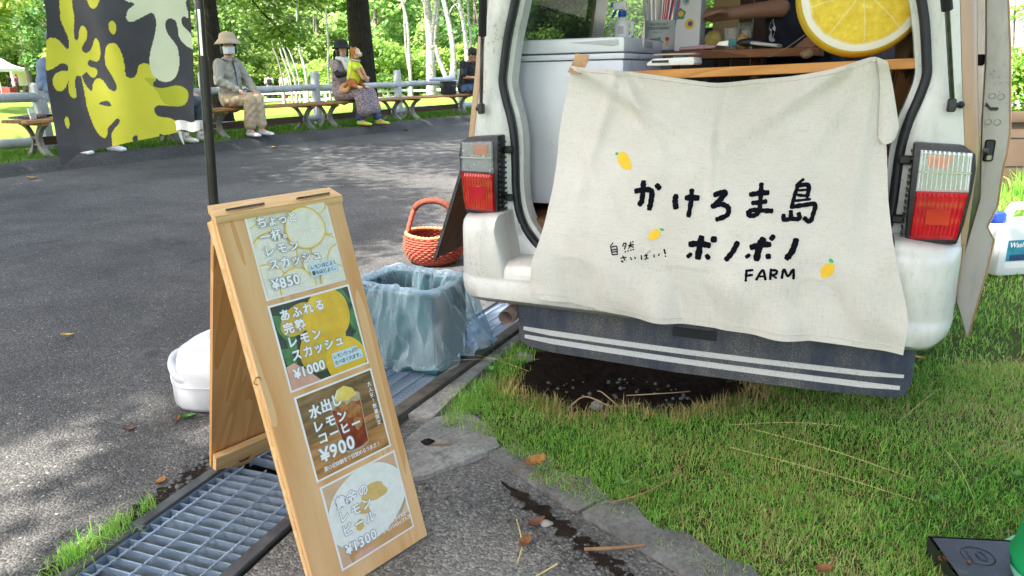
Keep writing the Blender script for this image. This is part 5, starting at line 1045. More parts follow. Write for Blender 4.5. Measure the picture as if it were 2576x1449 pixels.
m.grid(tp, 16, 4); m.grid(lambda a, b: (-.05+.078*a, .020, .925+.030*b), 4, 2); m.build('tape_tie', 'white_tape', bn, 180)
simple('pole_black', (.02, .021, .024), .35, .3, 20, .05, 90)
pl = thing('banner_pole', 'black tubular banner pole standing in a white weight tank', 'pole', (-1.012, 2.42, .1)); pl.rotation_euler = (0, R(3.5), 0)
m = MB(); m.tube([(0, 0, .0), (0, 0, 1.05)], .0150, 16); m.build('lower_tube', 'pole_black', pl); m = MB(); m.tube([(0, 0, 1.05), (0, 0, 2.2)], .0125, 16); m.build('upper_tube', 'pole_black', pl)
for g in range(6): a = g*math.pi/3; m = MB(); m.tube([(.0150*math.cos(a), .0150*math.sin(a), .02), (.0150*math.cos(a), .0150*math.sin(a), 1.04)], .0018, 5); m.build('rib', 'pole_black', pl)
m = MB(); m.tube([(0, 0, 2.19), (-.42, -.12, 2.19)], .008, 10); m.build('cross_arm', 'pole_black', pl)
m = MB(); m.box((.001, -.0128, 1.12), (.008, .0012, .135)); m.build('label_strip', 'paper', pl)
# white weight tank
simple('tank_white', (.52, .53, .55), .4, .05, 10, .05, 30); t = thing('weight_tank', 'white plastic water-weight tank standing behind the sign', 'tank', (-.985, 2.43, .012), R(18))
prf = [(-.205, .05), (-.19, .10), (-.10, .155), (.06, .17), (.17, .12), (.20, .03), (.19, -.08), (.10, -.165), (-.06, -.175), (-.17, -.12), (-.2, -.03)]
P = smooth_path([Vector((a, b, 0)) for a, b in prf], 6, True); lev = [(.0, .90), (.008, .96), (.02, 1), (.085, 1), (.095, .985), (.105, .98), (.14, .955), (.19, .84), (.225, .62), (.24, .35), (.243, .1)]
m = MB(); vs = []
for z, k in lev:
    for q_ in P: 
        kk = k; zz = z+(.025*(q_.x/.2)*(z/.24) if z > .1 else 0)
        vs.append((q_.x*kk, q_.y*kk, zz))
nP = len(P); m.add(vs, [(i*nP+k, i*nP+(k+1) % nP, (i+1)*nP+(k+1) % nP, (i+1)*nP+k) for i in range(len(lev)-1) for k in range(nP)]); m.add(vs[-nP:], [tuple(range(nP))]); m.build('shell', 'tank_white', t, 60)
m = MB(); m.tube(smooth_path([(-.12, -.12, .10), (-.165, -.105, .115), (-.19, -.04, .135), (-.185, .03, .15), (-.13, .07, .16)], 5), .014, 10, True, 0, 1.3); m.build('handle', 'tank_white', t, 180)
m = MB(); m.ball((-.158, -.035, .118), (.022, .05, .032), 14); m.build('handle_recess', 'grey_plastic', t, 180)
m = MB(); m.tube([(q_.x*1.002, q_.y*1.002, .092) for q_ in P]+[(P[0].x*1.002, P[0].y*1.002, .092)], .003, 5, False); m.build('seam', 'tank_white', t, 180)
m = MB(); m.lathe([(.02, .24), (.03, .245), (.03, .27), (.018, .275)], 16, (.0, -.03, 0)); m.build('socket', 'tank_white', t)

# ------------------------------------------------------------------ basket, crate with bag, flap board, bamboo
def basketmat(name, c0, c1): s = N(name); co = s.coord(); c = s.ramp(s.noise(s.coord('Object', (1, 1, 3)), 70, 3, .7).outputs[0], [(.3, c0), (.7, c1)]); return s.end(s.bsdf(c, .75, 0, s.bump(s.noise(co, 160, 3).outputs[0], .3, .002), .25))
basketmat('basket_red', (.26, .04, .025), (.46, .12, .075)); basketmat('basket_orange', (.50, .18, .08), (.70, .32, .17)); basketmat('leather', (.09, .025, .016), (.20, .06, .035))
bk = thing('woven_basket', 'round red woven straw basket with a leather-wrapped handle', 'basket', (-.45, 4.22, .022))
prof = [(.03, .0), (.09, .003), (.13, .02), (.158, .06), (.168, .10), (.163, .14), (.152, .165)]
pp = smooth_path([Vector((a, 0, b)) for a, b in prof], 6)
m = MB(); m.lathe([(max(.01, p.x-.005), p.z) for p in pp], 48, sx=1.03, sy=1/1.03); m.build('lining', 'leather', bk, 180)
rows_ = 20; d_ = [0]
for p0, p1 in zip(pp[:-1], pp[1:]): d_.append(d_[-1]+(p1-p0).length)
for i in range(rows_):
    tt_ = d_[-1]*(i+.5)/rows_; r0 = float(np.interp(tt_, d_, [p.x for p in pp])); z0 = float(np.interp(tt_, d_, [p.z for p in pp])); m = MB()
    m.tube([((r0+.0035*math.sin(26*g+math.pi*(i % 2)))*math.cos(g)*1.03, (r0+.0035*math.sin(26*g+math.pi*(i % 2)))*math.sin(g)/1.03, z0+.012*abs(math.cos(g))*(z0/.165)**2) for g in np.linspace(0, 2*math.pi, 157)], .0062, 6, False); m.build('weave_row', 'basket_red', bk, 180)
m = MB(); m.tube([((.153+.002*math.sin(g*40))*1.03*math.cos(g), (.153+.002*math.sin(g*40))/1.03*math.sin(g), .17+.012*abs(math.cos(g))+.002*math.cos(g*40)) for g in np.linspace(0, 6.2832, 161)], .0095, 8, False); m.build('rim', 'basket_orange', bk, 180)
hp = smooth_path([(-.155, .0, .165), (-.135, .0, .24), (-.09, .0, .335), (0, .0, .365), (.09, .0, .335), (.135, 0, .24), (.155, 0, .165)], 8)
m = MB(); m.tube(hp, [.013+.0014*math.sin(i*2.2) for i in range(len(hp))], 10, True, 0, 1.25); h = m.build('handle', 'basket_red', bk, 180); m = MB(); seg = hp[14:36]; m.tube(seg, [.0165+.001*math.sin(i*3) for i in range(len(seg))], 10, True, 0, 1.25); m.build('leather_wrap', 'leather', h, 180)
bk.rotation_euler = (0, 0, R(-8))
s = N('crate_green'); s.end(s.bsdf((.022, .105, .10), .4, 0, None, .5))
cr_ = thing('green_crate', 'green plastic crate standing on the drain under a clear bag', 'crate', (-.385, 2.74, .004), R(-26))
m = MB(); W, D_, H_ = .33, .24, .30
m.box((0, 0, .012), (W-.03, D_-.03, .012)); m.build('base', 'crate_green', cr_)
for nm, c_, d_ in (('wall', (0, -D_/2, .16), (W, .008, .29)), ('wall', (0, D_/2, .16), (W, .008, .29)), ('wall', (-W/2, 0, .16), (.008, D_-.01, .29)), ('wall', (W/2, 0, .16), (.008, D_-.01, .29))): m = MB(); m.box(c_, d_, None, .002); m.build(nm, 'crate_green', cr_)
m = MB(); m.box((0, -D_/2-.006, .305), (W+.03, .02, .016), None, .004); m.box((0, D_/2+.006, .305), (W+.03, .02, .016), None, .004); m.box((-W/2-.006, 0, .305), (.02, D_, .016), None, .004); m.box((W/2+.006, 0, .305), (.02, D_, .016), None, .004); m.build('rim', 'crate_green', cr_)
m = MB(); m.box((0, 0, .02), (W+.03, D_+.03, .03), None, .006); m.build('foot_rim', 'crate_green', cr_)
s = N('poly_bag'); co = s.coord(); nz = s.bump(s.math('ABSOLUTE', s.math('SUBTRACT', s.noise(co, 6, 3, .5, 1.8).outputs[0], .5)), .25, .04); tr = s.n('BsdfTransparent'); s.set(tr.inputs[0], (.78, .91, 1.0)); g = s.bsdf((.72, .84, .95), .14, 0, nz, .8); tl = s.n('BsdfTranslucent'); s.set(tl.inputs[0], (.72, .86, .98)); mx = s.n('MixShader', i0=.4, i1=g, i2=tl.outputs[0]); fr = s.n('LayerWeight', i0=.5); s.set(fr.inputs[1], nz); f = s.math('ADD', s.math('MULTIPLY', fr.outputs['Facing'], .5), .15); s.end(s.n('MixShader', i0=f, i1=tr.outputs[0], i2=mx.outputs[0]).outputs[0])
bag = thing('plastic_bag', 'pale blue translucent bag liner folded over the green crate', 'plastic bag', (-.385, 2.74, .004), R(-26))
rd = random.Random(5); NG = 88; ph = [rd.uniform(0, 6.3) for _ in range(12)]
def rect(g, ex): 
    c_, s__ = math.cos(g), math.sin(g); k = (abs(c_)**6+abs(s__)**6)**(-1/6); return (W/2+ex)*c_*k, (D_/2+ex)*s__*k
def wob_(g, t): return math.sin(3*g+ph[0]+t*1.2)*.45+(1-2*abs(math.sin(2.5*g+ph[1]-t*1.1)))*.45+(1-2*abs(math.sin(4.5*g+ph[2]+t*2.2)))*.28+(1-2*abs(math.sin(8*g+ph[3]-t*3)))*.12
sk = [(-.022, .10), (-.016, .16), (-.014, .22), (-.014, .28), (-.002, .328), (.018, .340), (.036, .325), (.036, .27), (.036, .22), (.042, .17), (.050, .12), (.058, .08), (.064, .05)]
m = MB(); vs = []
for i, (ex_, z) in enumerate(sk):
    t = max(0, (i-5)/(len(sk)-6)); inn = max(0, (4-i)/4)
    for k in range(NG):
        g = 2*math.pi*k/NG; flare = .035*t*max(0, math.sin(2*g+.6))+.12*t*max(0, math.cos(g-6.0))**4+.05*t*max(0, math.cos(g-4.4))**2
        e = ex_+wob_(g, t)*(.030*t+.012*inn+.003)+flare; x, y = rect(g, e); sag = .055*t*(.6+.4*math.sin(2*g+ph[4]))*-1
        jt = .0040+.0085*t+.007*inn; x += rd.gauss(0, jt); y += rd.gauss(0, jt)
        vs.append((x, y, max(.006, z+sag*.5+rd.gauss(0, .004+.006*t)+.012*wob_(g+1, t)*(t+.25)+.07*t*max(0, math.cos(g-5.9))**2)))
fs = []
for i in range(len(sk)-1):
    for k in range(NG):
        a, b, c_, d = i*NG+k, i*NG+(k+1) % NG, (i+1)*NG+(k+1) % NG, (i+1)*NG+k; fs += [(a, b, c_), (a, c_, d)] if rd.random() < .5 else [(a, b, d), (b, c_, d)]
m.add(vs, fs); o = m.build('film', 'poly_bag', bag, 180); sb_ = o.modifiers.new('soft', 'SUBSURF'); sb_.levels = 2; sb_.render_levels = 2
m = MB(); m.grid(lambda a, b: (-W/2+.03+(W-.06)*a, -D_/2+.03+(D_-.06)*b, .10+.02*math.sin(9*a)*math.sin(7*b)+.012*math.sin(23*a+b*9)), 14, 10); m.build('bag_bottom', 'poly_bag', bag, 60)
wood('board_brown', '6e4a30', '56371f', 2, 10); simple('board_edge', (.05, .05, .05), .7, .5, 60, .3, 120)
fb_ = thing('flap_board', 'brown board with a black edge propped out from the van side', 'board', V2W(-.745, .12, .0), VRZ)
m = MB(); m.add([(-.185, .0, .425), (.0, .0, .90), (.0, .55, .90), (-.20, .62, .42), (-.197, .0, .421), (-.012, .0, .905), (-.012, .55, .905), (-.212, .62, .416)], [(0, 3, 2, 1), (4, 5, 6, 7), (0, 1, 5, 4), (1, 2, 6, 5), (2, 3, 7, 6), (3, 0, 4, 7)]); m.build('panel', 'board_brown', fb_, 30)
m = MB(); m.tube([(-.193, -.003, .42), (-.006, -.003, .905)], .0085, 4); m.build('edge_strip', 'board_edge', fb_)
wood('bamboo', 'c79a5e', 'a9783f', 2, 30, .4, .06)
bs = thing('bamboo_stand', 'bamboo stick frame standing under the van side beside the basket', 'stand', V2W(-.74, .55, .0), VRZ)
def cane(pts, r, nm): 
    m = MB(); P = [Vector(q) for q in pts]; L_ = (P[1]-P[0]); pp_ = []; rr = []
    for k in range(13): t = k/12; pp_.append(P[0]+L_*t); rr.append(r*(1.12 if k % 4 == 2 else 1))
    m.tube(pp_, rr, 10); m.build(nm, 'bamboo', bs, 50)
cane([(-.02, 0, 0), (.035, 0, .42)], .014, 'upright_cane'); cane([(-.04, -.02, .055), (.26, -.12, .06)], .011, 'cross_cane'); cane([(.21, .0, 0), (.2, .0, .38)], .014, 'upright_cane'); cane([(.130, -.455, .285), (.135, -.455, .40)], .018, 'short_block')

# ------------------------------------------------------------------ right edge: water tank, planter, wall, cone
simple('tank_clear', (.62, .68, .70), .35, .06, 6, .05, 30); simple('tank_label', (.03, .22, .32), .4, .25, 30); simple('label_navy', (.02, .05, .14), .4, .3, 40)
t = thing('water_tank', 'translucent white water canister with blue cap and printed label on the grass', 'water tank', (2.70, 3.86, .005), R(8))
W_, D2, H2 = .38, .24, .27
m = MB(); m.box((0, 0, H2/2), (W_, D2, H2), None, .03); bo = m.build('body', 'tank_clear', t, 50)
m = MB(); m.tube(smooth_path([(-.07, 0, .26), (-.055, 0, .335), (-.02, 0, .350), (.12, 0, .350), (.165, 0, .335), (.175, 0, .26)], 6), .018, 10, True, 0, 1.2); m.build('handle', 'tank_clear', t, 180)
m = MB(); m.lathe([(.035, .262), (.035, .275), (.045, .28), (.045, .315), (.040, .322), (.0005, .324)], 20, (-.135, 0, 0)); m.build('cap', 'blue_plastic', t)
yl = -D2/2-.0015
def rectp(par, x0, x1, z0, z1, y, mat, name): m = MB(); m.add([(x0, y, z0), (x1, y, z0), (x1, y, z1), (x0, y, z1)], [(0, 1, 2, 3)]); return m.build(name, mat, par, None)
lb = rectp(t, -.15, .16, .085, .195, yl, 'tank_label', 'label'); rectp(t, -.13, .16, .087, .118, yl-.0006, 'label_navy', 'label_band'); rectp(t, -.15, .16, .045, .078, yl, 'white_plastic', 'label'); disc(t, 'label_badge', 'print_blue', (.03, .125), .034, yl-.0012)
def ftext(par, body, size, x, z, y, mat, bold=.02, shear=0): v, f = text2d(body, size, bold); m = MB(); m.add([(x+a+b*shear, y, z+b) for a, b in v], f); return m.build('lettering', mat, par, None)
ftext(t, 'Washable', .038, -.14, .158, yl-.0012, 'print_white', .02, .2); ftext(t, 'Tank', .038, -.04, .132, yl-.0018, 'print_white', .02, .2); ftext(t, 'コック', .022, .0, .112, yl-.0018, 'label_navy', .03); ftext(t, '20L', .016, .012, .138, yl-.0018, 'label_navy', .02); disc(t, 'label_badge', 'red_paint', (-.005, .183), .012, yl-.0012, 20, 1.9); ftext(t, '日本', .012, -.02, .179, yl-.002, 'print_white', .02)
simple('planter_brown', (.10, .065, .045), .6, .1, 8, .05, 40); pt = thing('planter_box', 'brown rectangular planter box standing on the lawn edge', 'planter', (4.85, 6.5, 0), R(-6)); m = MB(); m.box((0, 0, .31), (1.35, .42, .62), None, .01); m.build('box', 'planter_brown', pt)
m = MB(); m.box((0, 0, .645), (1.42, .48, .09), None, .008); m.build('rim', 'planter_brown', pt)
for z in (.23, .47): m = MB(); m.box((0, -.2115, z), (1.34, .004, .006)); m.build('groove', 'rubber', pt)
simple('stucco', (.46, .43, .41), .9, .05, 4, .3, 40); wl = MB(); wl.box((9.2, 10.5, 1.6), (8.2, .2, 3.4), (0, 0, R(-6)), .01); tag(wl.build('building_wall', 'stucco'), 'pale plastered building wall behind the planter', 'wall')
simple('cone_green', (.01, .32, .10), .42, .08, 6, .05, 40); simple('cone_rim', (.25, .62, .48), .4, .08, 6)
cn = thing('traffic_cone', 'green traffic cone at the lower right corner of the lawn', 'cone', (1.20, 1.335, .02)); m = MB(); m.lathe([(.150, .0), (.150, .012), (.135, .02)], 32); m.build('foot_flange', 'cone_rim', cn); m = MB(); m.lathe([(.138, .015), (.125, .05), (.03, .62), (.0005, .63)], 32); m.build('cone_body', 'cone_green', cn)
bs_ = thing('cone_weight', 'black rubber weight base round the foot of the green cone', 'weight', (1.150, 1.215, .005), R(-7)); ring = [( .17*math.cos(g)+.045, .17*math.sin(g)+.055) for g in np.linspace(0, 6.2832, 41)[:-1]]
m = MB(); sq = [(-.235, .205), (.235, .205), (.235, -.205), (-.235, -.205)]
bm = bmesh.new(); ov = [bm.verts.new((x, y, .045)) for x, y in sq]; iv = [bm.verts.new((x, y, .045)) for x, y in ring]
es = [bm.edges.new((ov[i], ov[(i+1) % 4])) for i in range(4)]+[bm.edges.new((iv[i], iv[(i+1) % 40])) for i in range(40)]; bmesh.ops.triangle_fill(bm, use_beauty=True, edges=es)
bm.faces.ensure_lookup_table(); kill = [f for f in bm.faces if all(math.hypot(v.co.x-.045, v.co.y-.055) < .1705 for v in f.verts)]; bmesh.ops.delete(bm, geom=kill, context='FACES'); m.bm(bm)
for loop in (sq, ring): n_ = len(loop); m.add([(x*(1.03 if loop is sq else 1), y*(1.03 if loop is sq else 1), z) for z in (.0, .045) for x, y in loop], [(i, (i+1) % n_, n_+(i+1) % n_, n_+i) for i in range(n_)])
m.build('slab', 'black_plastic', bs_, 30); m = MB(); m.lathe([(.030, .0452), (.032, .0465), (.034, .0452)], 28, (-.165, .145, 0)); m.build('embossed_ring', 'black_plastic', bs_)
v, f = text2d('10', .05, .0); m = MB(); m.add([(-.195+a, .128+b, .0462) for a, b in v], f); m.build('embossed_number', 'rubber', bs_, None)
# ------------------------------------------------------------------ benches
wood('bench_top', '8a5f38', '6b4425', 0, 14, .5); wood('bench_edge', 'b98850', '93663a', 0, 14, .5); wood('bench_stretcher', '5d3c26', '432a1a', 0, 12, .6); concrete('leg_concrete', (.26, .24, .21), .35)
KRZ = math.atan2(KD.y, KD.x)
def bench(s0, lab, L=2.03):
    b = thing('park_bench', lab, 'bench', S2W(s0, 8.58, .295), KRZ, 'benches behind the kerb')
    for k in range(4): m = MB(); m.box((L/2, -.195+k*.127, .388), (L, .120, .034), None, .004); m.build('seat_plank', 'bench_top' if k else 'bench_edge', b)
    for x in (.20, L-.20):
        m = MB()
        for sg in (-1, 1):
            pth = smooth_path([(x, sg*.20, .362), (x, sg*.115, .30), (x, sg*.052, .20), (x, sg*.09, .09), (x, sg*.215, -.01)], 5); m.tube(pth, [.034, .033, .032, .030, .029, .028, .028, .028, .028, .028, .028, .029, .029, .030, .030, .031, .032, .033, .034, .035, .036][:len(pth)], 4, True, 0, 1.3)
        m.box((x, 0, .21), (.05, .09, .03), None, .004); m.box((x, 0, .135), (.045, .11, .02), None, .004); m.build('leg', 'leg_concrete', b, 30)
        m = MB(); m.box((x, 0, .355), (.075, .46, .030), None, .003); m.build('bearer', 'bench_edge', b)
    m = MB(); m.box((L/2, .0, .168), (L-.5, .032, .09), None, .003); m.build('stretcher', 'bench_stretcher', b); return b
bench(4.35, 'brown plank bench on the far left with a drink cup on it'); bench(6.72, 'brown plank bench under the masked sitter in the beige hat'); bench(8.87, 'brown plank bench under the woman holding the dog'); bench(11.03, 'brown plank bench partly hidden behind the van')
# ------------------------------------------------------------------ fences
s = N('log_white'); co = s.coord(); c = s.ramp(s.noise(co, 6, 6, .65).outputs[0], [(.3, (.38, .39, .40)), (.7, (.60, .61, .61))]); cr2 = s.ramp(s.noise(s.coord('Object', (.06, 1, 1)), 60, 4, .6).outputs[0], [(.64, (0, 0, 0)), (.72, (1, 1, 1))]); s.end(s.bsdf(s.mix(s.math('MULTIPLY', cr2, .7), c, (.07, .065, .06)), .8, 0, s.bump(cr2, .3, .004), .2))
simple('fence_white', (.78, .80, .80), .6, .05, 5)
fn = thing('log_fence', 'grey-white log rail fence behind the benches', 'fence', S2W(0, 9.2, .28), KRZ)
def post(x, h, par, w_=.062, mat='log_white', ch=.03):
    m = MB(); q = [(-1, -.6), (-.6, -1), (.6, -1), (1, -.6), (1, .6), (.6, 1), (-.6, 1), (-1, .6)]; vs = [(x+a*w_*k, b*w_*k, z) for z, k in ((0, 1), (h-ch, 1), (h, .72)) for a, b in q]; m.add(vs, [(i*8+k, i*8+(k+1) % 8, (i+1)*8+(k+1) % 8, (i+1)*8+k) for i in range(2) for k in range(8)]+[tuple(range(16, 24))]); return m.build('post', mat, par, 30)
px_ = [.6, 2.8, 5.0, 7.30, 9.5, 11.7, 13.9, 16.1, 18.3]
for i, x in enumerate(px_): post(x, .80 if x == 5.0 else .90, fn)
rd = random.Random(2)
for a, b in zip(px_[:-1], px_[1:]):
    for z, r in ((.635, .054), (.135, .058)):
        z += rd.uniform(-.008, .008); m = MB(); pp_ = [(a+(b-a)*t, -.012+rd.uniform(-.006, .006), z+.006*math.sin(7*t+a)) for t in np.linspace(0, 1, 9)]; m.tube(pp_, [r*rd.uniform(.93, 1.06) for _ in pp_], 12); m.build('rail', 'log_white', fn, 180)
ff = thing('white_fence', 'bright white two-rail fence across the far lawn', 'fence', (-17, 42, -.30), R(3))
for i in range(17): post(i*1.15, .74+.02*math.sin(i*3), ff, .07, 'fence_white', .03)
for i in range(16):
    for z in (.56, .20): m = MB(); m.box((i*1.15+.575, -.0, z+.015*math.sin(i*2.3)), (1.01, .06, .13), (0, R(rd.uniform(-1, 1)), 0), .01); m.build('rail', 'fence_white', ff)

# ------------------------------------------------------------------ people
simple('skin', (.52, .30, .21), .5, .08, 20); simple('skin_tan', (.36, .19, .12), .5, .08, 20); simple('hair_black', (.018, .014, .013), .45, .3, 60, .3, 120); simple('eye_dark', (.012, .01, .009), .25, .1, 20); simple('eye_white', (.6, .58, .55), .4, .05, 20); simple('lips', (.42, .14, .12), .5, .1, 20)
simple('hat_beige', (.44, .34, .23), .85, .12, 20, .3, 90); simple('mask_white', (.74, .75, .78), .8, .03, 20, .2, 60); simple('jacket_sage', (.31, .30, .24), .9, .1, 12, .35, 40); simple('shirt_slate', (.05, .075, .09), .9, .1, 20); simple('trouser_khaki', (.46, .36, .22), .9, .1, 12, .35, 40); simple('sock_white', (.68, .68, .68), .9, .05, 20); simple('shoe_grey', (.60, .60, .61), .6, .1, 30); simple('sole_brown', (.24, .16, .12), .7, .1, 20)
simple('black_cloth', (.012, .012, .014), .9, .3, 14, .3, 50); simple('scarf_white', (.66, .66, .60), .9, .06, 20, .3, 60); simple('denim', (.045, .085, .17), .9, .25, 20, .3, 60); simple('shoe_lime', (.42, .52, .05), .5, .15, 30); simple('shoe_pink', (.62, .03, .16), .5, .1, 30)
s = N('floral'); co = s.coord(); v = s.n('TexVoronoi', i0=co, _Scale=42.0); n2 = s.noise(co, 60, 3, .7, 1.5); f = s.ramp(n2.outputs[0], [(.45, (0, 0, 0)), (.53, (1, 1, 1))]); c = s.mix(f, (.055, .035, .05), (.42, .34, .33)); s.end(s.bsdf(c, .9, 0, s.bump(s.noise(co, 25, 3).outputs[0], .3, .01), .15))
simple('denim_jacket', (.14, .19, .27), .9, .2, 16, .3, 60); simple('navy_tee', (.010, .014, .030), .9, .25, 10, .4, 30); simple('jeans_blue', (.03, .07, .16), .9, .2, 16, .3, 60)
def hand_prims(wr, dirv, pal, L=.17, curl=.5):
    """palm and five unequal bent fingers; dirv = pointing direction, pal = towards the palm side, side = thumb"""
    d = Vector(dirv).normalized(); p = Vector(pal); p = (p-d*p.dot(d)).normalized(); sd = d.cross(p); w0 = Vector(wr); out = [(w0, w0+d*L*.48, L*.15, L*.17, None)]
    out.append((w0+d*L*.22-sd*L*.16, w0+d*L*.46-sd*L*.18, L*.085, L*.085)); out.append((w0+d*L*.22+sd*L*.16, w0+d*L*.46+sd*L*.18, L*.09, L*.085))
    for i, ln in enumerate((.40, .46, .43, .34)):
        o_ = sd*L*(.21-.14*i); a = w0+d*L*.46+o_; b = a+d*L*ln*.5+p*L*.06*curl*2; c_ = b+(d*(1-curl)+p*curl).normalized()*L*ln*.5; out += [(a, b, L*.062, L*.056), (b, c_, L*.056, L*.045)]
    a = w0+d*L*.14+sd*L*.20; b = a+(d*.6+sd*.8).normalized()*L*.24; c_ = b+(d*.95+sd*.2+p*.3).normalized()*L*.2; out += [(a, b, L*.075, L*.066), (b, c_, L*.066, L*.05)]
    return [(tuple(q[0]), tuple(q[1]), q[2], q[3]) for q in out]
def make_person(label, loc, rz, J, turn=0, tilt=0, top=None, bottom=None, skin='skin', hair=None, hat=None, mask=False, shoes=None, eyes=True, group=None, vox=.012, sleeve=1.0, curl=.45, collar=False):
    """J: joints in the person's own frame (x right, y ahead, z up)"""
    P = thing('person', label, 'person', loc, rz, group); V_ = lambda k: Vector(J[k]); hc = V_('head'); Rm = Euler((tilt, 0, turn)).to_matrix()
    hs = 1.1; Hh = lambda x, y, z: tuple(hc+Rm @ Vector((x, y, z))*hs)
    pr = [('e', Hh(0, 0, .015), (.080, .101, .115), (tilt, 0, turn)), ('e', Hh(0, .025, -.055), (.060, .068, .060), (tilt, 0, turn)), (Hh(0, -.01, -.06), tuple(V_('neck')), .045, .052), (tuple(V_('neck')), tuple(V_('chest')), .055, .105), (tuple(V_('chest')), tuple(V_('pelvis')), .115, .12),
          (Hh(0, .088, .005), Hh(0, .106, -.022), .009, .013), ('e', Hh(.074, -.005, -.01), (.012, .02, .03), (tilt, 0, turn)), ('e', Hh(-.074, -.005, -.01), (.012, .02, .03), (tilt, 0, turn))]
    for sd in 'lr':
        k = 1 if sd == 'r' else -1; sh, el, wr, hp, kn, an, toe = [V_(x+sd) for x in ('sh', 'el', 'wr', 'hip', 'knee', 'ank', 'toe')]
        pr += [(tuple(V_('chest')+Vector((0, 0, .06))), tuple(sh), .06, .05), (tuple(sh), tuple(el), .045, .036), (tuple(el), tuple(wr), .036, .025), (tuple(V_('pelvis')), tuple(hp), .09, .085), (tuple(hp), tuple(kn), .075, .052), (tuple(kn), tuple(an), .050, .032), (tuple(an), tuple(toe), .034, .024)]
        pr += hand_prims(wr, J.get('hd'+sd, wr-el), J.get('pal'+sd, (0, 0, -1)), .165, curl)
    body = fused(pr, vox*.8, 2); setmat(body, skin); bo = link('body', body, P)
    if eyes:
        for k in (-1, 1):
            m = MB(); m.ball(Hh(k*.031, .081, .018), (.017, .010, .009), 10, (tilt, 0, turn)); e = m.build('eye', 'eye_white', P, 180); m = MB(); m.ball(Hh(k*.031, .0875, .018), (.0065, .004, .0068), 8, (tilt, 0, turn)); m.build('pupil', 'eye_dark', e, 180)
            m = MB(); m.tube([Hh(k*.016, .090, .036), Hh(k*.032, .088, .041), Hh(k*.05, .076, .036)], .0035, 5); m.build('eyebrow', 'hair_black', P, 180)
        if not mask: m = MB(); m.ball(Hh(0, .083, -.055), (.022, .007, .006), 10, (tilt, 0, turn)); m.build('mouth', 'lips', P, 180)
    if hair:
        hp_ = [('e', Hh(0, -.018, .035), (.091, .101, .108), (tilt, 0, turn))]
        if hair == 'bob': hp_ += [('e', Hh(.074, .012, -.035), (.026, .048, .082), (tilt, 0, turn)), ('e', Hh(-.074, .012, -.035), (.026, .048, .082), (tilt, 0, turn)), ('e', Hh(0, -.065, -.04), (.075, .045, .08), (tilt, 0, turn)), ('e', Hh(0, .058, .068), (.066, .034, .022), (tilt, 0, turn))]
        me = fused(hp_, vox, 2); setmat(me, 'hair_black'); link('hair', me, P)
    if hat:
        m = MB(); rows = hat[1]; vs = []; n_ = 28
        for r, z in rows:
            for k in range(n_): g = 2*math.pi*k/n_; dr = hat[2]*max(0, r-.095)*(1+.3*math.sin(3*g)); vs.append(Hh(r*math.cos(g)*.95, r*math.sin(g)*1.08-.005, z-dr*(1.0 if math.sin(g) < .2 else .45)))
        m.add(vs, [(i*n_+k, i*n_+(k+1) % n_, (i+1)*n_+(k+1) % n_, (i+1)*n_+k) for i in range(len(rows)-1) for k in range(n_)]); m.add(vs[:n_], [tuple(range(n_))]); ho = m.build('hat', hat[0], P, 180); ho.modifiers.new('t', 'SOLIDIFY').thickness = .006
    if mask:
        m = MB(); NM = 12
        def mk(a, b): g = (a-.5)*2.5; z = -.006-.086*b; r = 1-.12*max(0, b-.6)*2; return Hh(.082*math.sin(g)*(1-.1*b), (.104-.012*b)*math.cos(g)*r+.006+.012*math.exp(-(g*2.2)**2), z+.0028*math.sin(b*22)*math.cos(g))
        m.grid(mk, NM, 12); o_ = m.build('face_mask', 'mask_white', P, 180); o_.modifiers.new('t', 'SOLIDIFY').thickness = .003
        for k in (-1, 1): m = MB(); m.tube([Hh(k*.076, .045, -.01), Hh(k*.08, .0, .0), Hh(k*.078, -.02, .01)], .002, 5); m.build('ear_loop', 'mask_white', P)
    def garment(name, prims, mat, v=vox, sm=3, rough=None):
        me = fused(prims, v, sm); setmat(me, mat)
        if rough:
            nv = len(me.vertices); c_ = np.empty(nv*3, np.float32); me.vertices.foreach_get('co', c_); c_ = c_.reshape(-1, 3); nn = np.empty(nv*3, np.float32); me.vertex_normals.foreach_get('vector', nn); nn = nn.reshape(-1, 3)
            x, y, z = c_.T; k = rough*(np.sin(x*47+z*31)*np.sin(y*39-z*23)+.8*np.sin(z*71+x*19+3*np.sin(y*23))*np.sin(x*33-y*41)); me.vertices.foreach_set('co', (c_+nn*k[:, None]).astype(np.float32).reshape(-1)); me.update()
        return link(name, me, P)
    if top:
        pl_ = V_('pelvis'); ch = V_('chest'); nk = V_('neck'); g = top.get('fat', 1.0)
        pm = [(tuple(nk.lerp(ch, .35)), tuple(ch), .075*g, .135*g), (tuple(ch), tuple(ch.lerp(pl_, .5)), .14*g, .145*g), (tuple(ch.lerp(pl_, .5)), tuple(pl_), .145*g, .155*g), (tuple(pl_), tuple(pl_+Vector((0, .02, -.03))), .155*g, .15*g)]
        for sd in 'lr':
            sh, el, wr = V_('sh'+sd), V_('el'+sd), V_('wr'+sd); e2 = el if sleeve >= .5 else sh.lerp(el, sleeve*2)
            pm += [(tuple(ch+Vector((0, 0, .05))), tuple(sh), .085*g, .070*g), (tuple(sh), tuple(e2), .068*g, (.062 if sleeve >= .5 else .066)*g)]
            if sleeve > .5: pm.append((tuple(el), tuple(el.lerp(wr, min(1, sleeve*2-1)*.98)), .062*g, .047*g))
        to = garment('top', pm, top['mat'], rough=.005)
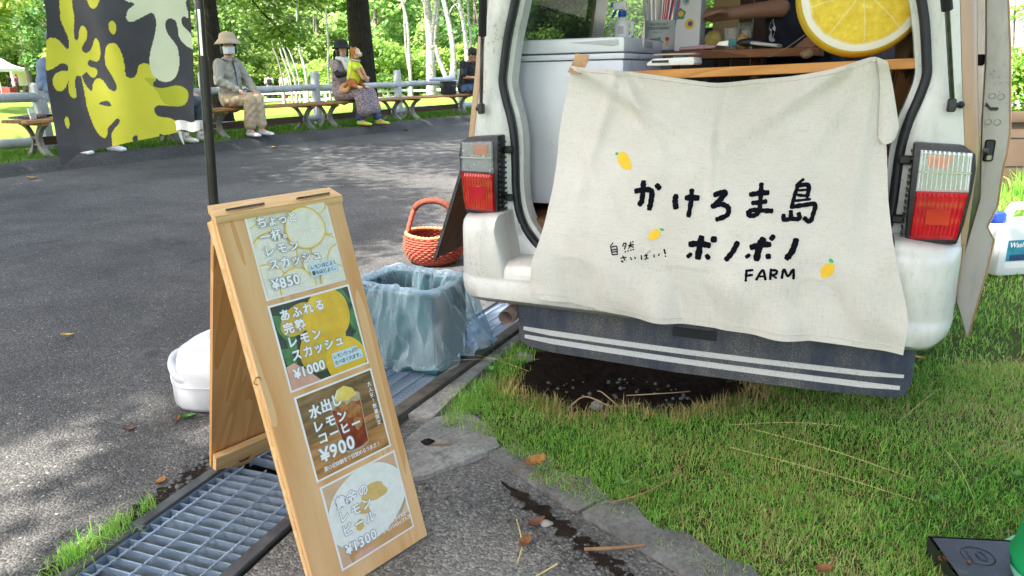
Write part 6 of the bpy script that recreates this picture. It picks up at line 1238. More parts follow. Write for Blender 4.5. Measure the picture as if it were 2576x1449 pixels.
        if collar:
            m = MB(); m.tube([tuple(nk+Vector((.075*math.cos(g_), .065*math.sin(g_)+.01, -.012-.03*max(0, math.sin(g_))))) for g_ in np.linspace(-4.1, 1.0, 18)], .016, 6, True, 0, 1.6); m.build('collar', top['mat'], P, 180)
            m = MB(); pl2 = [nk+Vector((.0, .085, -.05)), ch+Vector((.0, .145, -.02)), ch.lerp(pl_, .5)+Vector((0, .152, 0))]; m.tube(smooth_path([tuple(q) for q in pl2], 5), [.022]*4+[.018]*3+[.012]*4, 6, True, 0, .5); m.build('undershirt', 'shirt_slate', P, 180)
            for k in (-1, 1): m = MB(); m.box(tuple(ch+Vector((k*.075, .128, -.05))), (.075, .02, .028), (R(-8), 0, k*R(-22)), .006); m.build('pocket_flap', top['mat'], P)
    if bottom:
        g = bottom.get('fat', 1.0); pm = [(tuple(V_('pelvis')+Vector((0, 0, .03))), tuple(V_('pelvis')), .135*g, .13*g)]
        for sd in 'lr':
            hp, kn, an = V_('hip'+sd), V_('knee'+sd), V_('ank'+sd); cut = kn.lerp(an, bottom.get('len', .9)); pm += [(tuple(V_('pelvis')), tuple(hp), .115*g, .105*g), (tuple(hp), tuple(kn), .10*g, .080*g), (tuple(kn), tuple(cut), .080*g, bottom.get('hem', .066)*g)]
        garment('trousers', pm, bottom['mat'], rough=.0055)
    if shoes:
        for sd in 'lr':
            an, toe = V_('ank'+sd), V_('toe'+sd); fl = Vector((an.x, an.y, toe.z)); d = (toe-fl).normalized()
            me = fused([(tuple(fl-d*.03+Vector((0, 0, .02))), tuple(toe+Vector((0, 0, .0))), .040, .034), (tuple(fl+Vector((0, 0, .035))), tuple(an+Vector((0, 0, shoes.get('hi', 0)))), .038, shoes.get('rt', .036)), ('e', tuple(toe+d*.02), (.04, .04, .026))], .009, 3); setmat(me, shoes['mat'], shoes.get('sole', shoes['mat']), shoes.get('toe', shoes['mat'])); zb = min(v.co.z for v in me.vertices)
            tz = toe.copy(); facemat(me, lambda c_: 1 if c_.z < zb+.022 else (2 if (c_-tz).dot(d) > -.03 else 0)); so_ = link('shoe', me, P)
            if shoes.get('sock'): m = MB(); m.tube([tuple(an+Vector((0, 0, -.02))), tuple(an+Vector((0, -.01, .075)))], .040, 10); m.build('sock', shoes['sock'], P, 180)
            if shoes.get('lace'): 
                for q in range(3): m = MB(); c_ = fl+d*(.035+.028*q)+Vector((0, 0, .058-.008*q)); m.tube([tuple(c_+Vector((-.025, 0, -.005))), tuple(c_), tuple(c_+Vector((.025, 0, -.005)))], .004, 5); m.build('lace', shoes['lace'], P)
    return P
PRZ = R(-120)         # sitters face the road
def sit(**kw):
    J = dict(pelvis=(0, -.03, .52), chest=(0, -.03, .86), neck=(0, 0, 1.06), head=(0, .03, 1.205), shl=(-.15, -.02, .975), shr=(.15, -.02, .975), ell=(-.25, .04, .75), elr=(.25, .06, .75), wrl=(-.11, .30, .615), wrr=(.13, .30, .62), hdl=(.06, .9, -.4), hdr=(-.1, .9, -.4),
             hipl=(-.09, .02, .50), hipr=(.09, .02, .50), kneel=(-.10, .44, .50), kneer=(.10, .44, .50), ankl=(-.10, .45, .09), ankr=(.10, .46, .09), toel=(-.11, .61, .04), toer=(.12, .62, .04)); J.update(kw); return J
SUNHAT = [(.02, .160), (.06, .156), (.088, .138), (.101, .108), (.106, .086), (.124, .074), (.146, .058), (.166, .040)]
make_person('seated person in beige sun hat, white face mask, sage jacket and khaki trousers', S2W(7.20, 8.52, .30), PRZ, sit(ankl=(-.04, .44, .10), toel=(-.04, .61, .05), ankr=(.12, .40, .10), toer=(.14, .56, .045), kneel=(-.05, .43, .52)), R(-38), R(-3), dict(mat='jacket_sage', fat=1.06), dict(mat='trouser_khaki', len=.80, hem=.078), hair='bob', hat=('hat_beige', SUNHAT, .45), mask=True, shoes=dict(mat='shoe_grey', sole='sole_brown', sock='sock_white', lace='shirt_slate'), sleeve=.95, collar=True)
p2 = make_person('seated woman in black hat and floral dress hugging an orange dog', S2W(9.42, 8.52, .30), PRZ, sit(head=(0, .03, 1.19), elr=(.25, .14, .80), wrr=(.10, .40, .84), hdr=(-.3, .8, -.35), ell=(-.24, .12, .78), wrl=(-.03, .42, .78), hdl=(.3, .8, -.3), kneel=(-.14, .44, .52), kneer=(.08, .44, .52), ankl=(-.20, .52, .09), toel=(-.20, .69, .04), ankr=(.10, .40, .09), toer=(.10, .57, .04)), R(-30), 0, dict(mat='floral', fat=1.04), dict(mat='denim', len=.86, hem=.075, fat=.92), hair='bob', hat=('black_cloth', [(.02, .14), (.07, .135), (.092, .11), (.103, .07), (.108, .05), (.125, .04), (.142, .02)], .2), shoes=dict(mat='shoe_lime', sole='shoe_pink', toe='shoe_lime'), sleeve=.30, curl=.8)
me = fused([((0, -.03, .54), (0, .05, .54), .165, .15), ((-.09, .05, .52), (-.13, .42, .53), .13, .105), ((.09, .05, .52), (.08, .42, .53), .13, .105), ((-.13, .44, .50), (-.16, .50, .27), .105, .10), ((.08, .44, .50), (.09, .48, .26), .11, .115), ((-.04, .42, .50), (-.03, .47, .27), .10, .10)], .012, 4); setmat(me, 'floral'); link('skirt', me, p2)
me = fused([((.205, .05, .90), (.25, .14, .80), .052, .046), ((.25, .14, .80), (.115, .375, .836), .046, .034)], .009, 2); setmat(me, 'black_cloth'); link('arm_sleeve', me, p2)
me = fused([((-.07, .05, 1.06), (.07, .05, 1.05), .04, .04), ((.05, .08, 1.04), (.03, .13, .88), .035, .03), ((-.05, .08, 1.04), (-.02, .14, .9), .035, .03), ((.0, -.06, 1.07), (.08, .0, 1.06), .035, .035)], .01, 3); setmat(me, 'scarf_white'); link('scarf', me, p2)
me = fused([('e', (.02, -.075, 1.10), (.07, .035, .10))], .012, 2); setmat(me, 'black_cloth'); link('hat_neck_flap', me, p2)
# the dog on her lap
def furmat(name, a, b): s = N(name); co = s.coord(); c = s.ramp(s.noise(s.coord('Object', (1, 1, .3)), 120, 4, .7).outputs[0], [(.3, a), (.7, b)]); return s.end(s.bsdf(c, .85, 0, s.bump(s.noise(s.coord('Object', (1, 1, .25)), 180, 3).outputs[0], .6, .004), .15))
furmat('fur_rust', (.28, .09, .025), (.46, .18, .06)); furmat('fur_cream', (.52, .38, .24), (.68, .55, .40)); furmat('fur_tan', (.42, .22, .09), (.56, .34, .17)); simple('vest_yellow', (.62, .70, .02), .7, .08, 20, .3, 60); simple('leash_grey', (.30, .33, .38), .6, .1, 30)
dog = thing('dog', 'orange shiba-like dog in a yellow vest sitting on the woman lap', 'dog', S2W(9.42, 8.52, .30), PRZ)
o_ = Vector((.12, .34, .60)); D3 = lambda x, y, z: tuple(o_+Vector((x, y, z)))
pr = [(D3(0, -.02, .10), D3(0, .02, .26), .098, .092), (D3(0, .02, .26), D3(0, .04, .37), .092, .078), (D3(0, .04, .38), D3(0, .06, .48), .074, .066), ('e', D3(0, .075, .545), (.072, .082, .068)), (D3(0, .10, .53), D3(0, .19, .505), .046, .024), (D3(0, .11, .505), D3(0, .175, .485), .034, .020), ('e', D3(.04, .085, .52), (.035, .05, .04)), ('e', D3(-.04, .085, .52), (.035, .05, .04)),
      (D3(.045, .04, .585), D3(.062, .045, .628), .026, .006), (D3(-.045, .04, .585), D3(-.062, .045, .628), .026, .006)]
for k in (-1, 1): pr += [('e', D3(k*.075, .02, .08), (.055, .10, .085)), (D3(k*.085, .07, .04), D3(k*.085, .16, .015), .038, .028), (D3(k*.085, .16, .012), D3(k*.085, .215, .008), .028, .024), (D3(k*.055, .07, .33), D3(k*.05, .15, .27), .042, .032), (D3(k*.05, .15, .27), D3(k*.045, .21, .17), .030, .022), (D3(k*.045, .21, .17), D3(k*.045, .225, .14), .024, .022)]
me = fused(pr, .0095, 2); setmat(me, 'fur_rust', 'fur_cream', 'fur_tan')
def dm(c):
    q_ = c-o_
    if q_.z > .46: return 1 if (q_.y > .125 or (q_.y > .09 and q_.z < .51)) else 0
    if q_.y > .13 and q_.z > .1: return 2
    return 1 if (q_.y > .165 and q_.z < .06) else 0
facemat(me, dm); link('body', me, dog)
tl = smooth_path([D3(.0, -.11, .07), D3(.03, -.17, .05), D3(.06, -.20, .0), D3(.075, -.15, -.035), D3(.08, -.07, -.03), D3(.08, -.03, .02)], 5); me = fused([(tuple(a), tuple(b), .030+.016*math.sin(math.pi*i/len(tl)), .030+.016*math.sin(math.pi*(i+1)/len(tl))) for i, (a, b) in enumerate(zip(tl[:-1], tl[1:]))], .009, 2); setmat(me, 'fur_tan'); link('tail', me, dog)
me = fused([(D3(0, .0, .15), D3(0, .02, .26), .112, .106), (D3(0, .02, .26), D3(0, .04, .39), .106, .088), (D3(.06, .06, .33), D3(.058, .10, .30), .055, .048), (D3(-.06, .06, .33), D3(-.058, .10, .30), .055, .048)], .0095, 3); setmat(me, 'vest_yellow'); link('vest', me, dog)
m = MB(); m.tube([D3(.082*math.cos(g), .055+.078*math.sin(g), .425-.02*math.sin(g)) for g in np.linspace(0, 6.283, 25)], .010, 6, False); m.build('collar', 'leash_grey', dog, 180)
m = MB(); m.tube(smooth_path([D3(.09, .06, .42), D3(.11, .08, .33), D3(.125, .06, .22), D3(.13, .0, .12)], 5), .006, 5); m.build('leash', 'leash_grey', dog, 180)
m = MB(); m.ball(D3(0, .212, .508), (.013, .010, .010), 8); m.build('nose', 'eye_dark', dog, 180)
for k in (-1, 1): m = MB(); m.ball(D3(k*.034, .136, .56), (.008, .007, .008), 8); m.build('eye', 'eye_dark', dog, 180)
# others on the benches
make_person('man in black T-shirt and cap sitting half hidden behind the van', S2W(13.05, 8.5, .30), PRZ, sit(chest=(0, .04, .85), neck=(0, .10, 1.02), head=(0, .17, 1.13), shl=(-.19, .05, .97), shr=(.19, .05, .97), elr=(.27, .12, .72), ell=(-.27, .12, .72), wrr=(.12, .36, .70), wrl=(-.1, .36, .70)), R(10), R(-25), dict(mat='black_cloth', fat=1.12), dict(mat='denim', len=.95), skin='skin_tan', hair='short', hat=('black_cloth', [(.02, .13), (.07, .125), (.095, .09), (.102, .05), (.104, .04)], 0), shoes=dict(mat='black_cloth'), sleeve=.42)
bg_ = thing('camera_bag', 'black camera bag on the bench beside the man in black', 'bag', S2W(12.32, 8.45, .70), KRZ+R(6)); m = MB(); m.box((0, 0, .12), (.30, .20, .23), None, .03); m.build('body', 'black_cloth', bg_); m = MB(); m.box((0, -.105, .10), (.2, .03, .15), None, .02); m.build('front_pocket', 'black_cloth', bg_); m = MB(); m.box((0, 0, .238), (.31, .21, .03), None, .014); m.build('lid', 'black_cloth', bg_); m = MB(); m.tube(smooth_path([(-.15, 0, .22), (-.19, -.02, .14), (-.17, -.03, .04)], 5), .008, 6); m.build('strap', 'black_cloth', bg_); m = MB(); m.tube([(-.09, -.122, .165), (.06, -.122, .165)], .003, 5); m.build('zip', 'steel_rod', bg_)
make_person('person in blue denim with white shoes sitting behind the banner', S2W(4.95, 8.6, .30), PRZ, sit(ankl=(-.18, .42, .09), toel=(-.2, .58, .04), ankr=(.14, .40, .09), toer=(.16, .56, .04)), 0, 0, dict(mat='denim_jacket'), dict(mat='trouser_khaki'), hair='bob', shoes=dict(mat='mask_white'), group=None)
p5 = make_person('person in white boots sitting behind the banner pole', S2W(6.28, 8.62, .30), PRZ, sit(ankl=(-.12, .36, .09), ankr=(.1, .36, .09), toel=(-.12, .52, .045), toer=(.1, .52, .045)), 0, 0, dict(mat='jacket_sage'), dict(mat='shirt_slate', len=.7), hair='bob', shoes=dict(mat='scarf_white', hi=.09, rt=.05))
um = thing('folded_umbrella', 'closed beige umbrella leaning with its tip on the kerb', 'umbrella', S2W(6.02, 8.10, .31), PRZ); m = MB(); m.tube([(0, 0, .0), (-.02, -.05, .05), (-.10, -.28, .42), (-.14, -.38, .60)], [.004, .014, .05, .02], 10); m.build('canopy', 'scarf_white', um, 50); m = MB(); m.tube([(-.14, -.38, .60), (-.17, -.45, .72)], .01, 8); m.build('handle', 'sole_brown', um)
um = thing('folded_umbrella', 'black patterned umbrella lying on the left bench', 'umbrella', S2W(4.62, 8.66, .725), KRZ); m = MB(); m.tube([(-.28, .0, .0), (-.24, 0, 0), (0, .0, .0), (.12, 0, 0)], [.005, .012, .028, .022], 9); m.build('canopy', 'floral', um, 50); m = MB(); m.tube([(.12, 0, 0), (.22, 0, .0)], .014, 8); m.build('handle', 'black_cloth', um)
cp = thing('drink_cup', 'clear plastic cup with a blue straw on the left bench', 'cup', S2W(4.50, 8.47, .702)); m = MB(); m.lathe([(.0005, .001), (.030, .001), (.043, .115), (.046, .117), (.0415, .115), (.028, .004), (.0005, .004)], 20); m.build('cup', 'clear_glass', cp); s = N('melt_ice'); s.end(s.bsdf((.75, .78, .78), .2, 0, None, .5, Transmission_Weight=.4)); m = MB(); m.lathe([(.0005, .006), (.027, .006), (.034, .07), (.0005, .072)], 16); m.build('ice', 'melt_ice', cp); m = MB(); m.tube([(.02, 0, .02), (.028, -.0, .19)], .0038, 6); m.build('straw', 'straw_blue', cp)
bg_ = thing('shoulder_bag', 'dark green bag on the bench beside the masked sitter', 'bag', S2W(7.52, 8.62, .70), KRZ); m = MB(); m.ball((0, 0, .10), (.13, .09, .11), 14); m.build('body', 'shirt_slate', bg_); m = MB(); m.tube(smooth_path([(-.08, 0, .18), (0, 0, .24), (.08, 0, .18)], 5), .008, 6); m.build('handle', 'black_cloth', bg_)
bg_ = thing('white_bag', 'white folded cloth lying on the top fence rail', 'cloth', S2W(13.2, 9.17, .965), KRZ); me = fused([((-.5, 0, .03), (.1, 0, .02), .03, .05), ((.1, 0, .02), (.35, 0, .06), .05, .06), ((.35, 0, .08), (.4, 0, .13), .05, .04)], .02, 3); setmat(me, 'mask_white'); link('cloth', me, bg_)

# the vendor inside the van (joints in the van's frame, hung from an Empty at its feet)
vj = dict(pelvis=(.24, 1.16, .95), chest=(.205, 1.10, 1.29), neck=(.21, 1.10, 1.50), head=(.17, 1.06, 1.65), shl=(.36, 1.10, 1.41), shr=(.11, 1.06, 1.43), ell=(.42, .98, 1.2), elr=(.135, .98, 1.30), wrl=(.30, .85, 1.16), wrr=(-.035, .90, 1.285), hdr=(-1, -.1, -.05), palr=(0, -.1, -1), hdl=(-.5, -.8, 0), hipl=(.33, 1.12, .92), hipr=(.15, 1.12, .92), kneel=(.30, .76, .955), kneer=(.02, .78, .955), ankl=(.3, .75, .72), ankr=(.02, .75, .72), toel=(.28, .62, .66), toer=(-.05, .64, .66))
base = V2W(.2, 1.1, .612); loc_ = Vector((.2, 1.1, .612)); vj = {k: (v if k.startswith(('hd', 'pal')) else tuple(Vector(v)-loc_)) for k, v in vj.items()}
vd = make_person('stall keeper in navy T-shirt and jeans reaching inside the van', base, VRZ, vj, R(150), 0, dict(mat='navy_tee', fat=1.02), dict(mat='jeans_blue'), skin='skin_tan', hair='short', shoes=dict(mat='black_cloth'), sleeve=.30, curl=.55, vox=.01)
tv = [c_ for c_ in vd.children if c_.name.startswith('top')][0].data; bv = BVHTree.FromPolygons([v_.co[:] for v_ in tv.vertices], [tuple(p_.vertices) for p_ in tv.polygons])
sil = [(1530, 205), (1500, 250), (1490, 300), (1515, 330), (1490, 370), (1495, 410), (1530, 425), (1560, 415), (1540, 380), (1555, 330), (1530, 310), (1525, 285), (1560, 300), (1545, 270), (1535, 240)]
bm = bmesh.new(); fv = []
for x, y in sil:
    u, w_ = -.095+(x-1525)*.0004, .610-(y-315)*.0004; hit = bv.ray_cast(Vector((u, -.9, w_)), Vector((0, 1, 0)))
    fv.append(bm.verts.new((u, (hit[0].y if hit[0] else -.12)-.004, w_)))
f_ = bm.faces.new(fv); bmesh.ops.triangulate(bm, faces=[f_]); m = MB(); m.bm(bm); m.build('shirt_print', 'mask_white', vd, None)
st = invan('stool', 'dark stool under the stall keeper in the van', 'stool', .24, 1.2, .612); m = MB(); m.box((0, 0, .22), (.34, .3, .05), None, .01); m.build('seat', 'black_plastic', st)
for a in (-.13, .13):
    for b in (-.11, .11): m = MB(); m.tube([(a, b, 0), (a*.9, b*.9, .2)], .014, 8); m.build('leg', 'black_plastic', st)

# far people and the tent across the lawn
simple('red_cloth', (.30, .03, .03), .8, .1, 10); simple('white_tee', (.78, .79, .82), .9, .05, 10); simple('tent_white', (.80, .82, .84), .7, .04, 6); simple('purple_tee', (.22, .08, .18), .9, .1, 10)
STJ = dict(pelvis=(0, 0, .92), chest=(0, 0, 1.26), neck=(0, 0, 1.44), head=(0, .02, 1.58), shl=(-.18, 0, 1.38), shr=(.18, 0, 1.38), ell=(-.24, .02, 1.12), elr=(.24, .05, 1.12), wrl=(-.24, .12, .92), wrr=(.26, .2, .95), hipl=(-.09, 0, .90), hipr=(.09, 0, .9), kneel=(-.1, .03, .5), kneer=(.1, .06, .5), ankl=(-.1, 0, .09), ankr=(.1, -.02, .09), toel=(-.1, .15, .04), toer=(.11, .13, .04))
def gz_(x, y): return ground_z(x, y)-.03
for lab, x, y, rz, t_, b_ in (('far figure in white T-shirt and red shorts beyond the far fence', -13.4, 46, 200, 'white_tee', 'red_cloth'), ('far figure in white with a black backpack beyond the fence', -14.6, 47, 20, 'white_tee', 'shirt_slate'), ('far figure in purple shirt standing under the tent', -44.0, 69.0, 90, 'purple_tee', 'shirt_slate'), ('far figure with dark hair behind the tent table', -45.6, 70.4, 180, 'shirt_slate', 'shirt_slate')):
    q_ = make_person(lab, (x, y, gz_(x, y)), R(rz), STJ, 0, 0, dict(mat=t_), dict(mat=b_, len=.45 if b_ == 'red_cloth' else .95), hair='short', sleeve=.4, vox=.02, eyes=False)
    if 'backpack' in lab: m = MB(); m.box((0, -.19, 1.2), (.28, .16, .38), None, .05); m.build('backpack', 'black_cloth', q_)
tn = thing('event_tent', 'white pop-up event tent with a red table across the lawn', 'tent', (-45.6, 70.0, gz_(-45.6, 70)), R(-25)); w2 = 1.5
m = MB(); rows = [(0, 3.1), (.25, 2.85), (.6, 2.55), (1.0, 2.33), (1.5, 2.2)]; vs = []
for r, z in rows:
    for k in range(32): g = 2*math.pi*k/32; kk = (abs(math.cos(g))**8+abs(math.sin(g))**8)**(-1/8); vs.append((max(r, .01)*math.cos(g)*kk, max(r, .01)*math.sin(g)*kk, z))
m.add(vs, [(i*32+k, i*32+(k+1) % 32, (i+1)*32+(k+1) % 32, (i+1)*32+k) for i in range(4) for k in range(32)]); m.build('canopy', 'tent_white', tn, 40)
m = MB(); [m.add([(a*w2, b*w2, 2.2), (c_*w2, d*w2, 2.2), (c_*w2, d*w2, 1.95), (a*w2, b*w2, 1.95)], [(0, 1, 2, 3)]) for a, b, c_, d in ((-1, -1, 1, -1), (1, -1, 1, 1), (1, 1, -1, 1), (-1, 1, -1, -1))]; m.build('valance', 'tent_white', tn)
m = MB(); m.add([(-1.5, 1.48, .7), (1.5, 1.48, .7), (1.5, 1.48, 2.0), (-1.5, 1.48, 2.0)], [(0, 1, 2, 3)]); m.build('back_sheet', 'tent_white', tn)
for a in (-1, 1):
    for b in (-1, 1): m = MB(); m.tube([(a*1.46, b*1.46, 0), (a*1.46, b*1.46, 2.15)], .03, 6); m.build('pole', 'tent_white', tn)
tb = thing('market_table', 'red draped table under the white tent', 'table', (-44.9, 68.6, gz_(-44.9, 68.6)), R(-25)); m = MB(); m.box((0, 0, .30), (2.4, .7, .60), None, .02); m.build('drape', 'red_cloth', tb); m = MB(); m.box((.4, .9, 1.3), (.5, .03, .75), None, .01); m.build('hanging_poster', 'red_cloth', tb)
# ------------------------------------------------------------------ trees
leafmat('leaf_maple', [(0, srgb('567f35')), (.4, srgb('779f42')), (.75, srgb('98b854')), (1, srgb('bccb6c'))], .5); leafmat('leaf_mid', [(0, srgb('486a35')), (.5, srgb('668c47')), (1, srgb('90ae60'))], .4); leafmat('leaf_dark', [(0, srgb('24481c')), (.5, srgb('3a6427')), (1, srgb('557f35'))], .3); leafmat('leaf_birch', [(0, srgb('628a45')), (.5, srgb('80a556')), (1, srgb('a8c078'))], .45)
s = N('bark_dark'); co = s.coord('Object', (1, 1, .18)); n1 = s.noise(co, 38, 6, .7, .6); c = s.ramp(n1.outputs[0], [(.3, (.012, .010, .008)), (.6, (.045, .036, .028)), (.8, (.085, .078, .06))]); li = s.ramp(s.noise(s.coord(), 6, 5, .6).outputs[0], [(.58, (0, 0, 0)), (.72, (.5, .5, .5))]); s.end(s.bsdf(s.mix(li, c, (.05, .065, .035)), .95, 0, s.bump(n1.outputs[0], 1, .03), .1))
s = N('bark_birch'); n1 = s.noise(s.coord('Object', (1, 1, 7)), 7, 4, .7); c = s.ramp(n1.outputs[0], [(.40, (.05, .04, .035)), (.48, (.33, .32, .30)), (.7, (.46, .45, .43))]); pt_ = s.ramp(s.noise(s.coord(), 1.7, 4).outputs[0], [(.55, (0, 0, 0)), (.7, (.6, .6, .6))]); s.end(s.bsdf(s.mix(pt_, c, (.30, .22, .17)), .85, 0, s.bump(n1.outputs[0], .5, .02), .15))
s = N('bark_grey'); n1 = s.noise(s.coord('Object', (1, 1, .3)), 18, 5, .7); s.end(s.bsdf(s.ramp(n1.outputs[0], [(.3, (.09, .075, .06)), (.7, (.26, .24, .21))]), .9, 0, s.bump(n1.outputs[0], .8, .03), .1))
def leaves(n, clumps, size, flat=.35, seed=1):
    """leaf-sized faces in clumps ((x,y,z), (rx,ry,rz)); returns mesh data arrays"""
    r = np.random.default_rng(seed); wgt = np.array([c[1][0]*c[1][1]*c[1][2] for c in clumps])**.7; wgt /= wgt.sum(); k = r.choice(len(clumps), n, p=wgt)
    C = np.array([c[0] for c in clumps])[k]; Rr = np.array([c[1] for c in clumps])[k]; d = r.normal(0, 1, (n, 3)); d /= np.linalg.norm(d, axis=1)[:, None]; rad = r.uniform(.15, 1, n)**.42
    P = C+d*Rr*rad[:, None]+r.normal(0, .04, (n, 3))*Rr
    nr = d*.6+r.normal(0, .55, (n, 3)); nr[:, 2] = np.abs(nr[:, 2])+flat; nr /= np.linalg.norm(nr, axis=1)[:, None]
    a = np.cross(nr, r.normal(0, 1, (n, 3))); a /= np.linalg.norm(a, axis=1)[:, None]; b = np.cross(nr, a); s_ = size*r.uniform(.55, 1.35, n)[:, None]
    V = np.stack([P-a*s_*.5, P+b*s_*.32+nr*s_*.06, P+a*s_*.5-nr*s_*.08, P-b*s_*.32+nr*s_*.06], 1); return V
def leafmesh_np(name, V, mat):
    n = len(V); me = bpy.data.meshes.new(name); me.vertices.add(n*4); me.vertices.foreach_set('co', V.reshape(-1)); me.loops.add(n*4); me.loops.foreach_set('vertex_index', np.arange(n*4, dtype=np.int32)); me.polygons.add(n); me.polygons.foreach_set('loop_start', np.arange(n, dtype=np.int32)*4); me.update(calc_edges=True); me.materials.append(MATS[mat]); return me
def crown_clumps(rx, rz, n, seed, z0):
    r = random.Random(seed); out = []
    for i in range(n):
        while True:
            x, y, z = r.uniform(-1, 1), r.uniform(-1, 1), r.uniform(-1, 1)
            if .25 < x*x+y*y+z*z < 1: break
        k = r.uniform(.22, .42); out.append(((x*rx*.85, y*rx*.85, z0+z*rz*.85), (rx*k, rx*k, rz*k*.62)))
    return out
def limbs(h, r, tips, seed, mat, par, lean=(0, 0), fork=.45):
    m = MB(); rd = random.Random(seed); tr = smooth_path([(0, 0, -.1), (lean[0]*.3+rd.uniform(-.08, .08), lean[1]*.3, h*.35), (lean[0]*.7, lean[1]*.7+rd.uniform(-.1, .1), h*.7), (lean[0], lean[1], h)], 5); n_ = len(tr); m.tube(tr, [r*(1.25 if i == 0 else 1)*(1-.75*i/n_) for i in range(n_)], 12)
    for t in tips:
        a = tr[int(n_*rd.uniform(fork, .85))]; mid = a.lerp(Vector(t), .5)+Vector((0, 0, rd.uniform(0, .4))); m.tube(smooth_path([tuple(a), tuple(mid), t], 4), [r*.32*(1-.8*i/9) for i in range(9)], 6)
    return m.build('trunk', mat, par, 180)
CROWNS = {}
def crown(key, n, size, rx, rz, clumps, mat, seed):
    if key not in CROWNS: CROWNS[key] = (leafmesh_np('crown', leaves(n, crown_clumps(rx, rz, clumps, seed, 0), size, .35, seed), mat), crown_clumps(rx, rz, clumps, seed, 0))
    return CROWNS[key]
def tree(lab, loc, h, key, cr, zc, r, mat='bark_grey', group=None, sc_=1, rz=0, lean=(0, 0), seed=1, cat='tree', name='tree'):
    t = thing(name, lab, cat, loc, rz, group); me, cl = cr; limbs(h, r, [(c[0][0]*sc_, c[0][1]*sc_, zc+c[0][2]*sc_) for c in cl[:7]], seed, mat, t, lean); o = link('crown', me, t); o.location = (lean[0], lean[1], zc); o.scale = (sc_,)*3; return t
# the two trunks standing right behind the log fence, crowns out of view overhead shading the benches
cA = crown('A', 15000, .13, 4.2, 1.9, 46, 'leaf_maple', 11)
tree('dark trunk with bright maple leaves behind the masked sitter', (-4.66, 12.40, .25), 6.2, 'A', cA, 5.3, .19, 'bark_dark', 'shade trees behind the fence', 1, .4, seed=3)
cB = crown('B', 15000, .13, 4.4, 1.8, 46, 'leaf_maple', 12)
tree('thick dark trunk rising behind the woman with the dog', (-2.88, 15.45, .25), 6.5, 'B', cB, 5.6, .285, 'bark_dark', 'shade trees behind the fence', 1, 1.2, seed=4)
# unseen trees behind the photographer and round the van, placed for their dappled shade
cC = crown('C', 26000, .15, 4.3, 1.5, 52, 'leaf_mid', 13)
cI = crown('I', 32000, .13, 2.9, 1.3, 64, 'leaf_mid', 19)
for lab, x, y, zc, h, rz, k, cc in (('dense leafy tree just behind the photographer', -1.6, -1.0, 6.3, 7, .3, 1.0, cI), ('big leafy tree behind the photographer at right', 2.0, -2.9, 6.6, 7.2, 2.1, .95, cC), ('leafy tree on the lawn right of the van', 6.6, -.6, 6.6, 7, 4.0, .9, cC), ('leafy roadside tree left of the road', -7.6, 2.9, 6.4, 7, 5.2, .82, cC), ('bushy crowned tree leaning over the road edge', -5.9, 2.5, 6.3, 7, 2.2, .70, cI), ('small dense tree left of the photographer', -5.45, .55, 6.3, 6.8, 1.1, .45, cI), ('leafy tree by the road far behind the photographer', -6.6, -5.0, 6.6, 7, 1.2, .9, cC)):
    tree(lab, (x, y, 0), h, 'C', cc, zc, .24, 'bark_dark', 'trees shading the road', k, rz, seed=int(x*7) % 9)
tree('leaning leafy tree over the road, its trunk left of the benches', (-9.6, 7.2, .25), 7, 'C', cC, 6.4, .24, 'bark_dark', 'trees shading the road', .85, 0, (4.0, .6), seed=5)  # unseen crown, leaned in to shade the far road
# hanging sprays of leaves under the two crowns, at the top edge of the view
def spray(lab, pts, n, size, rad, mat, seed, group):
    t = thing('leafy_bough', lab, 'bough', pts[0], 0, group); o = Vector(pts[0]); P = [Vector(p)-o for p in pts]; m = MB(); sp = smooth_path([tuple(p) for p in P], 6); m.tube(sp, [.03*(1-.8*i/len(sp)) for i in range(len(sp))], 6); m.build('branch', 'bark_dark', t, 180)
    link('leaves', leafmesh_np('leaves', leaves(n, [(tuple(p), (rad, rad, rad*.33)) for p in sp[2:]], size, .8, seed), mat), t); return t
spray('bright maple bough hanging beside the left dark trunk', [(-4.7, 12.5, 4.2), (-4.2, 13.2, 3.4), (-3.8, 13.6, 2.7), (-3.55, 13.6, 2.35)], 1500, .11, .55, 'leaf_maple', 21, 'hanging boughs')
spray('maple bough crossing the top centre behind the hats', [(-4.0, 14.5, 4.5), (-3.6, 15.0, 3.6), (-3.2, 15.4, 3.15), (-2.6, 15.6, 2.95)], 1500, .11, .6, 'leaf_maple', 22, 'hanging boughs')
spray('maple bough hanging left of the thick trunk', [(-2.9, 15.4, 4.6), (-3.4, 15.0, 3.7), (-3.9, 14.8, 3.15), (-4.2, 14.7, 3.0)], 1200, .11, .55, 'leaf_maple', 23, 'hanging boughs')
spray('low maple bough close behind the masked sitter', [(-4.8, 12.8, 4.0), (-4.5, 13.6, 2.6), (-4.2, 14.2, 2.0), (-4.0, 14.4, 1.75)], 1500, .11, .55, 'leaf_maple', 24, 'hanging boughs')
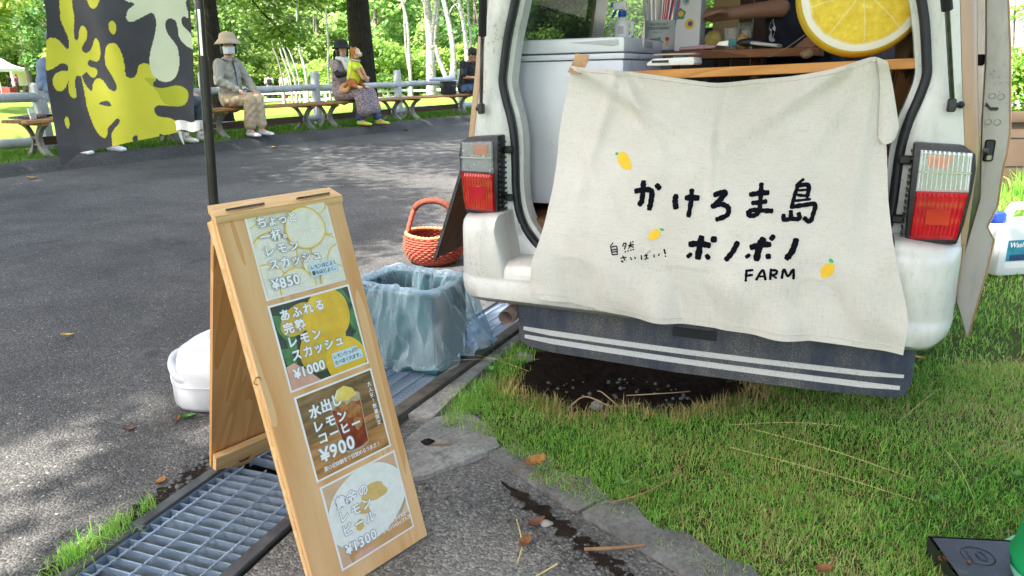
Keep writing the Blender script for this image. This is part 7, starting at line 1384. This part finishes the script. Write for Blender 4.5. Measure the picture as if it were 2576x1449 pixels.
# birches across the lawn
BIRCH = [(36, [(-10.6, 2.87), (-10.48, 2.19), (-10.36, 1.71), (-10.18, 0.89)], 0.042, 'bark_birch', 'leftmost of the three leaning birch stems'), (37, [(-10.75, 2.83), (-10.57, 2.21), (-10.47, 1.72), (-10.36, 1.38), (-10.24, 0.88)], 0.054, 'bark_birch', 'middle leaning birch, thickest of the three'), (38, [(-10.81, 2.7), (-10.63, 2.24), (-10.47, 1.74), (-10.39, 1.45), (-10.33, 0.87)], 0.039, 'bark_birch', 'right thin leaning birch of the three'), (34, [(-9.07, 2.63), (-9.07, 2.27), (-9.04, 1.91), (-8.94, 1.5), (-8.91, 0.89)], 0.06, 'bark_birch', 'bent birch standing right of the three leaning ones'), (40, [(-9.17, 3.29), (-9.18, 3.01), (-9.21, 2.42), (-9.29, 1.41)], 0.061, 'bark_birch', 'pale birch stem seen above the black hat'), (36, [(-10.82, 2.46), (-10.74, 2.17), (-10.59, 1.55), (-10.53, 0.9)], 0.044, 'bark_grey', 'dark leaning stem left of the leaning birches'), (33, [(-4.35, 4.1), (-4.17, 3.11), (-4.18, 1.78), (-4.18, 0.47)], 0.067, 'bark_birch', 'slender birch stem right of the thick dark trunk'), (34, [(-4.4, 4.27), (-4.42, 2.89), (-4.41, 1.97), (-4.29, 0.78)], 0.056, 'bark_birch', 'thin second stem twisted beside the slender birch'), (36, [(-3.63, 4.35), (-3.58, 3.52), (-3.55, 2.47), (-3.58, 1.4), (-3.6, 0.53)], 0.217, 'bark_birch', 'thickest birch of the clump, swollen at its foot'), (36, [(-3.09, 4.47), (-3.21, 3.51), (-3.33, 2.68), (-3.47, 1.83)], 0.11, 'bark_birch', 'birch stem rising right from the swollen birch'), (35, [(-3.05, 4.49), (-3.43, 2.39), (-3.24, 2.3), (-3.09, 1.72), (-2.76, 0.74)], 0.102, 'bark_birch', 'birch stem leaning down to the right of the clump'), (32, [(-2.54, 3.98), (-2.33, 2.94), (-2.24, 2.18), (-2.23, 1.54), (-2.34, 0.77)], 0.118, 'bark_birch', 'branching birch between clump and van'), (33, [(-1.98, 4.05), (-1.83, 3.18), (-1.74, 2.32), (-1.72, 1.66), (-1.73, 0.75)], 0.1, 'bark_birch', 'birch stem right beside the van edge'), (37, [(-1.81, 4.41), (-1.79, 3.55), (-1.71, 2.78), (-1.78, 0.7)], 0.061, 'bark_birch', 'thinnest birch stem beside the van edge')]
cD = crown('D', 2600, .26, 2.3, 1.6, 18, 'leaf_birch', 14)
for i, (Y, pts, r, mt, lab) in enumerate(BIRCH):
    x0, z0 = pts[-1]; g = gz_(x0, Y); t = thing('birch_tree', lab, 'tree', (x0, Y, g), 0, 'birches across the lawn'); P = [(x-x0, random.uniform(-.05, .05), z-g) for x, z in pts[::-1]]
    if P[0][2] > .05: P = [(P[0][0]*1.0, 0, 0)]+P
    dx = P[-1][0]-P[-2][0]; dz = P[-1][2]-P[-2][2]; P.append((P[-1][0]+dx*1.2, .1, P[-1][2]+max(1.2, dz)*1.2)); P.append((P[-1][0]+dx*.8+.1, .2, P[-1][2]+2.2)); sp = smooth_path(P, 5); m = MB(); m.tube(sp, [r*1.08*(1.12-.6*k/len(sp)) for k in range(len(sp))], 10); m.build('trunk', mt, t, 180)
    for k in range(3):
        a = sp[int(len(sp)*(.62+.12*k))]; b = a+Vector((random.choice((-1, 1))*random.uniform(.4, .9), random.uniform(-.4, .4), random.uniform(.5, 1.1))); m = MB(); m.tube(smooth_path([tuple(a), tuple(a.lerp(b, .5)+Vector((0, 0, .12))), tuple(b)], 4), [r*.35*(1-.8*q/9) for q in range(9)], 6); m.build('branch', mt, t, 180)
    o = link('crown', cD[0], t); o.location = (sp[-1].x, 0, sp[-1].z+.4); o.rotation_euler = (0, 0, i*1.3); o.scale = (.7, .7, .9)
# the wood behind: rows of separate broadleaved trees and bushes
cE = crown('E', 4200, .30, 2.9, 3.4, 34, 'leaf_mid', 15); cF = crown('F', 4200, .30, 2.9, 3.4, 34, 'leaf_dark', 16); cG = crown('G', 3600, .22, 1.9, 1.5, 26, 'leaf_maple', 17); cH = crown('H', 4200, .28, 2.7, 2.6, 30, 'leaf_birch', 18)
rd = random.Random(9); kinds = [(cE, 'mid green'), (cF, 'dark green'), (cH, 'pale green')]; word = ['far left', 'left behind the tent', 'left of the banner', 'behind the banner', 'right of the banner', 'behind the masked sitter', 'above the far figures', 'behind the leaning birches', 'left of the thick trunk', 'behind the thick trunk', 'right of the thick trunk', 'behind the birch clump', 'left of the van', 'behind the van', 'seen through the van', 'far right']
n_ = 0
for row, (Y, cnt, half) in enumerate(((50, 12, 34), (60, 13, 44), (72, 13, 58))):
    for i in range(cnt):
        x = -half-6+(2*half-8)*i/(cnt-1)+rd.uniform(-1.2, 1.2); y = Y+rd.uniform(-2.5, 2.5); cr_, wd_ = kinds[(i*2+row+(i//3)) % 3]; sc__ = rd.uniform(1.0, 1.25)*(1+.22*row); g = gz_(x, y); h = 6.5*sc__
        xx = (x/(Y*.69)+1)/2; wz = word[int(ramp01(xx)*15.99)]
        tree('%s broadleaved tree in the %s row, %s' % (wd_, ('front', 'middle', 'rear')[row], wz), (x, y, g), h, 'E', cr_, 4.6*sc__, .16*sc__, 'bark_grey', 'wood behind the lawn', sc__, rd.uniform(0, 6), seed=n_, name='broadleaved_tree'); n_ += 1
bsh = [(-52, 78, 2.4, 'round bush behind the tent on the left'), (-46.5, 80, 2.6, 'layered pale bush above the tent'), (-21.5, 43, 1.8, 'bush left of the banner edge'), (-18, 45, 1.5, 'bush hidden partly by the banner'), (-15.2, 49, 1.2, 'low bush left of the far figures'), (-11.8, 48, 1.0, 'low bush right of the far figures'), (-9.5, 44.5, 1.25, 'bright bush left of the woman with the dog'), (-7.6, 44, 1.35, 'bright bush behind the black hat'), (-5.4, 45, 1.1, 'bush right of the thick trunk'), (-2.6, 45.5, 1.2, 'bush behind the birch clump'), (-.6, 46, 1.2, 'bush just left of the van'), (2.5, 46, 1.4, 'bush seen through the van windows'), (-13.2, 53, 1.5, 'dark bush behind the far figures')]
for x, y, k, lab in bsh:
    t = thing('bush', lab, 'bush', (x, y, gz_(x, y)), rd.uniform(0, 6), 'bushes across the lawn'); o = link('foliage', cG[0], t); o.location = (0, 0, 1.1*k); o.scale = (k, k, k*.95); m = MB(); [m.tube([(0, 0, -.1), (a*.4, b*.4, .6), (a, b, 1.3*k)], [.05, .04, .015], 6) for a, b in ((.5, .2), (-.4, .5), (.1, -.6))]; m.build('stem', 'bark_grey', t)
tree('yellow-green layered tree at the left edge above the tent', (-21.5, 31, gz_(-21.5, 31)), 4.4, 'G', cG, 3.9, .12, 'bark_grey', None, 1.35, .5, seed=2)
# far wooded hillside closes the view: one mass of foliage on a rising slope
m = MB(); m.grid(lambda a, b: (-150+300*a, 82+60*b, -.6+26*sstep(b)+2*math.sin(a*17)*b), 30, 10); struct(m.build('hills', 'lawn_soil', None, 180), 'wooded slope closing the view behind the trees')
q = np.random.default_rng(31); cl = [((x, y, -.2+26*sstep((y-82)/60)+z), (3.2, 3.2, 2.6)) for x, y, z in zip(q.uniform(-75, 60, 420), q.uniform(80, 112, 420), q.uniform(.5, 6, 420))]
stuff(link('far_wood', leafmesh_np('far_wood', leaves(42000, cl, .62, .3, 33), 'leaf_mid')), 'far wood reading as one green mass', 'wood')
# shrub in the planter and ground plants at the right edge
leafmat('leaf_shrub', [(0, srgb('5f9a35')), (.5, srgb('86b848')), (1, srgb('b5d067'))], .5)
pl_ = thing('planter_shrub', 'bushy green shrub growing in the brown planter', 'shrub', (4.62, 6.5, .66)); link('foliage', leafmesh_np('foliage', leaves(2600, [((x, y, z), (.2, .18, .18)) for x, y, z in ((-.35, 0, .15), (-.1, .05, .25), (.15, 0, .2), (.4, 0, .2), (-.4, 0, .38), (-.15, 0, .45), (.1, .03, .42))], .055, .5, 41), 'leaf_shrub'), pl_); m = MB(); [m.tube([(x, 0, -.05), (x*1.1, .02, .35)], .008, 5) for x in (-.35, -.1, .15, .4)]; m.build('stem', 'bark_grey', pl_)
pl_ = thing('climbing_plant', 'loose bright green sprays above the planter against the wall', 'shrub', (4.75, 6.9, .66)); link('foliage', leafmesh_np('foliage', leaves(520, [((x, y, z), (.22, .12, .09)) for x, y, z in ((-.25, 0, .85), (-.1, 0, 1.1), (.1, .1, .7), (-.3, 0, 1.35), (.1, 0, 1.3), (.2, .1, 1.0))], .06, .7, 42), 'leaf_shrub'), pl_); m = MB(); [m.tube(smooth_path([(x*.4, 0, 0), (x*.7, .0, .6), (x, 0, 1.4)], 4), .007, 5) for x in (-.35, -.12, .2)]; m.build('stem', 'bark_grey', pl_)
tt = thing('grass_clump', 'tall grass clump at the foot of the planter', 'grass clump', (4.35, 6.1, 0)); P_ = np.stack([rng.normal(0, .12, 260), rng.normal(0, .08, 260), np.zeros(260)], 1); o = blades('leaves', P_, .22, .012, 'grass_blade', .4); o.parent = tt; del o['kind']; del o['category']

bpy.data.scenes.remove(_TS)
